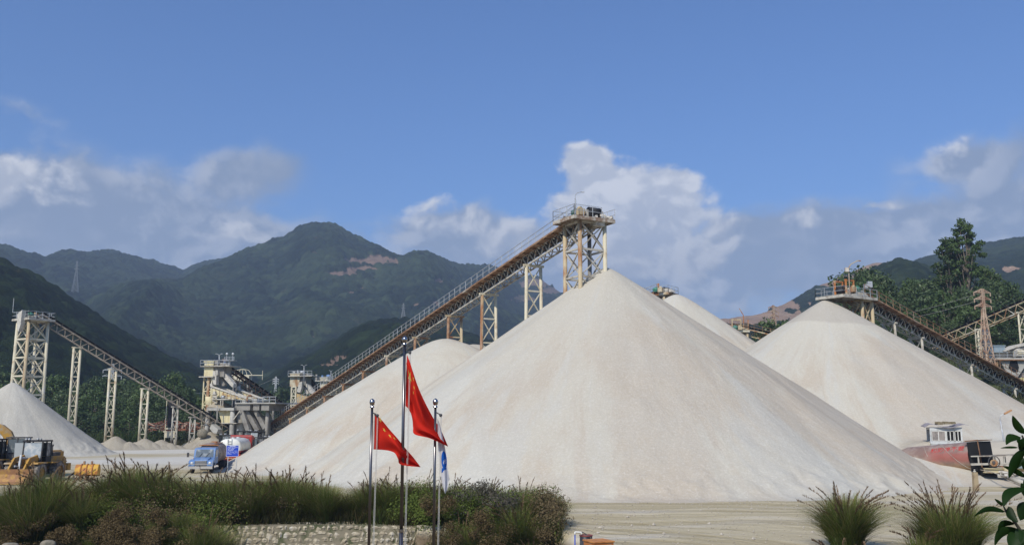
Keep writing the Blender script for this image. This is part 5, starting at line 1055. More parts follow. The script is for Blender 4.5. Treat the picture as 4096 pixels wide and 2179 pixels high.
def blue_truck():
    p = P(822, 1850, 92); t = thing('tank_truck', 'old blue bonneted truck with a dark tank, facing the camera beside the blue sign', 'truck', (p.x, p.y, 0), math.radians(-83))
    q = MB(); q.prism([(-1.0, .85), (.75, .85), (.75, 1.45), (.45, 2.25), (.3, 2.35), (-.9, 2.38), (-1.0, 2.2)], -1.0, 1.0); cb = q.build('cab', BLUEP, t, bevel=.06)
    q = MB(); q.prism([(.7, .85), (2.15, .75), (2.2, 1.15), (2.05, 1.32), (.7, 1.5)], -.62, .62); q.bb(2.16, 2.22, -.62, .62, .72, 1.2); q.build('bonnet', BLUEP, t, bevel=.06)
    for s in (-1, 1): q = MB(); q.prism([(.7, .95), (.8, 1.2), (1.2, 1.32), (2.0, 1.25), (2.25, 1.1), (2.25, .65), (2.1, .65), (1.95, .98), (1.2, 1.02), (.9, .7), (.7, .7)], s*.86-.27, s*.86+.27); q.build('mudguard', BLUEP, t, bevel=.04)
    q = MB(); q.quad((.765, -.86, 1.5), (.765, .86, 1.5), (.47, .8, 2.22), (.47, -.8, 2.22)); q.build('windscreen', GLASS, cb)
    q = MB(); [q.bb(-.6, .35, s*1.0-.01, s*1.0+.01, 1.5, 2.15) for s in (-1, 1)]; q.build('side_glass', GLASS, cb)
    q = MB(); [q.bb(2.21, 2.25, -.5, .5, .80+.09*k, .84+.09*k) for k in range(5)]; q.build('grille', GALV, t)
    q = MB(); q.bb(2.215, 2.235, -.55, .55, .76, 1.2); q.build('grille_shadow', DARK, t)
    for s in (-1, 1): q = MB(); q.lathe([(0, .03), (.1, .02), (.12, -.02)], (2.26, s*.83, 1.0), 'X', 14); q.build('headlight', WHITE, t)
    q = MB(); q.bb(2.3, 2.42, -1.12, 1.12, .45, .7); q.bar((2.45, -1.1, .9), (2.45, 1.1, .9), .04); q.bar((2.45, -1.1, .68), (2.45, -1.1, 1.2), .04); q.bar((2.45, 1.1, .68), (2.45, 1.1, 1.2), .04); q.build('bumper', mat('bare_bumper', (.40, .38, .34), .6), t)
    for s in (-1, 1): q = MB(); q.bar((.7, s*.98, 1.6), (.95, s*1.45, 1.75), .03); q.box((.97, s*1.48, 1.72), (.08, .2, .42)); q.build('mirror', DARK, t)
    q = MB(); q.bar((.85, .1, 1.48), (.62, .45, 1.9), .03); q.bar((.85, -.5, 1.48), (.65, -.2, 1.85), .03); q.build('wipers', DARK, t)
    TK = mat('dusty_dark_tank', (.20, .155, .14), .7, col2=(.30, .25, .22), scale=1.5)
    q = MB(); q.lathe([(0, -6.1), (.95, -6.05), (1.05, -5.9), (1.05, -1.5), (.95, -1.35), (0, -1.3)], (0, 0, 1.75), 'X', 28); tk = q.build('tank', TK, t)
    q = MB(); q.bb(-4.2, -3.4, -.3, .3, 2.75, 2.9); q.bar((-5.8, .5, 2.75), (-1.6, .5, 2.75), .06); q.bb(-1.6, -1.2, -.9, .9, 2.55, 2.62); q.build('top_frame', ORG, tk)
    q = MB(); q.bb(-6.2, 2.1, -.42, .42, .55, .78); q.build('chassis', RUSTD, t); truck_wheels(t, (1.5, -3.9, -5.0), 2.1, .5, (-3.9, -5.0))
blue_truck()
def red_tanker():
    p = P(905, 1800, 101); t = thing('tank_truck', 'red and white water tanker seen from behind, right of the blue truck', 'truck', (p.x-.1, p.y+4, 0), math.radians(96.5))
    # oval tank: white above, red below
    m = bpy.data.materials.new('white_over_red_tank'); m.use_nodes = True; n = NT(m.node_tree); tc = n.n.new('ShaderNodeTexCoord').outputs['Object']; z = n.sep(tc)[2]
    c = n.mix(n.m('GREATER_THAN', z, 1.78), (.36, .035, .03), n.mix(n.ramp(n.noise(tc, 1.5, 4), .45, .7), (.70, .69, .61), (.55, .52, .45))); n.put(n.n['Principled BSDF'].inputs['Base Color'], c); n.n['Principled BSDF'].inputs['Roughness'].default_value = .45
    q = MB(); N = 36; sm = q.smooth; q.smooth = True
    ring = lambda x, s: [(x, 1.18*s*math.copysign(abs(math.cos(a))**.72, math.cos(a)), 2.12+.93*s*math.copysign(abs(math.sin(a))**.8, math.sin(a))) for a in (2*math.pi*k/N for k in range(N))]
    vs = []; xs = [(-4.05, .0), (-4.05, .90), (-3.95, .985), (-3.8, 1), (2.4, 1), (2.5, .96), (2.5, 0)]
    for x, s in xs: vs += ring(x, s)
    q.add(vs, [(k*N+i, k*N+(i+1) % N, (k+1)*N+(i+1) % N, (k+1)*N+i) for k in range(len(xs)-1) for i in range(N)]); tk = q.build('tank', m, t)
    q = MB()
    for s in (-.2, .2): q.bar((-4.12, s, 1.3), (-4.12, s, 3.05), .04)
    [q.bar((-4.12, -.2, 1.4+.28*k), (-4.12, .2, 1.4+.28*k), .035) for k in range(6)]; q.build('ladder', GALV, tk)
    q = MB(); [q.bar((-3.9+k*1.1, .75, 2.9), (-3.9+k*1.1, .75, 3.25), .04) for k in range(6)]; q.bar((-3.9, .75, 3.25), (1.6, .75, 3.25), .04); [q.lathe([(.25, 0), (.25, .12), (0, .14)], (x, 0, 3.04), 'Z', 12) for x in (-2, 1)]; q.build('top_rail', GALV, tk)
    q = MB(); q.bb(-4.2, -4.0, -1.15, 1.15, .75, 1.45); q.bb(-4.15, 2.6, -1.15, -1.0, .95, 1.3); q.bb(-4.15, 2.6, 1.0, 1.15, .95, 1.3); q.build('tank_skirt', REDP, t)
    q = MB(); q.bb(-4.26, -4.2, -1.0, -.6, .7, .82); q.bb(-4.26, -4.2, .6, 1.0, .7, .82); q.bb(-4.3, -4.2, -.9, .5, .95, 1.05); q.build('tail_lamps', ORG, t)
    q = MB(); [q.bar((-3.5, s*1.12, y), (2.2, s*1.12, y), .05) for s in (-1, 1) for y in (.6, .8)]; q.bb(-4.35, -4.25, -1.1, -.3, .5, .58); q.build('side_guard', WHITE, t)
    q = MB(); q.prism([(2.8, .7), (4.6, .7), (4.75, 1.6), (4.5, 3.2), (2.9, 3.35), (2.8, 3.2)], -1.22, 1.22); cb = q.build('cab', REDP, t, bevel=.07)
    q = MB(); [q.bb(3.3, 4.4, s*1.225-.01, s*1.225+.01, 1.9, 2.8) for s in (-1, 1)]; q.quad((4.72, -1.1, 1.8), (4.72, 1.1, 1.8), (4.53, 1.1, 3.0), (4.53, -1.1, 3.0)); q.bb(2.77, 2.81, -.9, .9, 2.3, 2.9); q.build('glass', GLASS, cb)
    for s in (-1, 1): q = MB(); q.bar((4.6, s*1.25, 2.9), (4.75, s*1.6, 2.8), .04); q.box((4.75, s*1.62, 2.4), (.1, .25, .75)); q.build('mirror', DARK, t)
    q = MB(); q.bb(-4.0, 4.4, -.45, .45, .6, .9); q.build('chassis', RUSTD, t); truck_wheels(t, (3.7, -1.6, -2.9), 2.4, .52, (-1.6, -2.9))
red_tanker()

# ================================================================ sign
def text_mesh(txt, size, name='t'):
    cu = bpy.data.curves.new(name, 'FONT'); cu.body = txt; cu.size = size; cu.align_x = 'CENTER'; cu.align_y = 'CENTER'; cu.resolution_u = 2
    o = bpy.data.objects.new(name, cu); S.collection.objects.link(o); dg = bpy.context.evaluated_depsgraph_get(); me = bpy.data.meshes.new_from_object(o.evaluated_get(dg)); bpy.data.objects.remove(o); return me
def blue_sign():
    c = P(930, 1802, 72); t = thing('notice_board', 'blue notice board with rows of small white writing on two posts', 'sign', (c.x, c.y, 0), .03)
    w_, h_ = .92, .84; z = c.z
    q = MB(); [q.tube((s*.32, .03, 0), (s*.32, .03, z+.3), .028) for s in (-1, 1)]; q.build('post', GALV, t)
    q = MB(); q.bb(-w_/2, w_/2, -.015, .015, z-h_/2, z+h_/2); pn = q.build('panel', mat('sign_blue', (.012, .05, .42), .45), t)
    q = MB()
    for a in ((-w_/2, w_/2, z+h_/2-.02, z+h_/2), (-w_/2, w_/2, z-h_/2, z-h_/2+.02)): q.bb(a[0], a[1], -.02, -.016, a[2], a[3])
    for s in (-1, 1): q.bb(s*w_/2-.01, s*w_/2+.01, -.02, -.016, z-h_/2, z+h_/2)
    rr_ = random.Random(2)
    for k in range(8): x = -.2+k*.056; q.bb(x-.022, x+.022, -.02, -.016, z+.34, z+.385)
    rows = [(.30, [(-.36, .03), (.07, .38)]), (.25, [(-.4, -.1), (-.06, .28), (.31, .40)]), (.20, [(-.38, -.32), (-.26, -.1), (-.06, .22)]), (.15, [(-.38, -.2), (-.16, .12)]), (.10, [(-.38, -.18), (-.14, .11)]), (.05, [(-.38, .05)]), (0, [(-.38, .04), (.08, .38)]), (-.05, [(-.4, -.38)]), (-.1, [(-.4, -.24), (-.2, .16), (.2, .4)]), (-.15, [(-.4, -.38), (-.34, -.2)]), (-.2, [(-.4, -.06), (.0, .26), (.32, .4)]), (-.25, [(-.4, -.34), (-.3, -.06)])]
    for dz, sp in rows:
        for a, b_ in sp:
            x = a
            while x < b_-.01: u_ = .018; q.bb(x, x+u_*.8, -.02, -.016, z+dz-.013+rr_.uniform(0, .005), z+dz+.012); x += .023
    q.build('lettering', mat('sign_white', (.65, .68, .78), .5), pn)
blue_sign()

# ================================================================ flag poles and flags
FD = 26.0
def flagpole(pxt, pyt, pxb, lb, r=.042, col=CHROME):
    top = P(pxt, pyt, FD); z0 = -4.3; t = thing('flagpole', lb, 'flagpole', (top.x, FD, z0), group='flagpoles')
    H_ = top.z-z0-.12; ln = 0
    q = MB(); q.tube((0, 0, 0), (0, 0, H_*.55), r*1.25, r*1.12, 20); q.tube((0, 0, H_*.55), (0, 0, H_), r, r*.8, 20); q.build('pole', mat('brushed_pole_steel', (.17, .16, .16), .30, 1.0, spec=.5), t)
    q = MB(); q.lathe([(0, -.10), (.06, -.08), (.078, 0), (.06, .06), (0, .10)], (0, 0, H_+.1), 'Z', 20); q.lathe([(.06, -.16), (.065, -.13), (.03, -.1), (.03, 0)], (0, 0, H_+.1), 'Z', 16); q.build('ball_finial', CHROME, t)
    q = MB(); q.bar((0, 0, H_-.18), (.13, 0, H_-.25), .03); q.lathe([(0, -.02), (.045, -.02), (.045, .02), (0, .02)], (.15, 0, H_-.27), 'Y', 12); q.build('pulley', DARK, t)
    q = MB(); q.path([(.15, 0, H_-.3), (.10, 0, H_*.55), (.07, 0, .8)], .006, 4); q.path([(.17, .01, H_-.3), (.13, .01, H_*.55), (.08, .01, .8)], .006, 4); q.build('halyard', ROPE, t)
    q = MB(); q.lathe([(.12, 0), (.12, .06), (.07, .12)], (0, 0, 0), 'Z', 16); q.lathe([(r*1.3, 0), (r*1.35, .03), (r*1.3, .08)], (0, 0, H_*.55), 'Z', 16); q.build('collar', CHROME, t)
    return t
flagpole(1489, 1604, 1480, 'leftmost flagpole with a ball top, carrying the smaller red flag')
flagpole(1619, 1354, 1610, 'tallest flagpole in the middle with a ball top', r=.048)
flagpole(1742, 1603, 1735, 'rightmost flagpole with a ball top, carrying the white flag')
def bez(pts, t):        # smooth polyline (Catmull-Rom)
    n = len(pts)-1; f = min(t*n, n-1e-6); i = int(f); f -= i
    g = lambda k: np.array(pts[max(0, min(n, k))], float)
    a, b_, c, d = g(i-1), g(i), g(i+1), g(i+2)
    return .5*((2*b_)+(-a+c)*f+(2*a-5*b_+4*c-d)*f*f+(-a+3*b_-3*c+d)*f**3)
def star(cx, cy, r, rot=0, sx=1.0):
    return [(cx+sx*(r if k % 2 == 0 else r*.38)*math.sin(rot+k*math.pi/5), cy+(r if k % 2 == 0 else r*.38)*math.cos(rot+k*math.pi/5)) for k in range(10)]
def cloth(name, label, top, bot, fold, mats, marks, nu=60, nv=36, d=FD, ctrl=None):
    """top / bot: surveyed edges from hoist to fly; fold(u, v): depth of the folds in metres; marks: polygons in (u, v) with a material index"""
    def pt(u, v, o=0.0):
        a, b_ = bez(top, u), bez(bot, u); p = a*(v)+b_*(1-v)
        return P(p[0], p[1], d + fold(u, v) + o)
    V = []; F = []
    for i in range(nu+1):
        for j in range(nv+1): V.append(pt(i/nu, j/nv))
    for i in range(nu):
        for j in range(nv): k = i*(nv+1)+j; F.append((k, k+nv+1, k+nv+2, k+1))
    q = MB(); q.smooth = True; q.add(V, F)
    for poly, mi in marks:
        q.cur = mi; q.smooth = False
        cu = sum(p[0] for p in poly)/len(poly); cv = sum(p[1] for p in poly)/len(poly); n = len(poly); R_ = 4
        for s in (-.006, .006):
            rows = [[pt(cu+(p[0]-cu)*k/R_, cv+(p[1]-cv)*k/R_, s) for p in poly] for k in range(R_+1)]
            for k in range(R_):
                for m_ in range(n):
                    a, b_, c, e = rows[k][m_], rows[k][(m_+1) % n], rows[k+1][(m_+1) % n], rows[k+1][m_]
                    q.add([a, b_, c, e] if k else [a, c, e], [(0, 1, 2, 3)] if k else [(0, 1, 2)])
    base = P(*top[0], d); o = q.build(name, mats, None, base); return tag(o, label, 'flag')
def cloth_mat(name, col):
    m = bpy.data.materials.new(name); m.use_nodes = True; t = NT(m.node_tree)
    for n in list(t.n): t.n.remove(n)
    d = t.n.new('ShaderNodeBsdfDiffuse'); d.inputs[0].default_value = (*col, 1); tr = t.n.new('ShaderNodeBsdfTranslucent'); tr.inputs[0].default_value = (*col, 1)
    mx = t.n.new('ShaderNodeMixShader'); mx.inputs[0].default_value = .35; t.l.new(d.outputs[0], mx.inputs[1]); t.l.new(tr.outputs[0], mx.inputs[2])
    tc = t.n.new('ShaderNodeTexCoord').outputs['Object']; bn = t.n.new('ShaderNodeBump'); bn.inputs['Distance'].default_value = .012; t.l.new(t.noise(t.vm('MULTIPLY', tc, (6, 6, 1.6)), 1.0, 4), bn.inputs['Height']); t.l.new(bn.outputs[0], d.inputs['Normal'])
    o = t.n.new('ShaderNodeOutputMaterial'); t.l.new(mx.outputs[0], o.inputs[0]); return m
RED = cloth_mat('red_cloth', (.62, .030, .018)); GOLD = cloth_mat('yellow_star_cloth', (.72, .56, .10)); WCL = cloth_mat('white_cloth', (.72, .70, .70)); BCL = cloth_mat('blue_emblem', (.02, .13, .52)); HEM = cloth_mat('white_hem', (.7, .62, .58))
hem = lambda w_: [(0, 0), (w_, 0), (w_, .25), (w_, .5), (w_, .75), (w_, 1), (0, 1), (0, .75), (0, .5), (0, .25)]
cloth('flag', 'large red flag with yellow stars drooping from the tallest pole', [(1626, 1412), (1640, 1448), (1652, 1486), (1672, 1545), (1700, 1608), (1732, 1668), (1765, 1722), (1792, 1783)], [(1620, 1622), (1632, 1632), (1644, 1655), (1650, 1682), (1652, 1708), (1659, 1736), (1720, 1752), (1790, 1784)],
      lambda u, v: .28*math.sin(u*5+v*3.2)*(.15+u)-.20*math.sin(v*9+u*4)*(.2+u*.8)*(1-.5*u)-.10*math.cos(v*15-u*6)*u, [RED, GOLD, HEM],
      [(star(.165, .70, .15, .2, .62), 1), (star(.31, .88, .045, .3, .6), 1), (star(.345, .74, .045, .6, .6), 1), (star(.34, .60, .04, .1, .6), 1), (hem(.035), 2)])
cloth('flag', 'smaller red flag with four visible yellow stars on the leftmost pole', [(1497, 1648), (1512, 1664), (1530, 1682), (1558, 1716), (1590, 1752), (1622, 1792), (1652, 1826), (1682, 1866)], [(1492, 1796), (1515, 1797), (1540, 1799), (1562, 1803), (1580, 1812), (1592, 1834), (1604, 1857), (1680, 1867)],
      lambda u, v: .24*math.sin(u*6.5+v*2.0)*(.15+u)-.12*math.sin(v*8-u*5)*u, [RED, GOLD, HEM],
      [(star(.22, .96, .10, .3, .5), 1), (star(.31, .72, .075, .2, .55), 1), (star(.43, .70, .07, .5, .55), 1), (star(.52, .80, .06, .1, .5), 1), (hem(.035), 2)])
cloth('flag', 'white flag with a round blue emblem hanging limp from the rightmost pole', [(1750, 1672), (1760, 1700), (1771, 1745), (1779, 1785), (1785, 1825), (1789, 1862), (1794, 1900), (1792, 1945), (1781, 1973)], [(1750, 1676), (1750, 1720), (1752, 1770), (1755, 1815), (1761, 1850), (1763, 1880), (1766, 1915), (1772, 1945), (1780, 1973)],
      lambda u, v: .05*math.sin(v*6+u*3), [WCL, BCL, WCL, RED],
      [([(.52+.12*math.sin(a), .62+.42*math.cos(a)) for a in (k*math.pi/9 for k in range(18))][:18], 1), ([(.545+.035*math.sin(a), .66+.26*math.cos(a)) for a in (k*math.pi/5 for k in range(10))], 2), ([(.547+.022*math.sin(a+.8), .66+.17*math.cos(a+.8)) for a in (k*math.pi/2 for k in range(4))], 1),
       ([(.60, .2), (.635, .12), (.665, .1), (.67, .25), (.655, .5), (.66, .8), (.64, .85), (.63, .6), (.615, .4)], 1), ([(0, 0), (.012, 0), (.012, 1), (0, 1)], 3)])
q = MB(); q.smooth = True; fp = [(1778, 1845), (1786, 1850), (1793, 1885), (1798, 1918), (1792, 1925), (1786, 1905), (1780, 1880)]
q.add([P(x, y, FD+.10+.02*i) for i, (x, y) in enumerate(fp)], [tuple(range(7))]); fo = bpy.data.objects['flag.002']; q.build('back_fold', WCL, fo, P(1750, 1672, FD))

# ================================================================ right: tank, booth, frame, lamp
def rusty_tank():
    a, b_ = P(3902, 1822, 77), P(3640, 1812, 81.5); a.z = 2.07; b_.z = 1.5
    t = thing('storage_tank', 'rusty half buried steel tank with red painted characters and a dark open end', 'tank', a)
    ax = (b_-a); L = ax.length; ax.normalize(); sd = ax.cross(up).normalized(); u_ = sd.cross(ax)
    if u_.z < 0: u_ = -u_
    r = 1.22
    m = bpy.data.materials.new('rusty_tank_steel'); m.use_nodes = True; n = NT(m.node_tree); bs = n.n['Principled BSDF']; bs.inputs['Roughness'].default_value = .42; tc = n.n.new('ShaderNodeTexCoord').outputs['Object']; z = n.sep(tc)[2]; x = n.sep(tc)[0]
    n1 = n.noise(tc, 1.3, 6, .6); c = n.mix(n.ramp(n.m('ADD', z, n.m('MULTIPLY', n1, .8)), -.9, .1), (.40, .22, .09), n.mix(n.ramp(n1, .4, .6), (.30, .225, .185), (.22, .145, .115)))
    rp = n.ramp(n.m('ADD', n.m('ABSOLUTE', n.m('ADD', z, .05)), n.m('MULTIPLY', n1, .7)), .95, .5); c = n.mix(n.m('MULTIPLY', rp, n.m('MULTIPLY', n.ramp(x, -3.4, -2.6), .75)), c, (.33, .085, .065)); n.put(bs.inputs['Base Color'], c)
    bn = n.n.new('ShaderNodeBump'); bn.inputs['Distance'].default_value = .03; n.l.new(n.noise(tc, 5, 4), bn.inputs['Height']); n.l.new(bn.outputs[0], bs.inputs['Normal'])
    N = 40; q = MB(); q.smooth = True; vs = []
    for s, rr_ in ((.0, r), (L*.2, r), (L*.4, r), (L*.6, r), (L*.8, r), (L, r*.99), (L+.5, r*.86), (L+.8, r*.5), (L+.88, 0)):
        for k in range(N): an = 2*math.pi*k/N; vs.append(ax*s+sd*(rr_*math.cos(an))+u_*(rr_*math.sin(an)))
    q.add(vs, [(j*N+i, j*N+(i+1) % N, (j+1)*N+(i+1) % N, (j+1)*N+i) for j in range(8) for i in range(N)]); sh = q.build('shell', m, t)
    q = MB(); q.box(-ax*.45+u_*.02, (.8, 2.35, 2.3), M=Matrix((ax, sd, u_)).transposed()); q.build('end_box', INNER_SHADE, t)  # solid black box standing in for the shaded hollow of the open end
    q = MB(); q.bar(-ax*1.0+u_*1.27-sd*1.2, ax*.05+u_*1.27-sd*1.2, .08); q.bar(-ax*1.0+u_*1.27-sd*1.24, -ax*1.0-u_*1.27-sd*1.24, .06); q.box(-ax*.45+u_*1.27, (1.05, 2.5, .05), M=Matrix((ax, sd, u_)).transposed()); q.build('end_frame', RUST, t)
    # characters wrapped on the shell, reading left to right from the camera side
    me = text_mesh('和即停不要', .52); q = MB(); side = -1 if sd.y > 0 else 1
    for v in me.vertices:
        s = 1.75 - v.co.x*1.12; an = .62 + v.co.y/r*.95 ; rr_ = r+.012
        w_ = ax*s + sd*(side*rr_*math.cos(an)) + u_*(rr_*math.sin(an)); q.v.append(tuple(w_))
    for f in me.polygons: q.f.append(tuple(f.vertices)); q.mi.append(0); q.sm.append(False)
    q.build('painted_characters', mat('red_brush_paint', (.50, .02, .02), .6), sh)
    q = MB()
    def wrap(s, an): return ax*s+sd*(side*(r+.03)*math.cos(an))+u_*((r+.03)*math.sin(an))
    q.path([wrap(2.9-k*.22, 1.5-k*.19) for k in range(13)]+[wrap(0.0, -.9)-sd*-.2*side], .018, 5); q.path([wrap(4.2-k*.1, 1.5-k*.16) for k in range(9)], .016, 5)
    q.build('cables', PALE, t)
rusty_tank()
def booth():
    c = P(3779, 1768, 84); z0 = 2.95; t = thing('control_booth', 'small white windowed booth with a curled sheet roof above the rusty tank', 'booth', (c.x, c.y, z0), -.28)
    top = P(3779, 1708, 84).z-z0; W_, D_ = 2.55, 2.0
    WB = mat('booth_panel', (.55, .56, .54), .6, col2=(.42, .42, .39), scale=2)
    q = MB(); x = W_/2; y = D_/2
    for sx in (-1, 0, 1): q.bar((sx*x, -y, 0), (sx*x, -y, top), .09)
    for sx in (-1, 1): q.bar((sx*x, y, 0), (sx*x, y, top), .09)
    q.bb(-x, x, -y-.03, -y+.03, 0, .22); q.bb(-x, x, -y-.03, -y+.03, top-.28, top); q.bb(-x-.03, -x+.03, -y, y, 0, .22); q.bb(-x-.03, -x+.03, -y, y, top-.2, top); q.bb(x-.03, x+.03, -y, y, 0, top); q.bb(-x, x, y-.03, y+.03, 0, top); q.bb(-x, x, -y, y, -1.2, .02); bd = q.build('walls', WB, t)
    def win(x0, x1, nm, m_, yy=-y-.04, ang=0):
        q = MB(); z0_, z1_ = .24, top-.3
        for a in ((x0, x0+.05, z0_, z1_), (x1-.05, x1, z0_, z1_), (x0, x1, z0_, z0_+.05), (x0, x1, z1_-.05, z1_), ((x0+x1)/2-.03, (x0+x1)/2+.03, z0_, z1_)): q.bb(a[0], a[1], yy-.02, yy+.03, a[2], a[3])
        f = q.build('window', WHITE, bd); q = MB(); q.bb(x0+.05, x1-.05, yy-.004, yy+.004, z0_+.05, z1_-.05); q.build('pane', m_, f)
    win(-x+.08, -.05, 'w', mat('brown_curtain_glass', (.30, .26, .23), .2, col2=(.2, .18, .16), scale=3)); 
    win(.02, x*.5, 'w', INNER_SHADE); win(x*.54, x-.05, 'w', INNER_SHADE)
    q = MB(); n_ = 18
    for k in range(n_):
        a0_, a1_ = k/n_, (k+1)/n_; f = lambda a: (-x-.45+a*(W_+1.0), .10+.16*math.sin(a*7.5+.6)-.55*max(0, .12-a)*3-.9*max(0, a-.9))
        (xa, za), (xb, zb_) = f(a0_), f(a1_)
        q.add([(xa, -y-.35, top+za), (xb, -y-.35, top+zb_), (xb, y+.3, top+zb_+.1), (xa, y+.3, top+za+.1), (xa, -y-.35, top+za+.03), (xb, -y-.35, top+zb_+.03), (xb, y+.3, top+zb_+.13), (xa, y+.3, top+za+.13)], [(0, 1, 2, 3), (7, 6, 5, 4), (0, 4, 5, 1), (2, 6, 7, 3)])
    q.build('sheet_roof', mat('faded_sheet_roof', (.30, .28, .30), .6, col2=(.22, .19, .18), scale=2), t)
    q = MB(); rr_ = random.Random(4); [q.box((rr_.uniform(-.6, .9), rr_.uniform(-.6, .5), top+.32+rr_.uniform(-.05, .12)), (.35, .3, .16), rz=rr_.uniform(0, 3)) for k in range(14)]; q.build('roof_litter', mat('dry_litter', (.22, .18, .11), .95), t)
booth()
def tail_frame():
    o = P(3900, 1858, 75); t = thing('conveyor_tail_frame', 'dusty steel conveyor tail frame with a belt driven motor beside the rusty tank', 'machine frame', (o.x, o.y, 0), -.05)
    L = lambda px, py, dy=0: P(px, py, 75+dy)-Vector((o.x, o.y, 0))
    q = MB()
    for dy in (0, 1.3):
        q.bar(L(3884, 1824, dy), L(4110, 1818, dy), .09); q.bar(L(3884, 1856, dy), L(4110, 1850, dy), .16)
        for px in (3912, 3972, 4012, 4060, 4100): q.bar(L(px, 1824, dy), L(px+3, 1856, dy), .09)
    for px in (3912, 3972, 4012, 4060): q.bar(L(px, 1856), L(px, 1856, 1.3), .12)
    q.build('frame', PALE, t)
    q = MB(); q.bar(L(3890, 1822, .6), L(4110, 1816, .6), 1.0, .05); q.build('belt', RUBBER, t)
    q = MB(); q.tube(L(3975, 1850, -.35), L(3975, 1850, .25), .27, n=20); q.box(L(3985, 1864, .1), (1.0, .5, .08)); q.build('drive_motor', CREAMR, t)
    q = MB(); c = L(3975, 1848, -.42); q.lathe([(.42, -.05), (.46, -.05), (.46, .05), (.42, .05), (.42, -.05)], c+Vector((.02, 0, .05)), 'Y', 24); q.tube(c+Vector((.0, -.02, 0)), c+Vector((0, .05, 0)), .12, n=12); q.build('belt_guard', DARK, t)
    q = MB()
    for py in (1872, 1888): q.bar(L(3936, py, -.3), L(4020, py+1, -.3), .35, .06)
    q.bar(L(3936, 1880, -.3), L(4020, 1881, -.3), .05, .3); q.bar(L(4022, 1868, -.4), L(4022, 1898, -.4), .35); q.bar(L(4036, 1872, 0), L(4120, 1874, 0), .5, .08); q.bar(L(4036, 1880, 0), L(4120, 1882, 0), .1, .3)
    q.build('base_beam', mat('cream_beam', (.52, .45, .28), .7, col2=(.40, .26, .14), scale=2), t)
    q = MB(); q.bb(*sorted((L(3936, 1890).x, L(4110, 1890).x)), .1, 1.4, L(3936, 1900).z, L(3936, 1872).z); q.build('shade_block', INNER_SHADE, t)  # solid black block standing in for shade beneath the frame
    q = MB(); c = L(4078, 1850, -.3); q.tube(c-Vector((.4, 0, 0)), c+Vector((.5, 0, 0)), .28, n=14); q.box(c+Vector((.1, 0, -.25)), (.9, .5, .3)); q.build('gearbox', mat('grey_green_steel', (.22, .27, .26), .6), t)
tail_frame()
def street_lamp():
    b_ = P(4027, 1815, 84); tp = P(4000, 1674, 84); t = thing('street_lamp', 'thin leaning street lamp with a rusty lamp head at the right', 'street lamp', b_)
    q = MB(); q.tube((0, 0, -.6), tp-b_, .085, .06, 10); q.build('pole', GALV, t)
    q = MB(); a = tp-b_; q.path([a, P(4001, 1664, 84)-b_, P(4012, 1656, 84)-b_, P(4020, 1652, 84)-b_], .035); q.build('arm', GALV, t)
    q = MB(); q.bar(P(4016, 1655, 84)-b_, P(4046, 1639, 84)-b_, .26, .13); q.build('lamp_head', mat('rusty_lamp_head', (.42, .22, .10), .6), t, bevel=.03)
street_lamp()
def small_right():
    a = P(3903, 1945, 67); t = thing('marker_post', 'short worn concrete post with a bolt on top in front of the rusty tank', 'post', a)
    q = MB(); q.prism([(-.17, -.3), (.17, -.3), (.14, 1.0), (-.14, 1.0)], -.15, .15); q.build('shaft', mat('stained_post', (.36, .28, .17), .9, col2=(.24, .17, .1), scale=3), t); q = MB(); q.tube((0, 0, 1.0), (0, 0, 1.1), .09); q.tube((0, 0, 1.1), (0, 0, 1.2), .05); q.build('bolt', PALE, t)
    q = MB(); p0 = P(4036, 1908, 68); p1 = P(4130, 1946, 66); q.tube(p0, p1, .19, n=12); o = q.build('pipe', PALE, None, p0); tag(o, 'grey pipe lying at the right edge below the machine frame', 'pipe')
    q = MB(); rr_ = random.Random(6); c = P(4058, 1900, 70)
    for k in range(26): q.box(c+Vector((rr_.uniform(-.9, 1.3), rr_.uniform(-.5, .5), rr_.uniform(-.1, .25))), (rr_.uniform(.2, .6), rr_.uniform(.1, .4), rr_.uniform(.05, .2)), M=Matrix.Rotation(rr_.uniform(0, 3), 3, 'Z')@Matrix.Rotation(rr_.uniform(-.4, .4), 3, 'X'))
    o = q.build('rubble', DUSTY, None, c); tag(o, 'white broken rubble below the machine frame at the right edge', 'rubble', kind='stuff')
    q = MB(); pts = [P(3925, 1880, 75), P(3960, 1886, 74), P(4005, 1900, 72), P(4040, 1925, 69), P(4100, 1950, 66)]; q.path([p+Vector((0, 0, .02)) for p in pts], .03, 5); q.path([p+Vector((.1, .4, .04+.05*math.sin(i*3))) for i, p in enumerate(pts)], .025, 5); o = q.build('cable', PALE); tag(o, 'loose cables running over the ground from the rusty tank to the right edge', 'cable')
small_right()
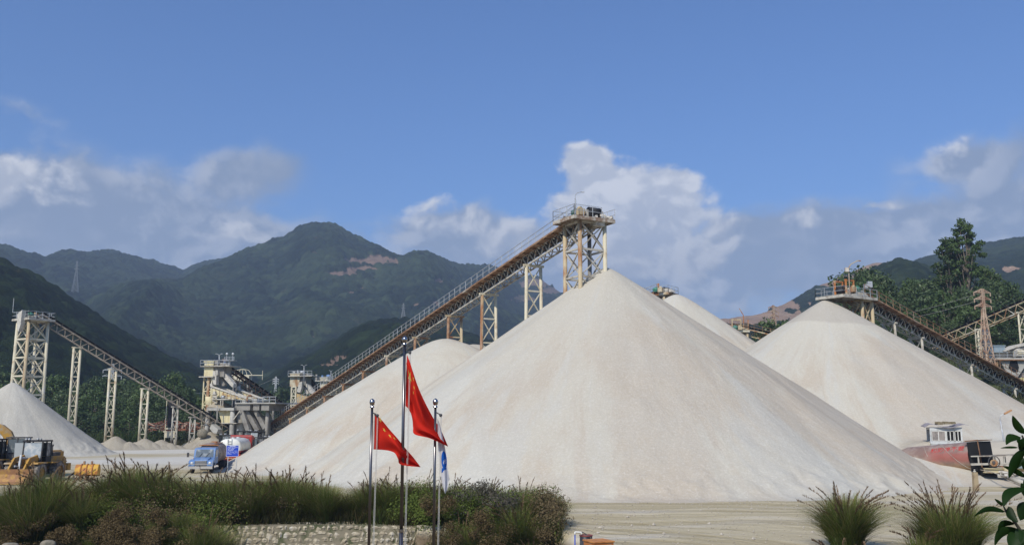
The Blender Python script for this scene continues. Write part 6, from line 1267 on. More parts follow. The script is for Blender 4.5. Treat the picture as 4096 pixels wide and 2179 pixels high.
# ================================================================ foreground: barrel, box, standpipe
def foreground():
    c = P(2344, 2140, 34); t = thing('barrel', 'black plastic barrel with a red rim beside the orange box', 'barrel', (c.x, 34, gz(c.x, 34)))
    h_ = P(2344, 2136, 34).z-gz(c.x, 34)
    q = MB(); q.lathe([(0, 0), (.20, .0), (.225, .04), (.235, .3), (.225, .32), (.235, .34), (.24, .6), (.225, .62), (.235, .64), (.225, h_-.05), (.2, h_-.02), (.2, h_-.12), (0, h_-.12)], (0, 0, 0), 'Z', 28); q.build('drum', mat('black_plastic', (.03, .03, .035), .45, col2=(.09, .085, .08), scale=4), t)
    q = MB(); q.lathe([(.222, 0), (.24, 0), (.24, .04), (.222, .04), (.222, 0)], (0, 0, h_-.05), 'Z', 28); q.build('rim', mat('faded_red_rim', (.28, .07, .06), .6), t)
    q = MB(); q.path([(-.15, -.05, h_+.1), (.0, -.1, h_+.02), (.15, -.2, h_-.08), (.25, -.3, h_-.4)], .018, 6); q.build('hose', DARK, t)
    c = P(2396, 2175, 32.6); g = gz(c.x, 32.6); zt = P(2396, 2168, 32.6).z; t = thing('steel_box', 'weathered orange steel box in front of the black barrel', 'box', (c.x+.02, 33.0, g), .42)
    q = MB(); q.bb(-.38, .38, -.38, .38, 0, zt-g-.02); q.build('body', ORG, t, bevel=.01); q = MB(); q.bb(-.41, .41, -.41, .41, zt-g-.02, zt-g+.03); q.build('lid', mat('bleached_orange', (.50, .21, .06), .6, col2=(.36, .13, .04), scale=4), t, bevel=.008)
    q = MB(); q.box((.2, -.39, (zt-g)*.5), (.03, .04, .2)); q.build('latch', RUSTD, t)
    a = P(2302, 2126, 33.8); g = gz(a.x, 33.8); b_ = P(2325, 2131, 33.8); t = thing('standpipe', 'blue water standpipe with a white bent top beside the barrel', 'pipe', (a.x-.02, 33.8, g))
    q = MB(); q.tube((-.05, 0, 0), (.0, 0, a.z-g-.08), .022, n=10); q.build('pipe', mat('blue_plastic', (.02, .07, .38), .4), t); q = MB(); e = b_-Vector((a.x-.02, 33.8, g)); q.path([(0, 0, a.z-g-.1), (.0, 0, a.z-g), (e.x, 0, e.z+.03), (e.x+.01, 0, e.z-.05)], .026, 10); q.build('elbow', WHITE, t)
foreground()
# ================================================================ vegetation
NR = np.random.RandomState(11)
def blades(root, h, az, lean, w_, c0, c1, seg=4, droop=0.0, pw=1.7):
    """vectorised grass blades -> V, F, C"""
    n = len(root); t = np.linspace(0, 1, seg+1); d = np.stack([np.cos(az), np.sin(az), 0*az], -1); s = np.stack([-np.sin(az+.6), np.cos(az+.6), 0*az], -1)
    T = t[None, :, None]; H_ = h[:, None, None]; Ln = lean[:, None, None]
    up_ = np.array([0, 0, 1.0])[None, None]
    P_ = root[:, None, :] + up_*H_*(T - (Ln*.27+droop)*T**2.4) + d[:, None, :]*H_*Ln*T**pw
    W_ = (w_[:, None]*(1-t[None, :]**1.6)*.5)[..., None] + .0004
    L_, R_ = P_-s[:, None, :]*W_, P_+s[:, None, :]*W_
    V = np.stack([L_, R_], 2).reshape(-1, 3); k = np.arange(n)[:, None]*(2*(seg+1)) + np.arange(seg)[None, :]*2
    F = np.stack([k, k+1, k+3, k+2], -1).reshape(-1, 4)
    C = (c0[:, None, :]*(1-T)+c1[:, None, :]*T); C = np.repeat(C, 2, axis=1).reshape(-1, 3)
    return V, F, C, P_
def merge(parts):
    V = []; F = []; C = []; o = 0
    for v, f, c in parts: V.append(v); F.append(f+o); C.append(c); o += len(v)
    return np.concatenate(V), np.concatenate(F), np.concatenate(C)
def cvar(n, base, var=.25, rs=NR): return np.array(base)[None]*(1+var*(rs.rand(n, 1)*2-1))*(1+.12*(rs.rand(n, 3)*2-1))
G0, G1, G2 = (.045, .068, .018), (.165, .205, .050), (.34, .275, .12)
def plumes(root, h, az, lean, rs, hair=80, hl=.20, c0=(.15, .095, .055), c1=(.27, .195, .12)):
    n = len(root); V1, F1, C1, Pp = blades(root, h, az, lean, np.full(n, .014), cvar(n, (.05, .06, .025), rs=rs), cvar(n, (.16, .13, .07), rs=rs), 8, pw=2.8, droop=.06)
    # hairs along the last third of each stalk
    t = .62+.38*rs.rand(n, hair); i = np.clip(t*8, 0, 7.999); i0 = i.astype(int); f = (i-i0)[..., None]
    q = Pp[np.arange(n)[:, None], i0]*(1-f)+Pp[np.arange(n)[:, None], i0+1]*f; q = q.reshape(-1, 3); m = len(q)
    a2 = np.repeat(az, hair)+rs.uniform(-1.2, 1.2, m); V2, F2, C2, _ = blades(q, rs.uniform(.5, 1, m)*hl, a2, rs.uniform(.3, 1.1, m), np.full(m, .024), cvar(m, c0, .3, rs), cvar(m, c1, .3, rs), 2, .25)
    return merge([(V1, F1, C1), (V2, F2, C2)])
def clump_proto(seed, h=2.2, r=.45, n=2000, npl=26, green=1.0, plume_h=1.15):
    rs = np.random.RandomState(seed); a = rs.rand(n)*2*math.pi; rr_ = r*np.sqrt(rs.rand(n)); root = np.stack([rr_*np.cos(a), rr_*np.sin(a), np.full(n, -.25)], -1)
    az = a+rs.normal(0, .7, n); hh = h*(.55+.62*rs.rand(n)**.7); lean = np.clip(.06+1.15*rs.rand(n)**1.4*(.4+rr_/r*.6), 0, 1.2)
    k = rs.rand(n)[:, None]; c1 = np.where(k < .72, cvar(n, G1, .35, rs), cvar(n, G2, .3, rs))*green; c0 = cvar(n, G0, .3, rs)*green
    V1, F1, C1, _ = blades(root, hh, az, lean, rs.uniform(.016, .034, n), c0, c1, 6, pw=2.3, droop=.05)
    m = npl; a = rs.rand(m)*2*math.pi; rr_ = r*.8*np.sqrt(rs.rand(m)); rp = np.stack([rr_*np.cos(a), rr_*np.sin(a), np.zeros(m)], -1)
    V2, F2, C2 = plumes(rp, h*plume_h*rs.uniform(.8, 1.1, m), a+rs.normal(0, .5, m), rs.uniform(.05, .7, m), rs)
    return (V1, F1, C1), (V2, F2, C2)
def clump_obj(name, label, loc, data, group=None, sc=1.0, rz=0):
    t = thing(name, label, 'grass clump', loc, rz, group); t.scale = (sc,)*3
    (V1, F1, C1), (V2, F2, C2) = data
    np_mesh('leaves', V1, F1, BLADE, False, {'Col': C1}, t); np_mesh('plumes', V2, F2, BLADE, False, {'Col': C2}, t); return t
BG = 'silvergrass clumps on the bank'
protos = []
def bank_clump(px, py_top, d, i, sc=None, lb=None):
    p = P(px, py_top, d); z0 = gz(p.x, d); sc_ = sc or max(.35, (p.z-z0)/2.55)
    lb = lb or 'green silvergrass clump with brown plumes on the bank below the yard'
    if i >= len(protos): 
        o = clump_obj('silvergrass_clump', lb, (p.x, d, z0), clump_proto(100+i, n=2300, npl=(14, 7, 18, 4, 10)[i % 5], r=(.5, .6, .45, .6, .5)[i % 5]), BG, sc_); protos.append(o); return o
    o = dup(protos[i], (p.x, d, z0), rnd.uniform(0, 6.28), lb, sc_); return o
crest = [(60, 1905, 46), (185, 1858, 46.5), (235, 1850, 47), (150, 1890, 45.5), (340, 1930, 46), (430, 1868, 48), (490, 1838, 48.5), (550, 1828, 48.5), (610, 1840, 48), (670, 1852, 48), (735, 1872, 48), (790, 1895, 47.5), (850, 1878, 48), (905, 1862, 48.5), (955, 1880, 47.5), (1010, 1930, 47), (1045, 1875, 48.5), (1095, 1865, 48.5), (1150, 1862, 48.5), (1200, 1878, 48), (1260, 1888, 48), (1310, 1910, 47.5), (1395, 1955, 48), (1460, 1925, 48), (1512, 1868, 48.5), (1560, 1900, 48), (1620, 1895, 48.5), (1680, 1890, 48.5), (1730, 1905, 48), (1800, 1902, 48.5), (1860, 1900, 48), (1950, 1890, 49), (2010, 1925, 48), (2090, 1912, 49), (2150, 1950, 46), (2190, 1965, 46)]
for k, (x, y, d) in enumerate(crest): bank_clump(x, y-14+rnd.uniform(-16, 22), d, k if k < 5 else rnd.randrange(5))
for k in range(84):      # nearer rows lower on the bank
    px = rnd.uniform(-40, 1000) if k < 60 else rnd.uniform(1640, 2200); d = rnd.uniform(38.5, 45); bank_clump(px, rnd.uniform(1960, 2080), d, rnd.randrange(5), rnd.uniform(.45, 1.1))
# two big clumps on the open yard
p = P(3384, 2120, 37.6); clump_obj('silvergrass_clump', 'big dense silvergrass clump with purple brown plumes on the open yard', (p.x, 37.6, gz(p.x, 37.6)), clump_proto(301, 2.35, .55, 4200, 40, plume_h=1.1), None)
p = P(3800, 2160, 35.5); clump_obj('silvergrass_clump', 'widest silvergrass clump with tall arching plumes left of the dark near leaves', (p.x, 35.5, gz(p.x, 35.5)), clump_proto(302, 2.3, .85, 4600, 44, plume_h=1.25), None)
p = P(3690, 2175, 34.8); clump_obj('silvergrass_clump', 'loose side clump on the left of the widest silvergrass clump', (p.x, 34.8, gz(p.x, 34.8)), clump_proto(303, 1.2, .5, 900, 8), None)
p = P(2318, 2100, 35.5); clump_obj('silvergrass_clump', 'thin grass tuft standing just behind the blue standpipe', (p.x, 35.5, gz(p.x, 35.5)), clump_proto(304, .75, .22, 260, 0), None)
p = P(3470, 2190, 34.5); clump_obj('silvergrass_clump', 'low yellowish grass tuft at the bottom edge between the two big clumps', (p.x, 34.5, gz(p.x, 34.5)), clump_proto(305, .6, .5, 500, 3), None)
p = P(3320, 2180, 35.2); clump_obj('silvergrass_clump', 'low grass at the lower left foot of the big dense clump', (p.x, 35.2, gz(p.x, 35.2)), clump_proto(306, .7, .55, 600, 4), None)

# dense undergrowth of the bank: grass, creepers, brown seed heads (nobody could count it)
def leaf_cloud(centres, radii, n, size, rs, flat=.75, tones=None):
    m = len(centres); idx = rs.randint(0, m, n); c = centres[idx]; r = radii[idx]
    v = rs.normal(0, 1, (n, 3)); v /= np.linalg.norm(v, axis=1)[:, None]; rad = (rs.rand(n)**.45)[:, None]
    p = c+v*rad*r[:, None]*np.array([1, 1, flat]); nrm = v*.8+rs.normal(0, .6, (n, 3))+np.array([0, 0, .35]); nrm /= np.linalg.norm(nrm, axis=1)[:, None]
    a = np.cross(nrm, rs.normal(0, 1, (n, 3))); a /= np.linalg.norm(a, axis=1)[:, None]; b_ = np.cross(nrm, a); s = (size*(.6+.8*rs.rand(n)))[:, None]
    V = np.stack([p-a*s, p-b_*s*.45, p+a*s, p+b_*s*.45], 1).reshape(-1, 3); F = np.arange(n*4).reshape(-1, 4)
    tn = (tones if tones is not None else rs.rand(m))[idx]; tn = np.clip(tn+rs.normal(0, .15, n), 0, 1); return V, F, np.repeat(tn, 4)
def undergrowth():
    rs = np.random.RandomState(5); parts = []
    def scatter(n, px0, px1, d0, d1):
        d = rs.uniform(d0, d1, n); px = rs.uniform(px0, px1, n); x = (px-2048)/FPX*d*math.cos(PITCH)*1.02; return x, d
    def field(n, px0, px1, d0, d1, h0, h1, dens=.0, seed=0, wall=False):
        x, y = scatter(n, px0, px1, d0, d1); keep = fbm(x*.5, y*.5, 3, 60+seed) > dens
        if wall: keep &= ~((x > -10.2) & (x < -5.2) & (y < 46.6) & (fbm(x*.9, y*.9, 2, 5) < .28))
        x, y = x[keep], y[keep]; z = ground_z(x, y)-.05; n = len(x); root = np.stack([x, y, z], -1); tn = fbm(x*.6, y*.6+3, 3, 90+seed); tn2 = fbm(x*1.7, y*1.7, 2, 95+seed)
        hh = rs.uniform(h0, h1, n)*(1+tn2*.9); az = rs.rand(n)*6.28; lean = rs.uniform(.15, 1.1, n)
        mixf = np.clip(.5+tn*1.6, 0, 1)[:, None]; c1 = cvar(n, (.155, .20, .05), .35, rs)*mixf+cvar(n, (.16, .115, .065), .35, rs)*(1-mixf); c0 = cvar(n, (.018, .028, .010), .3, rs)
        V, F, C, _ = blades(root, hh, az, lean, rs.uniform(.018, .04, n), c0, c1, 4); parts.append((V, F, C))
    field(36000, -150, 2230, 40, 48.6, .35, 1.15, -.28, 1, True); field(16000, -150, 1050, 37, 44, .4, 1.2, -.3, 2); field(16000, 1600, 2240, 37, 48, .3, 1.1, -.3, 3); field(3500, 1000, 1700, 46.2, 49, .4, 1.2, -.3, 4)
    field(2600, 1000, 1660, 45.7, 46.6, .15, .55, -.2, 6)
    # billows of leafy growth
    n_c = 550; px = np.r_[rs.uniform(-120, 1230, 360), rs.uniform(1600, 2235, 190)]; d = np.where(px < 1235, rs.uniform(40.5, 48.0, n_c), rs.uniform(42, 48, n_c)); cx = (px-2048)/FPX*d*1.0
    cr = rs.uniform(.35, .9, n_c); cz = ground_z(cx, d)+cr*.55+rs.uniform(0, .6, n_c)+.55*sstep(44, 47, d)*rs.rand(n_c); V, F, T = leaf_cloud(np.stack([cx, d, cz], -1), cr, 210000, .048, rs, .85, np.clip(.5+fbm(cx*.35, d*.35, 3, 8)*1.5, 0, 1))
    T = T[:, None]; Cc = np.where(T > .45, np.array([[.135, .175, .042]]), np.array([[.17, .13, .07]]))*(.55+.75*rs.rand(len(T)//4).repeat(4)[:, None]); parts.append((V, F, Cc))
    # drifts of soft brown seed heads
    for (px, py, sx, sy, n, d) in ((120, 1990, 130, 70, 260, 43), (260, 2060, 130, 70, 300, 42), (430, 2110, 120, 60, 200, 42), (470, 2020, 60, 60, 120, 43.5), (90, 2110, 110, 50, 160, 41), (600, 2080, 80, 50, 90, 43), (1000, 2060, 160, 40, 60, 44), (720, 2150, 120, 40, 90, 42), (210, 1940, 90, 40, 100, 44), (1800, 2020, 90, 40, 60, 44), (1990, 2080, 80, 50, 60, 43)):
        m = max(14, n//4); qx, qy = rs.normal(px, sx*.8, m), rs.normal(py, sy*.6, m); dd = rs.normal(d, .5, m); pts = np.array([P(a, b_, c)[:] for a, b_, c in zip(qx, qy, dd)]); pts[:, 2] = np.minimum(pts[:, 2], ground_z(pts[:, 0], pts[:, 1])+2.5)
        V, F, T = leaf_cloud(pts, rs.uniform(.25, .55, m), n*130, .040, rs, .8); k_ = (.5+.8*rs.rand(len(T)//4)).repeat(4)[:, None]; parts.append((V, F, np.array([[.130, .095, .048]])*k_*(1+T[:, None]*.35)))
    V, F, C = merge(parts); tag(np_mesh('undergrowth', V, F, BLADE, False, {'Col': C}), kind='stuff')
    parts.clear()
    # short scrub at the foot of the trees beyond the yard and on the slope at the right
    n = 16000; y = rs.uniform(186, 215, n); x = rs.uniform(-125, -40, n); root = np.stack([x, y, ground_z(x, y)-.1], -1); tn = np.clip(.5+1.5*fbm(x*.12, y*.12, 3, 7), 0, 1)[:, None]
    c1 = cvar(n, (.05, .085, .025), .4, rs)*tn+cvar(n, (.12, .11, .05), .4, rs)*(1-tn); V, F, C, _ = blades(root, rs.uniform(.8, 3.0, n)*(.5+tn[:, 0]), rs.rand(n)*6.28, rs.uniform(.1, .7, n), rs.uniform(.10, .28, n), cvar(n, (.02, .03, .012), .3, rs), c1, 3); parts.append((V, F, C))
    n = 9000; y = rs.uniform(120, 175, n); x = rs.uniform(50, 105, n); root = np.stack([x, y, ground_z(x, y)-.1], -1); V, F, C, _ = blades(root, rs.uniform(.4, 1.6, n), rs.rand(n)*6.28, rs.uniform(.1, .7, n), rs.uniform(.08, .22, n), cvar(n, (.025, .035, .014), .3, rs), cvar(n, (.11, .115, .05), .5, rs), 3); parts.append((V, F, C))
    V, F, C = merge(parts); tag(np_mesh('scrub', V, F, BLADE, False, {'Col': C}), kind='stuff')
undergrowth()

# ---------------------------------------------------------------- leafy things
def tree(name, label, loc, h, cr, style, seed, mat_=None, group=None, n=2600, size=.38):
    rs = np.random.RandomState(seed); t = thing(name, label, 'tree', loc, 0, group); q = MB(); q.smooth = True
    trunk = [Vector((math.sin(k*.9+seed)*.02*h*(k/6), math.cos(k*1.3+seed)*.02*h*(k/6), h*.93*k/6)) for k in range(7)]; r0 = h*.016+.06
    q.path(trunk, [r0*(1-.13*k) for k in range(7)], 8); C = []; Rr = []
    low = {'round': .22, 'tall': .35, 'pine': .63}[style]; nc = {'round': 46, 'tall': 44, 'pine': 52}[style]
    for k in range(nc):
        f = low+(1-low)*(k+.5)/nc; a = k*2.4+rs.rand()*.8; g = (f-low)/(1-low)
        prof = {'round': math.sin(math.pi*min(1, (g*.86+.12)))**.6, 'tall': (.45+.55*math.sin(math.pi*min(1, g*.9+.1)))*(1-.45*g), 'pine': (.55+.45*math.sin(math.pi*(g*.8+.2)))*(1-.5*g**2)}[style]
        rad = cr*prof*(.35+.65*rs.rand()**.6); c = Vector((math.cos(a)*rad, math.sin(a)*rad, h*f+rs.normal(0, .02*h)))
        i = min(5, int(f*6*.85)); base = trunk[i]; 
        if rs.rand() < .6: q.path([base, base.lerp(c, .55)+Vector((0, 0, -.03*h)), c], [r0*.32, r0*.2, r0*.08], 5)
        C.append(c[:]); Rr.append(cr*{'round': .34, 'tall': .30, 'pine': .27}[style]*(.7+.6*rs.rand()))
    C.append((trunk[-1].x, trunk[-1].y, h*.97)); Rr.append(cr*.28)
    q.build('trunk', BARK, t)
    V, F, T = leaf_cloud(np.array(C), np.array(Rr), n, size, rs, .6 if style == 'pine' else .75)
    np_mesh('crown', V, F, mat_ or LEAF, False, {'tone': T}, t); return t
LT, RT_ = 'trees behind the left trestles', 'trees on the slope at the right'
kinds = [('round', 12, 4.6), ('round', 10, 4.0), ('tall', 15, 3.6), ('round', 13, 5.2), ('tall', 17, 3.8), ('pine', 18, 4.6)]
def place(px, ytop, d, ki, lb, grp, store={}):
    p = P(px, ytop, d); z0 = gz(p.x, d)-.3; st, h, cr = kinds[ki]; sc = (p.z-z0)/h
    if (ki, grp) not in store:
        t = tree('tree', lb, (p.x, d, z0), h, cr, st, 40+ki*7, LEAF if ki % 2 == 0 else LEAFD, grp, n=3400, size=.30); t.scale = (sc,)*3; store[(ki, grp)] = t; return t
    w_ = min(1.25, max(.8, 1/sc**.5)); return dup(store[(ki, grp)], (p.x, d, z0), rnd.uniform(0, 6.28), lb, (sc*w_, sc*w_, sc))
lbL = 'green broadleaf tree in the belt between the yard and the dark left hill'
for px, y, d, k in ((20, 1500, 215, 1), (75, 1530, 205, 0), (-30, 1480, 222, 3), (170, 1590, 212, 1), (215, 1520, 225, 0), (245, 1510, 232, 2), (290, 1560, 210, 3), (340, 1545, 225, 1), (385, 1570, 208, 0), (408, 1512, 228, 3), (445, 1520, 232, 4), (500, 1535, 215, 1), (535, 1560, 212, 3), (575, 1570, 205, 0), (560, 1525, 230, 2), (625, 1580, 215, 1), (655, 1590, 208, 3), (700, 1510, 222, 0), (730, 1560, 212, 1), (765, 1590, 216, 3), (800, 1600, 212, 0), (140, 1620, 200, 3), (255, 1640, 199, 0), (330, 1650, 199, 1), (420, 1645, 200, 3), (520, 1650, 200, 0), (600, 1655, 200, 1), (755, 1655, 200, 3), (690, 1640, 201, 1), (470, 1600, 205, 1)):
    place(px, y, d, k, lbL if k not in (2, 4) else 'slender tall tree standing above the belt behind the left trestles', LT)
lbR = 'bushy dark green tree on the slope behind the rusty right conveyor'
for px, y, d, k in ((3440, 1095, 205, 1), (3500, 1105, 200, 3), (3455, 1140, 195, 0), (3540, 1200, 190, 1), (3590, 1215, 185, 3), (3650, 1128, 195, 2), (3690, 1125, 190, 3), (3620, 1260, 178, 0), (3720, 1180, 184, 1), (3790, 1075, 198, 2), (3830, 1085, 192, 3), (3770, 1180, 180, 0), (3850, 1160, 182, 3), (3900, 1180, 178, 1), (3870, 1235, 174, 0), (3950, 1075, 200, 4), (3975, 1130, 196, 3), (4015, 1150, 188, 1), (3560, 1300, 172, 3), (3680, 1300, 172, 1), (3800, 1290, 170, 3), (3930, 1260, 178, 0), (3990, 1290, 176, 3), (4040, 1330, 176, 1), (3750, 1110, 205, 4), (3410, 1200, 190, 1), (3470, 1240, 182, 3), (3510, 1290, 176, 0), (3860, 1340, 170, 1), (4090, 1400, 178, 3), (3740, 1400, 166, 1)):
    place(px, y, d, k, lbR if k not in (2, 4) else 'slender tree rising above the bushy trees on the right slope', RT_)
p = P(3853, 903, 188); z0 = gz(p.x, 188)-.3; tree('pine_tree', 'tallest pine standing well above all other trees at the right', (p.x, 188, z0), p.z-z0, 3.9, 'pine', 3, LEAF, n=5200, size=.30)
p = P(3790, 960, 190); z0 = gz(p.x, 190)-.3; tree('pine_tree', 'slightly shorter pine just left of the tallest pine', (p.x, 190, z0), p.z-z0, 3.2, 'pine', 9, LEAFD, n=3600, size=.30)
p = P(3072, 1288, 200); z0 = 8; tree('tree', 'small round tree beside the rusty pylon in the gap', (p.x, 200, z0), p.z-z0, 3.6, 'round', 21, LEAF, n=2400); p = P(3132, 1292, 205); tree('tree', 'second small round tree right of the rusty pylon in the gap', (p.x, 205, 8), p.z-8, 3.2, 'round', 22, LEAF, n=2000)
for px, y, d, k in ((1130, 1560, 300, 1), (1240, 1560, 310, 3), (1340, 1560, 300, 0), (1080, 1600, 290, 3), (1400, 1560, 300, 1)): place(px, y, d, k, 'distant tree seen between the two plants', 'distant trees between the plants')
def shrub(label, px, py, d, r, h, mt, seed, n=2600, size=.05, grp=None):
    rs = np.random.RandomState(seed); p = P(px, py, d); z0 = gz(p.x, d); t = thing('shrub', label, 'shrub', (p.x, d, z0), 0, grp); H_ = h; q = MB()
    C = []; 
    for k in range(16): a = rs.rand()*6.28; rr_ = r*rs.rand()**.5; c = Vector((rr_*math.cos(a), rr_*math.sin(a), H_*(.3+.65*rs.rand()))); q.path([(0, 0, -.2), (c.x*.4, c.y*.4, c.z*.6), c], [.02, .014, .005], 4); C.append(c[:])
    q.build('stems', BARK, t); V, F, T = leaf_cloud(np.array(C), np.full(16, r*.42), n, size, rs, .8); np_mesh('leaves', V, F, mt, False, {'tone': T}, t)
DRYL = fol_mat('dry_grey_leaves', (.060, .062, .040), (.095, .085, .060), (.13, .11, .085), 2.0)
shrub('grey brown half dry shrub right of the white flag', 1885, 1960, 46.5, 1.2, 2.0, DRYL, 1); shrub('grey twiggy shrub at the right end of the bank', 2010, 1950, 46, 1.2, 2.1, DRYL, 2); shrub('low grey green shrub below the twiggy shrub near the bottom edge', 1960, 2080, 42, 1.3, 1.5, DRYL, 3); shrub('dark leafy shrub low on the bank below the loader bucket', 290, 2060, 42.5, 1.2, 1.9, NEARLEAF, 4, 1500, .10)
shrub('small leafy creeper growing over the stone wall', 1322, 2110, 45.2, .55, 1.0, LEAF, 5, 900, .05); shrub('green leafy shrub low on the bank left of the stone wall', 880, 2120, 44, 1.1, 1.6, LEAF, 6, 2200, .05); shrub('dark green shrub behind the tallest flagpole', 1640, 2060, 45.5, 1.1, 1.7, LEAF, 7, 2000, .05); shrub('weedy shrub on the bank edge near the standpipe', 2150, 2080, 42, .9, 1.2, LEAF, 8, 1600, .05)

# ---------------------------------------------------------------- rubble stone wall and boulders
def stone(b, c, s, rs, n=7):
    vs = []; fs = []
    for j, (z, r) in enumerate(((-.9, .45), (-.45, .9), (.3, 1.0), (.85, .6))):
        for k in range(n): a = 2*math.pi*k/n+j*.2; w_ = 1+rs.uniform(-.22, .22); vs.append(Vector(c)+Vector((math.cos(a)*r*s[0]*w_, math.sin(a)*r*s[1]*w_, z*s[2]*(1+rs.uniform(-.12, .12)))))
    fs = [(j*n+k, j*n+(k+1) % n, (j+1)*n+(k+1) % n, (j+1)*n+k) for j in range(3) for k in range(n)]+[tuple(range(n-1, -1, -1)), tuple(range(3*n, 4*n))]; b.add(vs, fs)
def wall():
    rs = random.Random(9); t = thing('stone_wall', 'rubble stone retaining wall half covered by grass below the yard', 'stone wall', (-10.5, 46.0, -2.2))
    b = MB(); x0, x1 = -13.4, -4.6; n = 14
    b.prism([(46.35, -4.5), (45.5, -4.5), (46.02, -.03), (46.5, .0)], x0, x1, lambda u, w_, v: (w_, u, v)); b.build('mortar', mat('wall_mortar', (.22, .19, .13), .95, col2=(.07, .08, .035), scale=1.2, bump=.03), t, t.location)
    b = MB(); z = .0
    while z > -2.2:
        x = x0+rs.random()*.3; rh = rs.uniform(.13, .2)
        while x < x1:
            w_ = rs.uniform(.09, .27); y = 46.05-(-z)*.12; rh = rs.uniform(.10, .22)
            if rs.random() < (.96 if x > -13.2 else .45): stone(b, (x+w_, y+.02, z-rh+rs.uniform(-.03, .03)), (w_*.92, .13, rh*.95), rs)
            x += w_*1.85
        z -= .27
    b.build('stones', mat('wall_stone', (.44, .38, .27), .9, col2=(.30, .25, .17), scale=3.5, thr=(.4, .6), col3=(.52, .48, .40), thr3=(.55, .7), scale3=1.3, bump=.02), t, t.location)
wall()
def boulder(label, px, py, d, s, seed):
    rs = random.Random(seed); p = P(px, py, d); b = MB(); b.smooth = True; stone(b, (0, 0, 0), s, rs, 10); o = b.build('boulder', mat('boulder_stone', (.24, .21, .155), .9, col2=(.15, .135, .10), scale=2.5, bump=.03), None); o.location = p; m_ = o.modifiers.new('s', 'SUBSURF'); m_.levels = m_.render_levels = 2; tag(o, label, 'boulder')
boulder('pale rounded boulder low on the bank near the left bottom edge', 190, 2182, 40, (.36, .3, .3), 1); boulder('flat pale boulder at the bottom left corner', 40, 2186, 40, (.4, .3, .22), 2)
boulder('white stone block resting at the foot of the long conveyor', 1040, 1748, 168, (1.3, 1, .9), 4); boulder('pale slab of concrete leaning near the screening plant heap', 808, 1732, 168, (1.0, .8, .9), 5)
rr_ = random.Random(12); b = MB()
for k in range(260):
    p = P(rr_.gauss(690, 55) if k % 3 else rr_.gauss(775, 30), rr_.uniform(1690, 1722), 188+rr_.uniform(-2, 3)); L_ = rr_.uniform(.5, 2.2); a = rr_.uniform(0, 3.1); e = rr_.uniform(-.5, .8); b.cur = rr_.choice((0, 0, 1, 2)); b.bar(p, p+Vector((math.cos(a)*L_, math.sin(a)*L_, e*L_*.6)), rr_.uniform(.1, .3), rr_.uniform(.05, .2))
tag(b.build('scrap_rubble', [mat('red_brown_scrap', (.26, .10, .055), .9), mat('pale_scrap', (.42, .33, .25), .9), RUSTD]), kind='stuff')

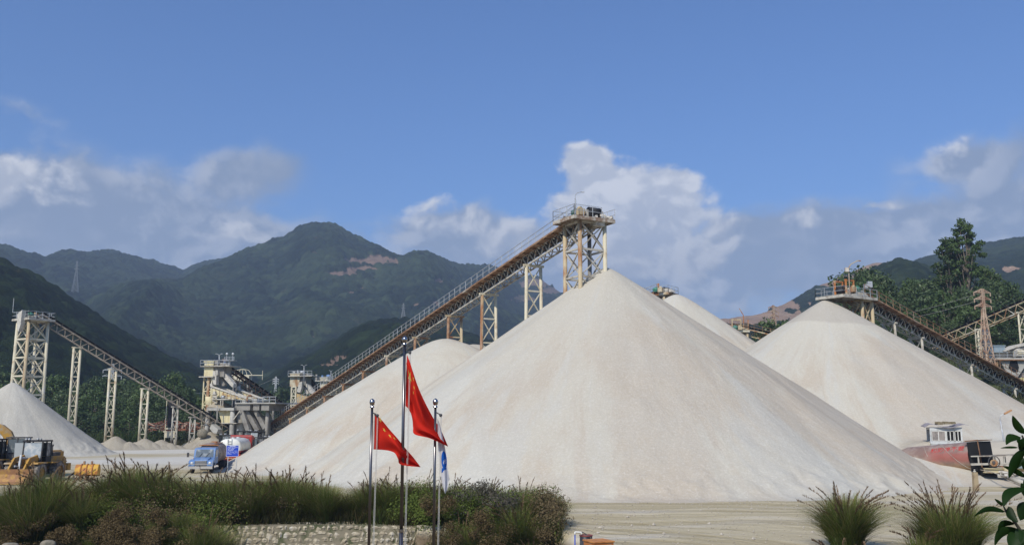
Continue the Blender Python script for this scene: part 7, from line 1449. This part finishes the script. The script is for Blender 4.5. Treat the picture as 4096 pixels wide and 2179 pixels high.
# ---------------------------------------------------------------- near tree reaching in from the right
def near_tree():
    D = 6.0; t = thing('near_tree', 'dark glossy leaves of a near tree reaching in at the right edge', 'tree', (4.6, 6.4, -4.6))
    off = Vector(t.location); q = MB(); q.smooth = True
    q.path([(4.6, 6.4, -4.6), (4.5, 6.35, -1), (4.45, 6.3, 2.5), (4.3, 6.2, 4.5), (4.4, 6.3, 6.5)], [.12, .10, .08, .05, .02], 10)
    q.path([(4.45, 6.3, 2.8), tuple(P(4230, 2330, D+.1)), tuple(P(4110, 2160, D)), tuple(P(4065, 2095, D)), tuple(P(4025, 2045, D)), tuple(P(4014, 2022, D))], [.03, .02, .012, .009, .007, .004], 6)
    q.path([(4.35, 6.2, 4.2), tuple(P(4200, 1980, D+.05)), tuple(P(4120, 1850, D)), tuple(P(4096, 1760, D)), tuple(P(4088, 1740, D))], [.03, .02, .012, .008, .005], 6)
    q.path([tuple(P(4110, 2160, D)), tuple(P(4074, 2110, D)), tuple(P(4062, 2080, D))], [.008, .006, .004], 5)
    q.build('trunk', mat('dark_twig', (.05, .045, .03), .8), t, off)
    def leaf(a, c, w_, bend=0, dd=0, roll=.3):
        a, c = P(*a, D+dd*.3), P(*c, D+dd); L_ = c-a; v = L_.normalized(); view = (a-Vector((0, 0, CAMZ))).normalized(); s = v.cross(view).normalized(); nn = s.cross(v).normalized(); s = (s*math.cos(roll)+nn*math.sin(roll)); wm = w_*D/FPX/2
        b = MB(); b.smooth = True; N = 12; vs = []
        perp = v.cross(view).normalized()
        for k in range(N+1):
            tt = k/N; ww = wm*math.sin(math.pi*tt**.8)**.75*(1-.15*tt)+.0006; cpt = a+L_*tt+perp*(bend*D/FPX*math.sin(math.pi*tt)); cup = nn*ww*.35
            vs += [cpt-s*ww+cup, cpt-nn*.0, cpt+s*ww+cup]
        b.add(vs, [(k*3+j, k*3+j+1, k*3+j+4, k*3+j+3) for k in range(N) for j in (0, 1)]); b.build('leaf', NEARLEAF, t, off)
    for L_ in (((4098, 1735), (4050, 1660), 36, 6), ((4084, 1748), (4024, 1778), 34, -16), ((4072, 1789), (4002, 1791), 9, -2), ((4098, 1795), (4035, 1912), 46, -8), ((4104, 1908), (4010, 1862), 26, -4), ((4100, 1950), (4014, 2026), 44, -22), ((4012, 2020), (3978, 1993), 16, 0), ((4022, 2046), (3896, 2064), 22, -20), ((4034, 2024), (4072, 2088), 34, -8), ((4068, 2112), (3978, 2182), 38, -22), ((4058, 2092), (3990, 2128), 32, -18), ((4100, 2115), (4045, 2200), 66, -10), ((4120, 1760), (4066, 1762), 34, 8), ((4125, 1830), (4074, 1760), 40, 6), ((4130, 2010), (4080, 2080), 60, -10), ((4124, 1990), (4084, 1930), 40, 0), ((4110, 1720), (4125, 1620), 34, 0), ((4110, 1850), (4160, 1790), 50, 0), ((4120, 2060), (4180, 2000), 50, 0), ((4105, 1960), (4150, 1900), 50, 6), ((4070, 2110), (4074, 2200), 40, 10), ((4095, 1830), (4060, 1875), 40, -6), ((4140, 1860), (4085, 1850), 46, 6), ((4135, 1700), (4100, 1745), 30, 0)):
        leaf(*L_, dd=rnd.uniform(-.08, .08), roll=rnd.uniform(-.5, .7))
near_tree()

# ---------------------------------------------------------------- loose stones on the yard and along the toe of the heaps
def gravel():
    rs = np.random.RandomState(3); n1 = 5200; a = rs.uniform(-2.9, -.2, n1); cx, cy, R0 = a0.x, a0.y, a0.z/math.tan(R(35.8)); rr = R0+np.abs(rs.normal(0, 1.3, n1))-.6; x = cx+rr*np.cos(a); y = cy+rr*np.sin(a)
    n2 = 3500; x = np.r_[x, rs.uniform(-12, 34, n2)]; y = np.r_[y, rs.uniform(32, 60, n2)]; keep = (y > edge_y(x)+.3); x, y = x[keep], y[keep]; n = len(x); z = ground_z(x, y)+.02
    s = rs.uniform(.015, .05, n)*np.where(rs.rand(n) < .04, 2.4, 1); base = np.array([(1, 0, 0), (0, 1, 0), (-1, 0, 0), (0, -1, 0), (0, 0, .8), (0, 0, -.8)], float); V = []
    J = base[None]*(s[:, None, None])*(.7+.6*rs.rand(n, 6, 1)); V = (J+np.stack([x, y, z], -1)[:, None]).reshape(-1, 3)
    f = np.array([(0, 1, 4), (1, 2, 4), (2, 3, 4), (3, 0, 4), (1, 0, 5), (2, 1, 5), (3, 2, 5), (0, 3, 5)]); F = (f[None]+np.arange(n)[:, None, None]*6).reshape(-1, 3)
    tag(np_mesh('gravel', V, F, mat('loose_stones', (.46, .41, .33), .95, col2=(.30, .26, .2), scale=.7), False), kind='stuff')
gravel()
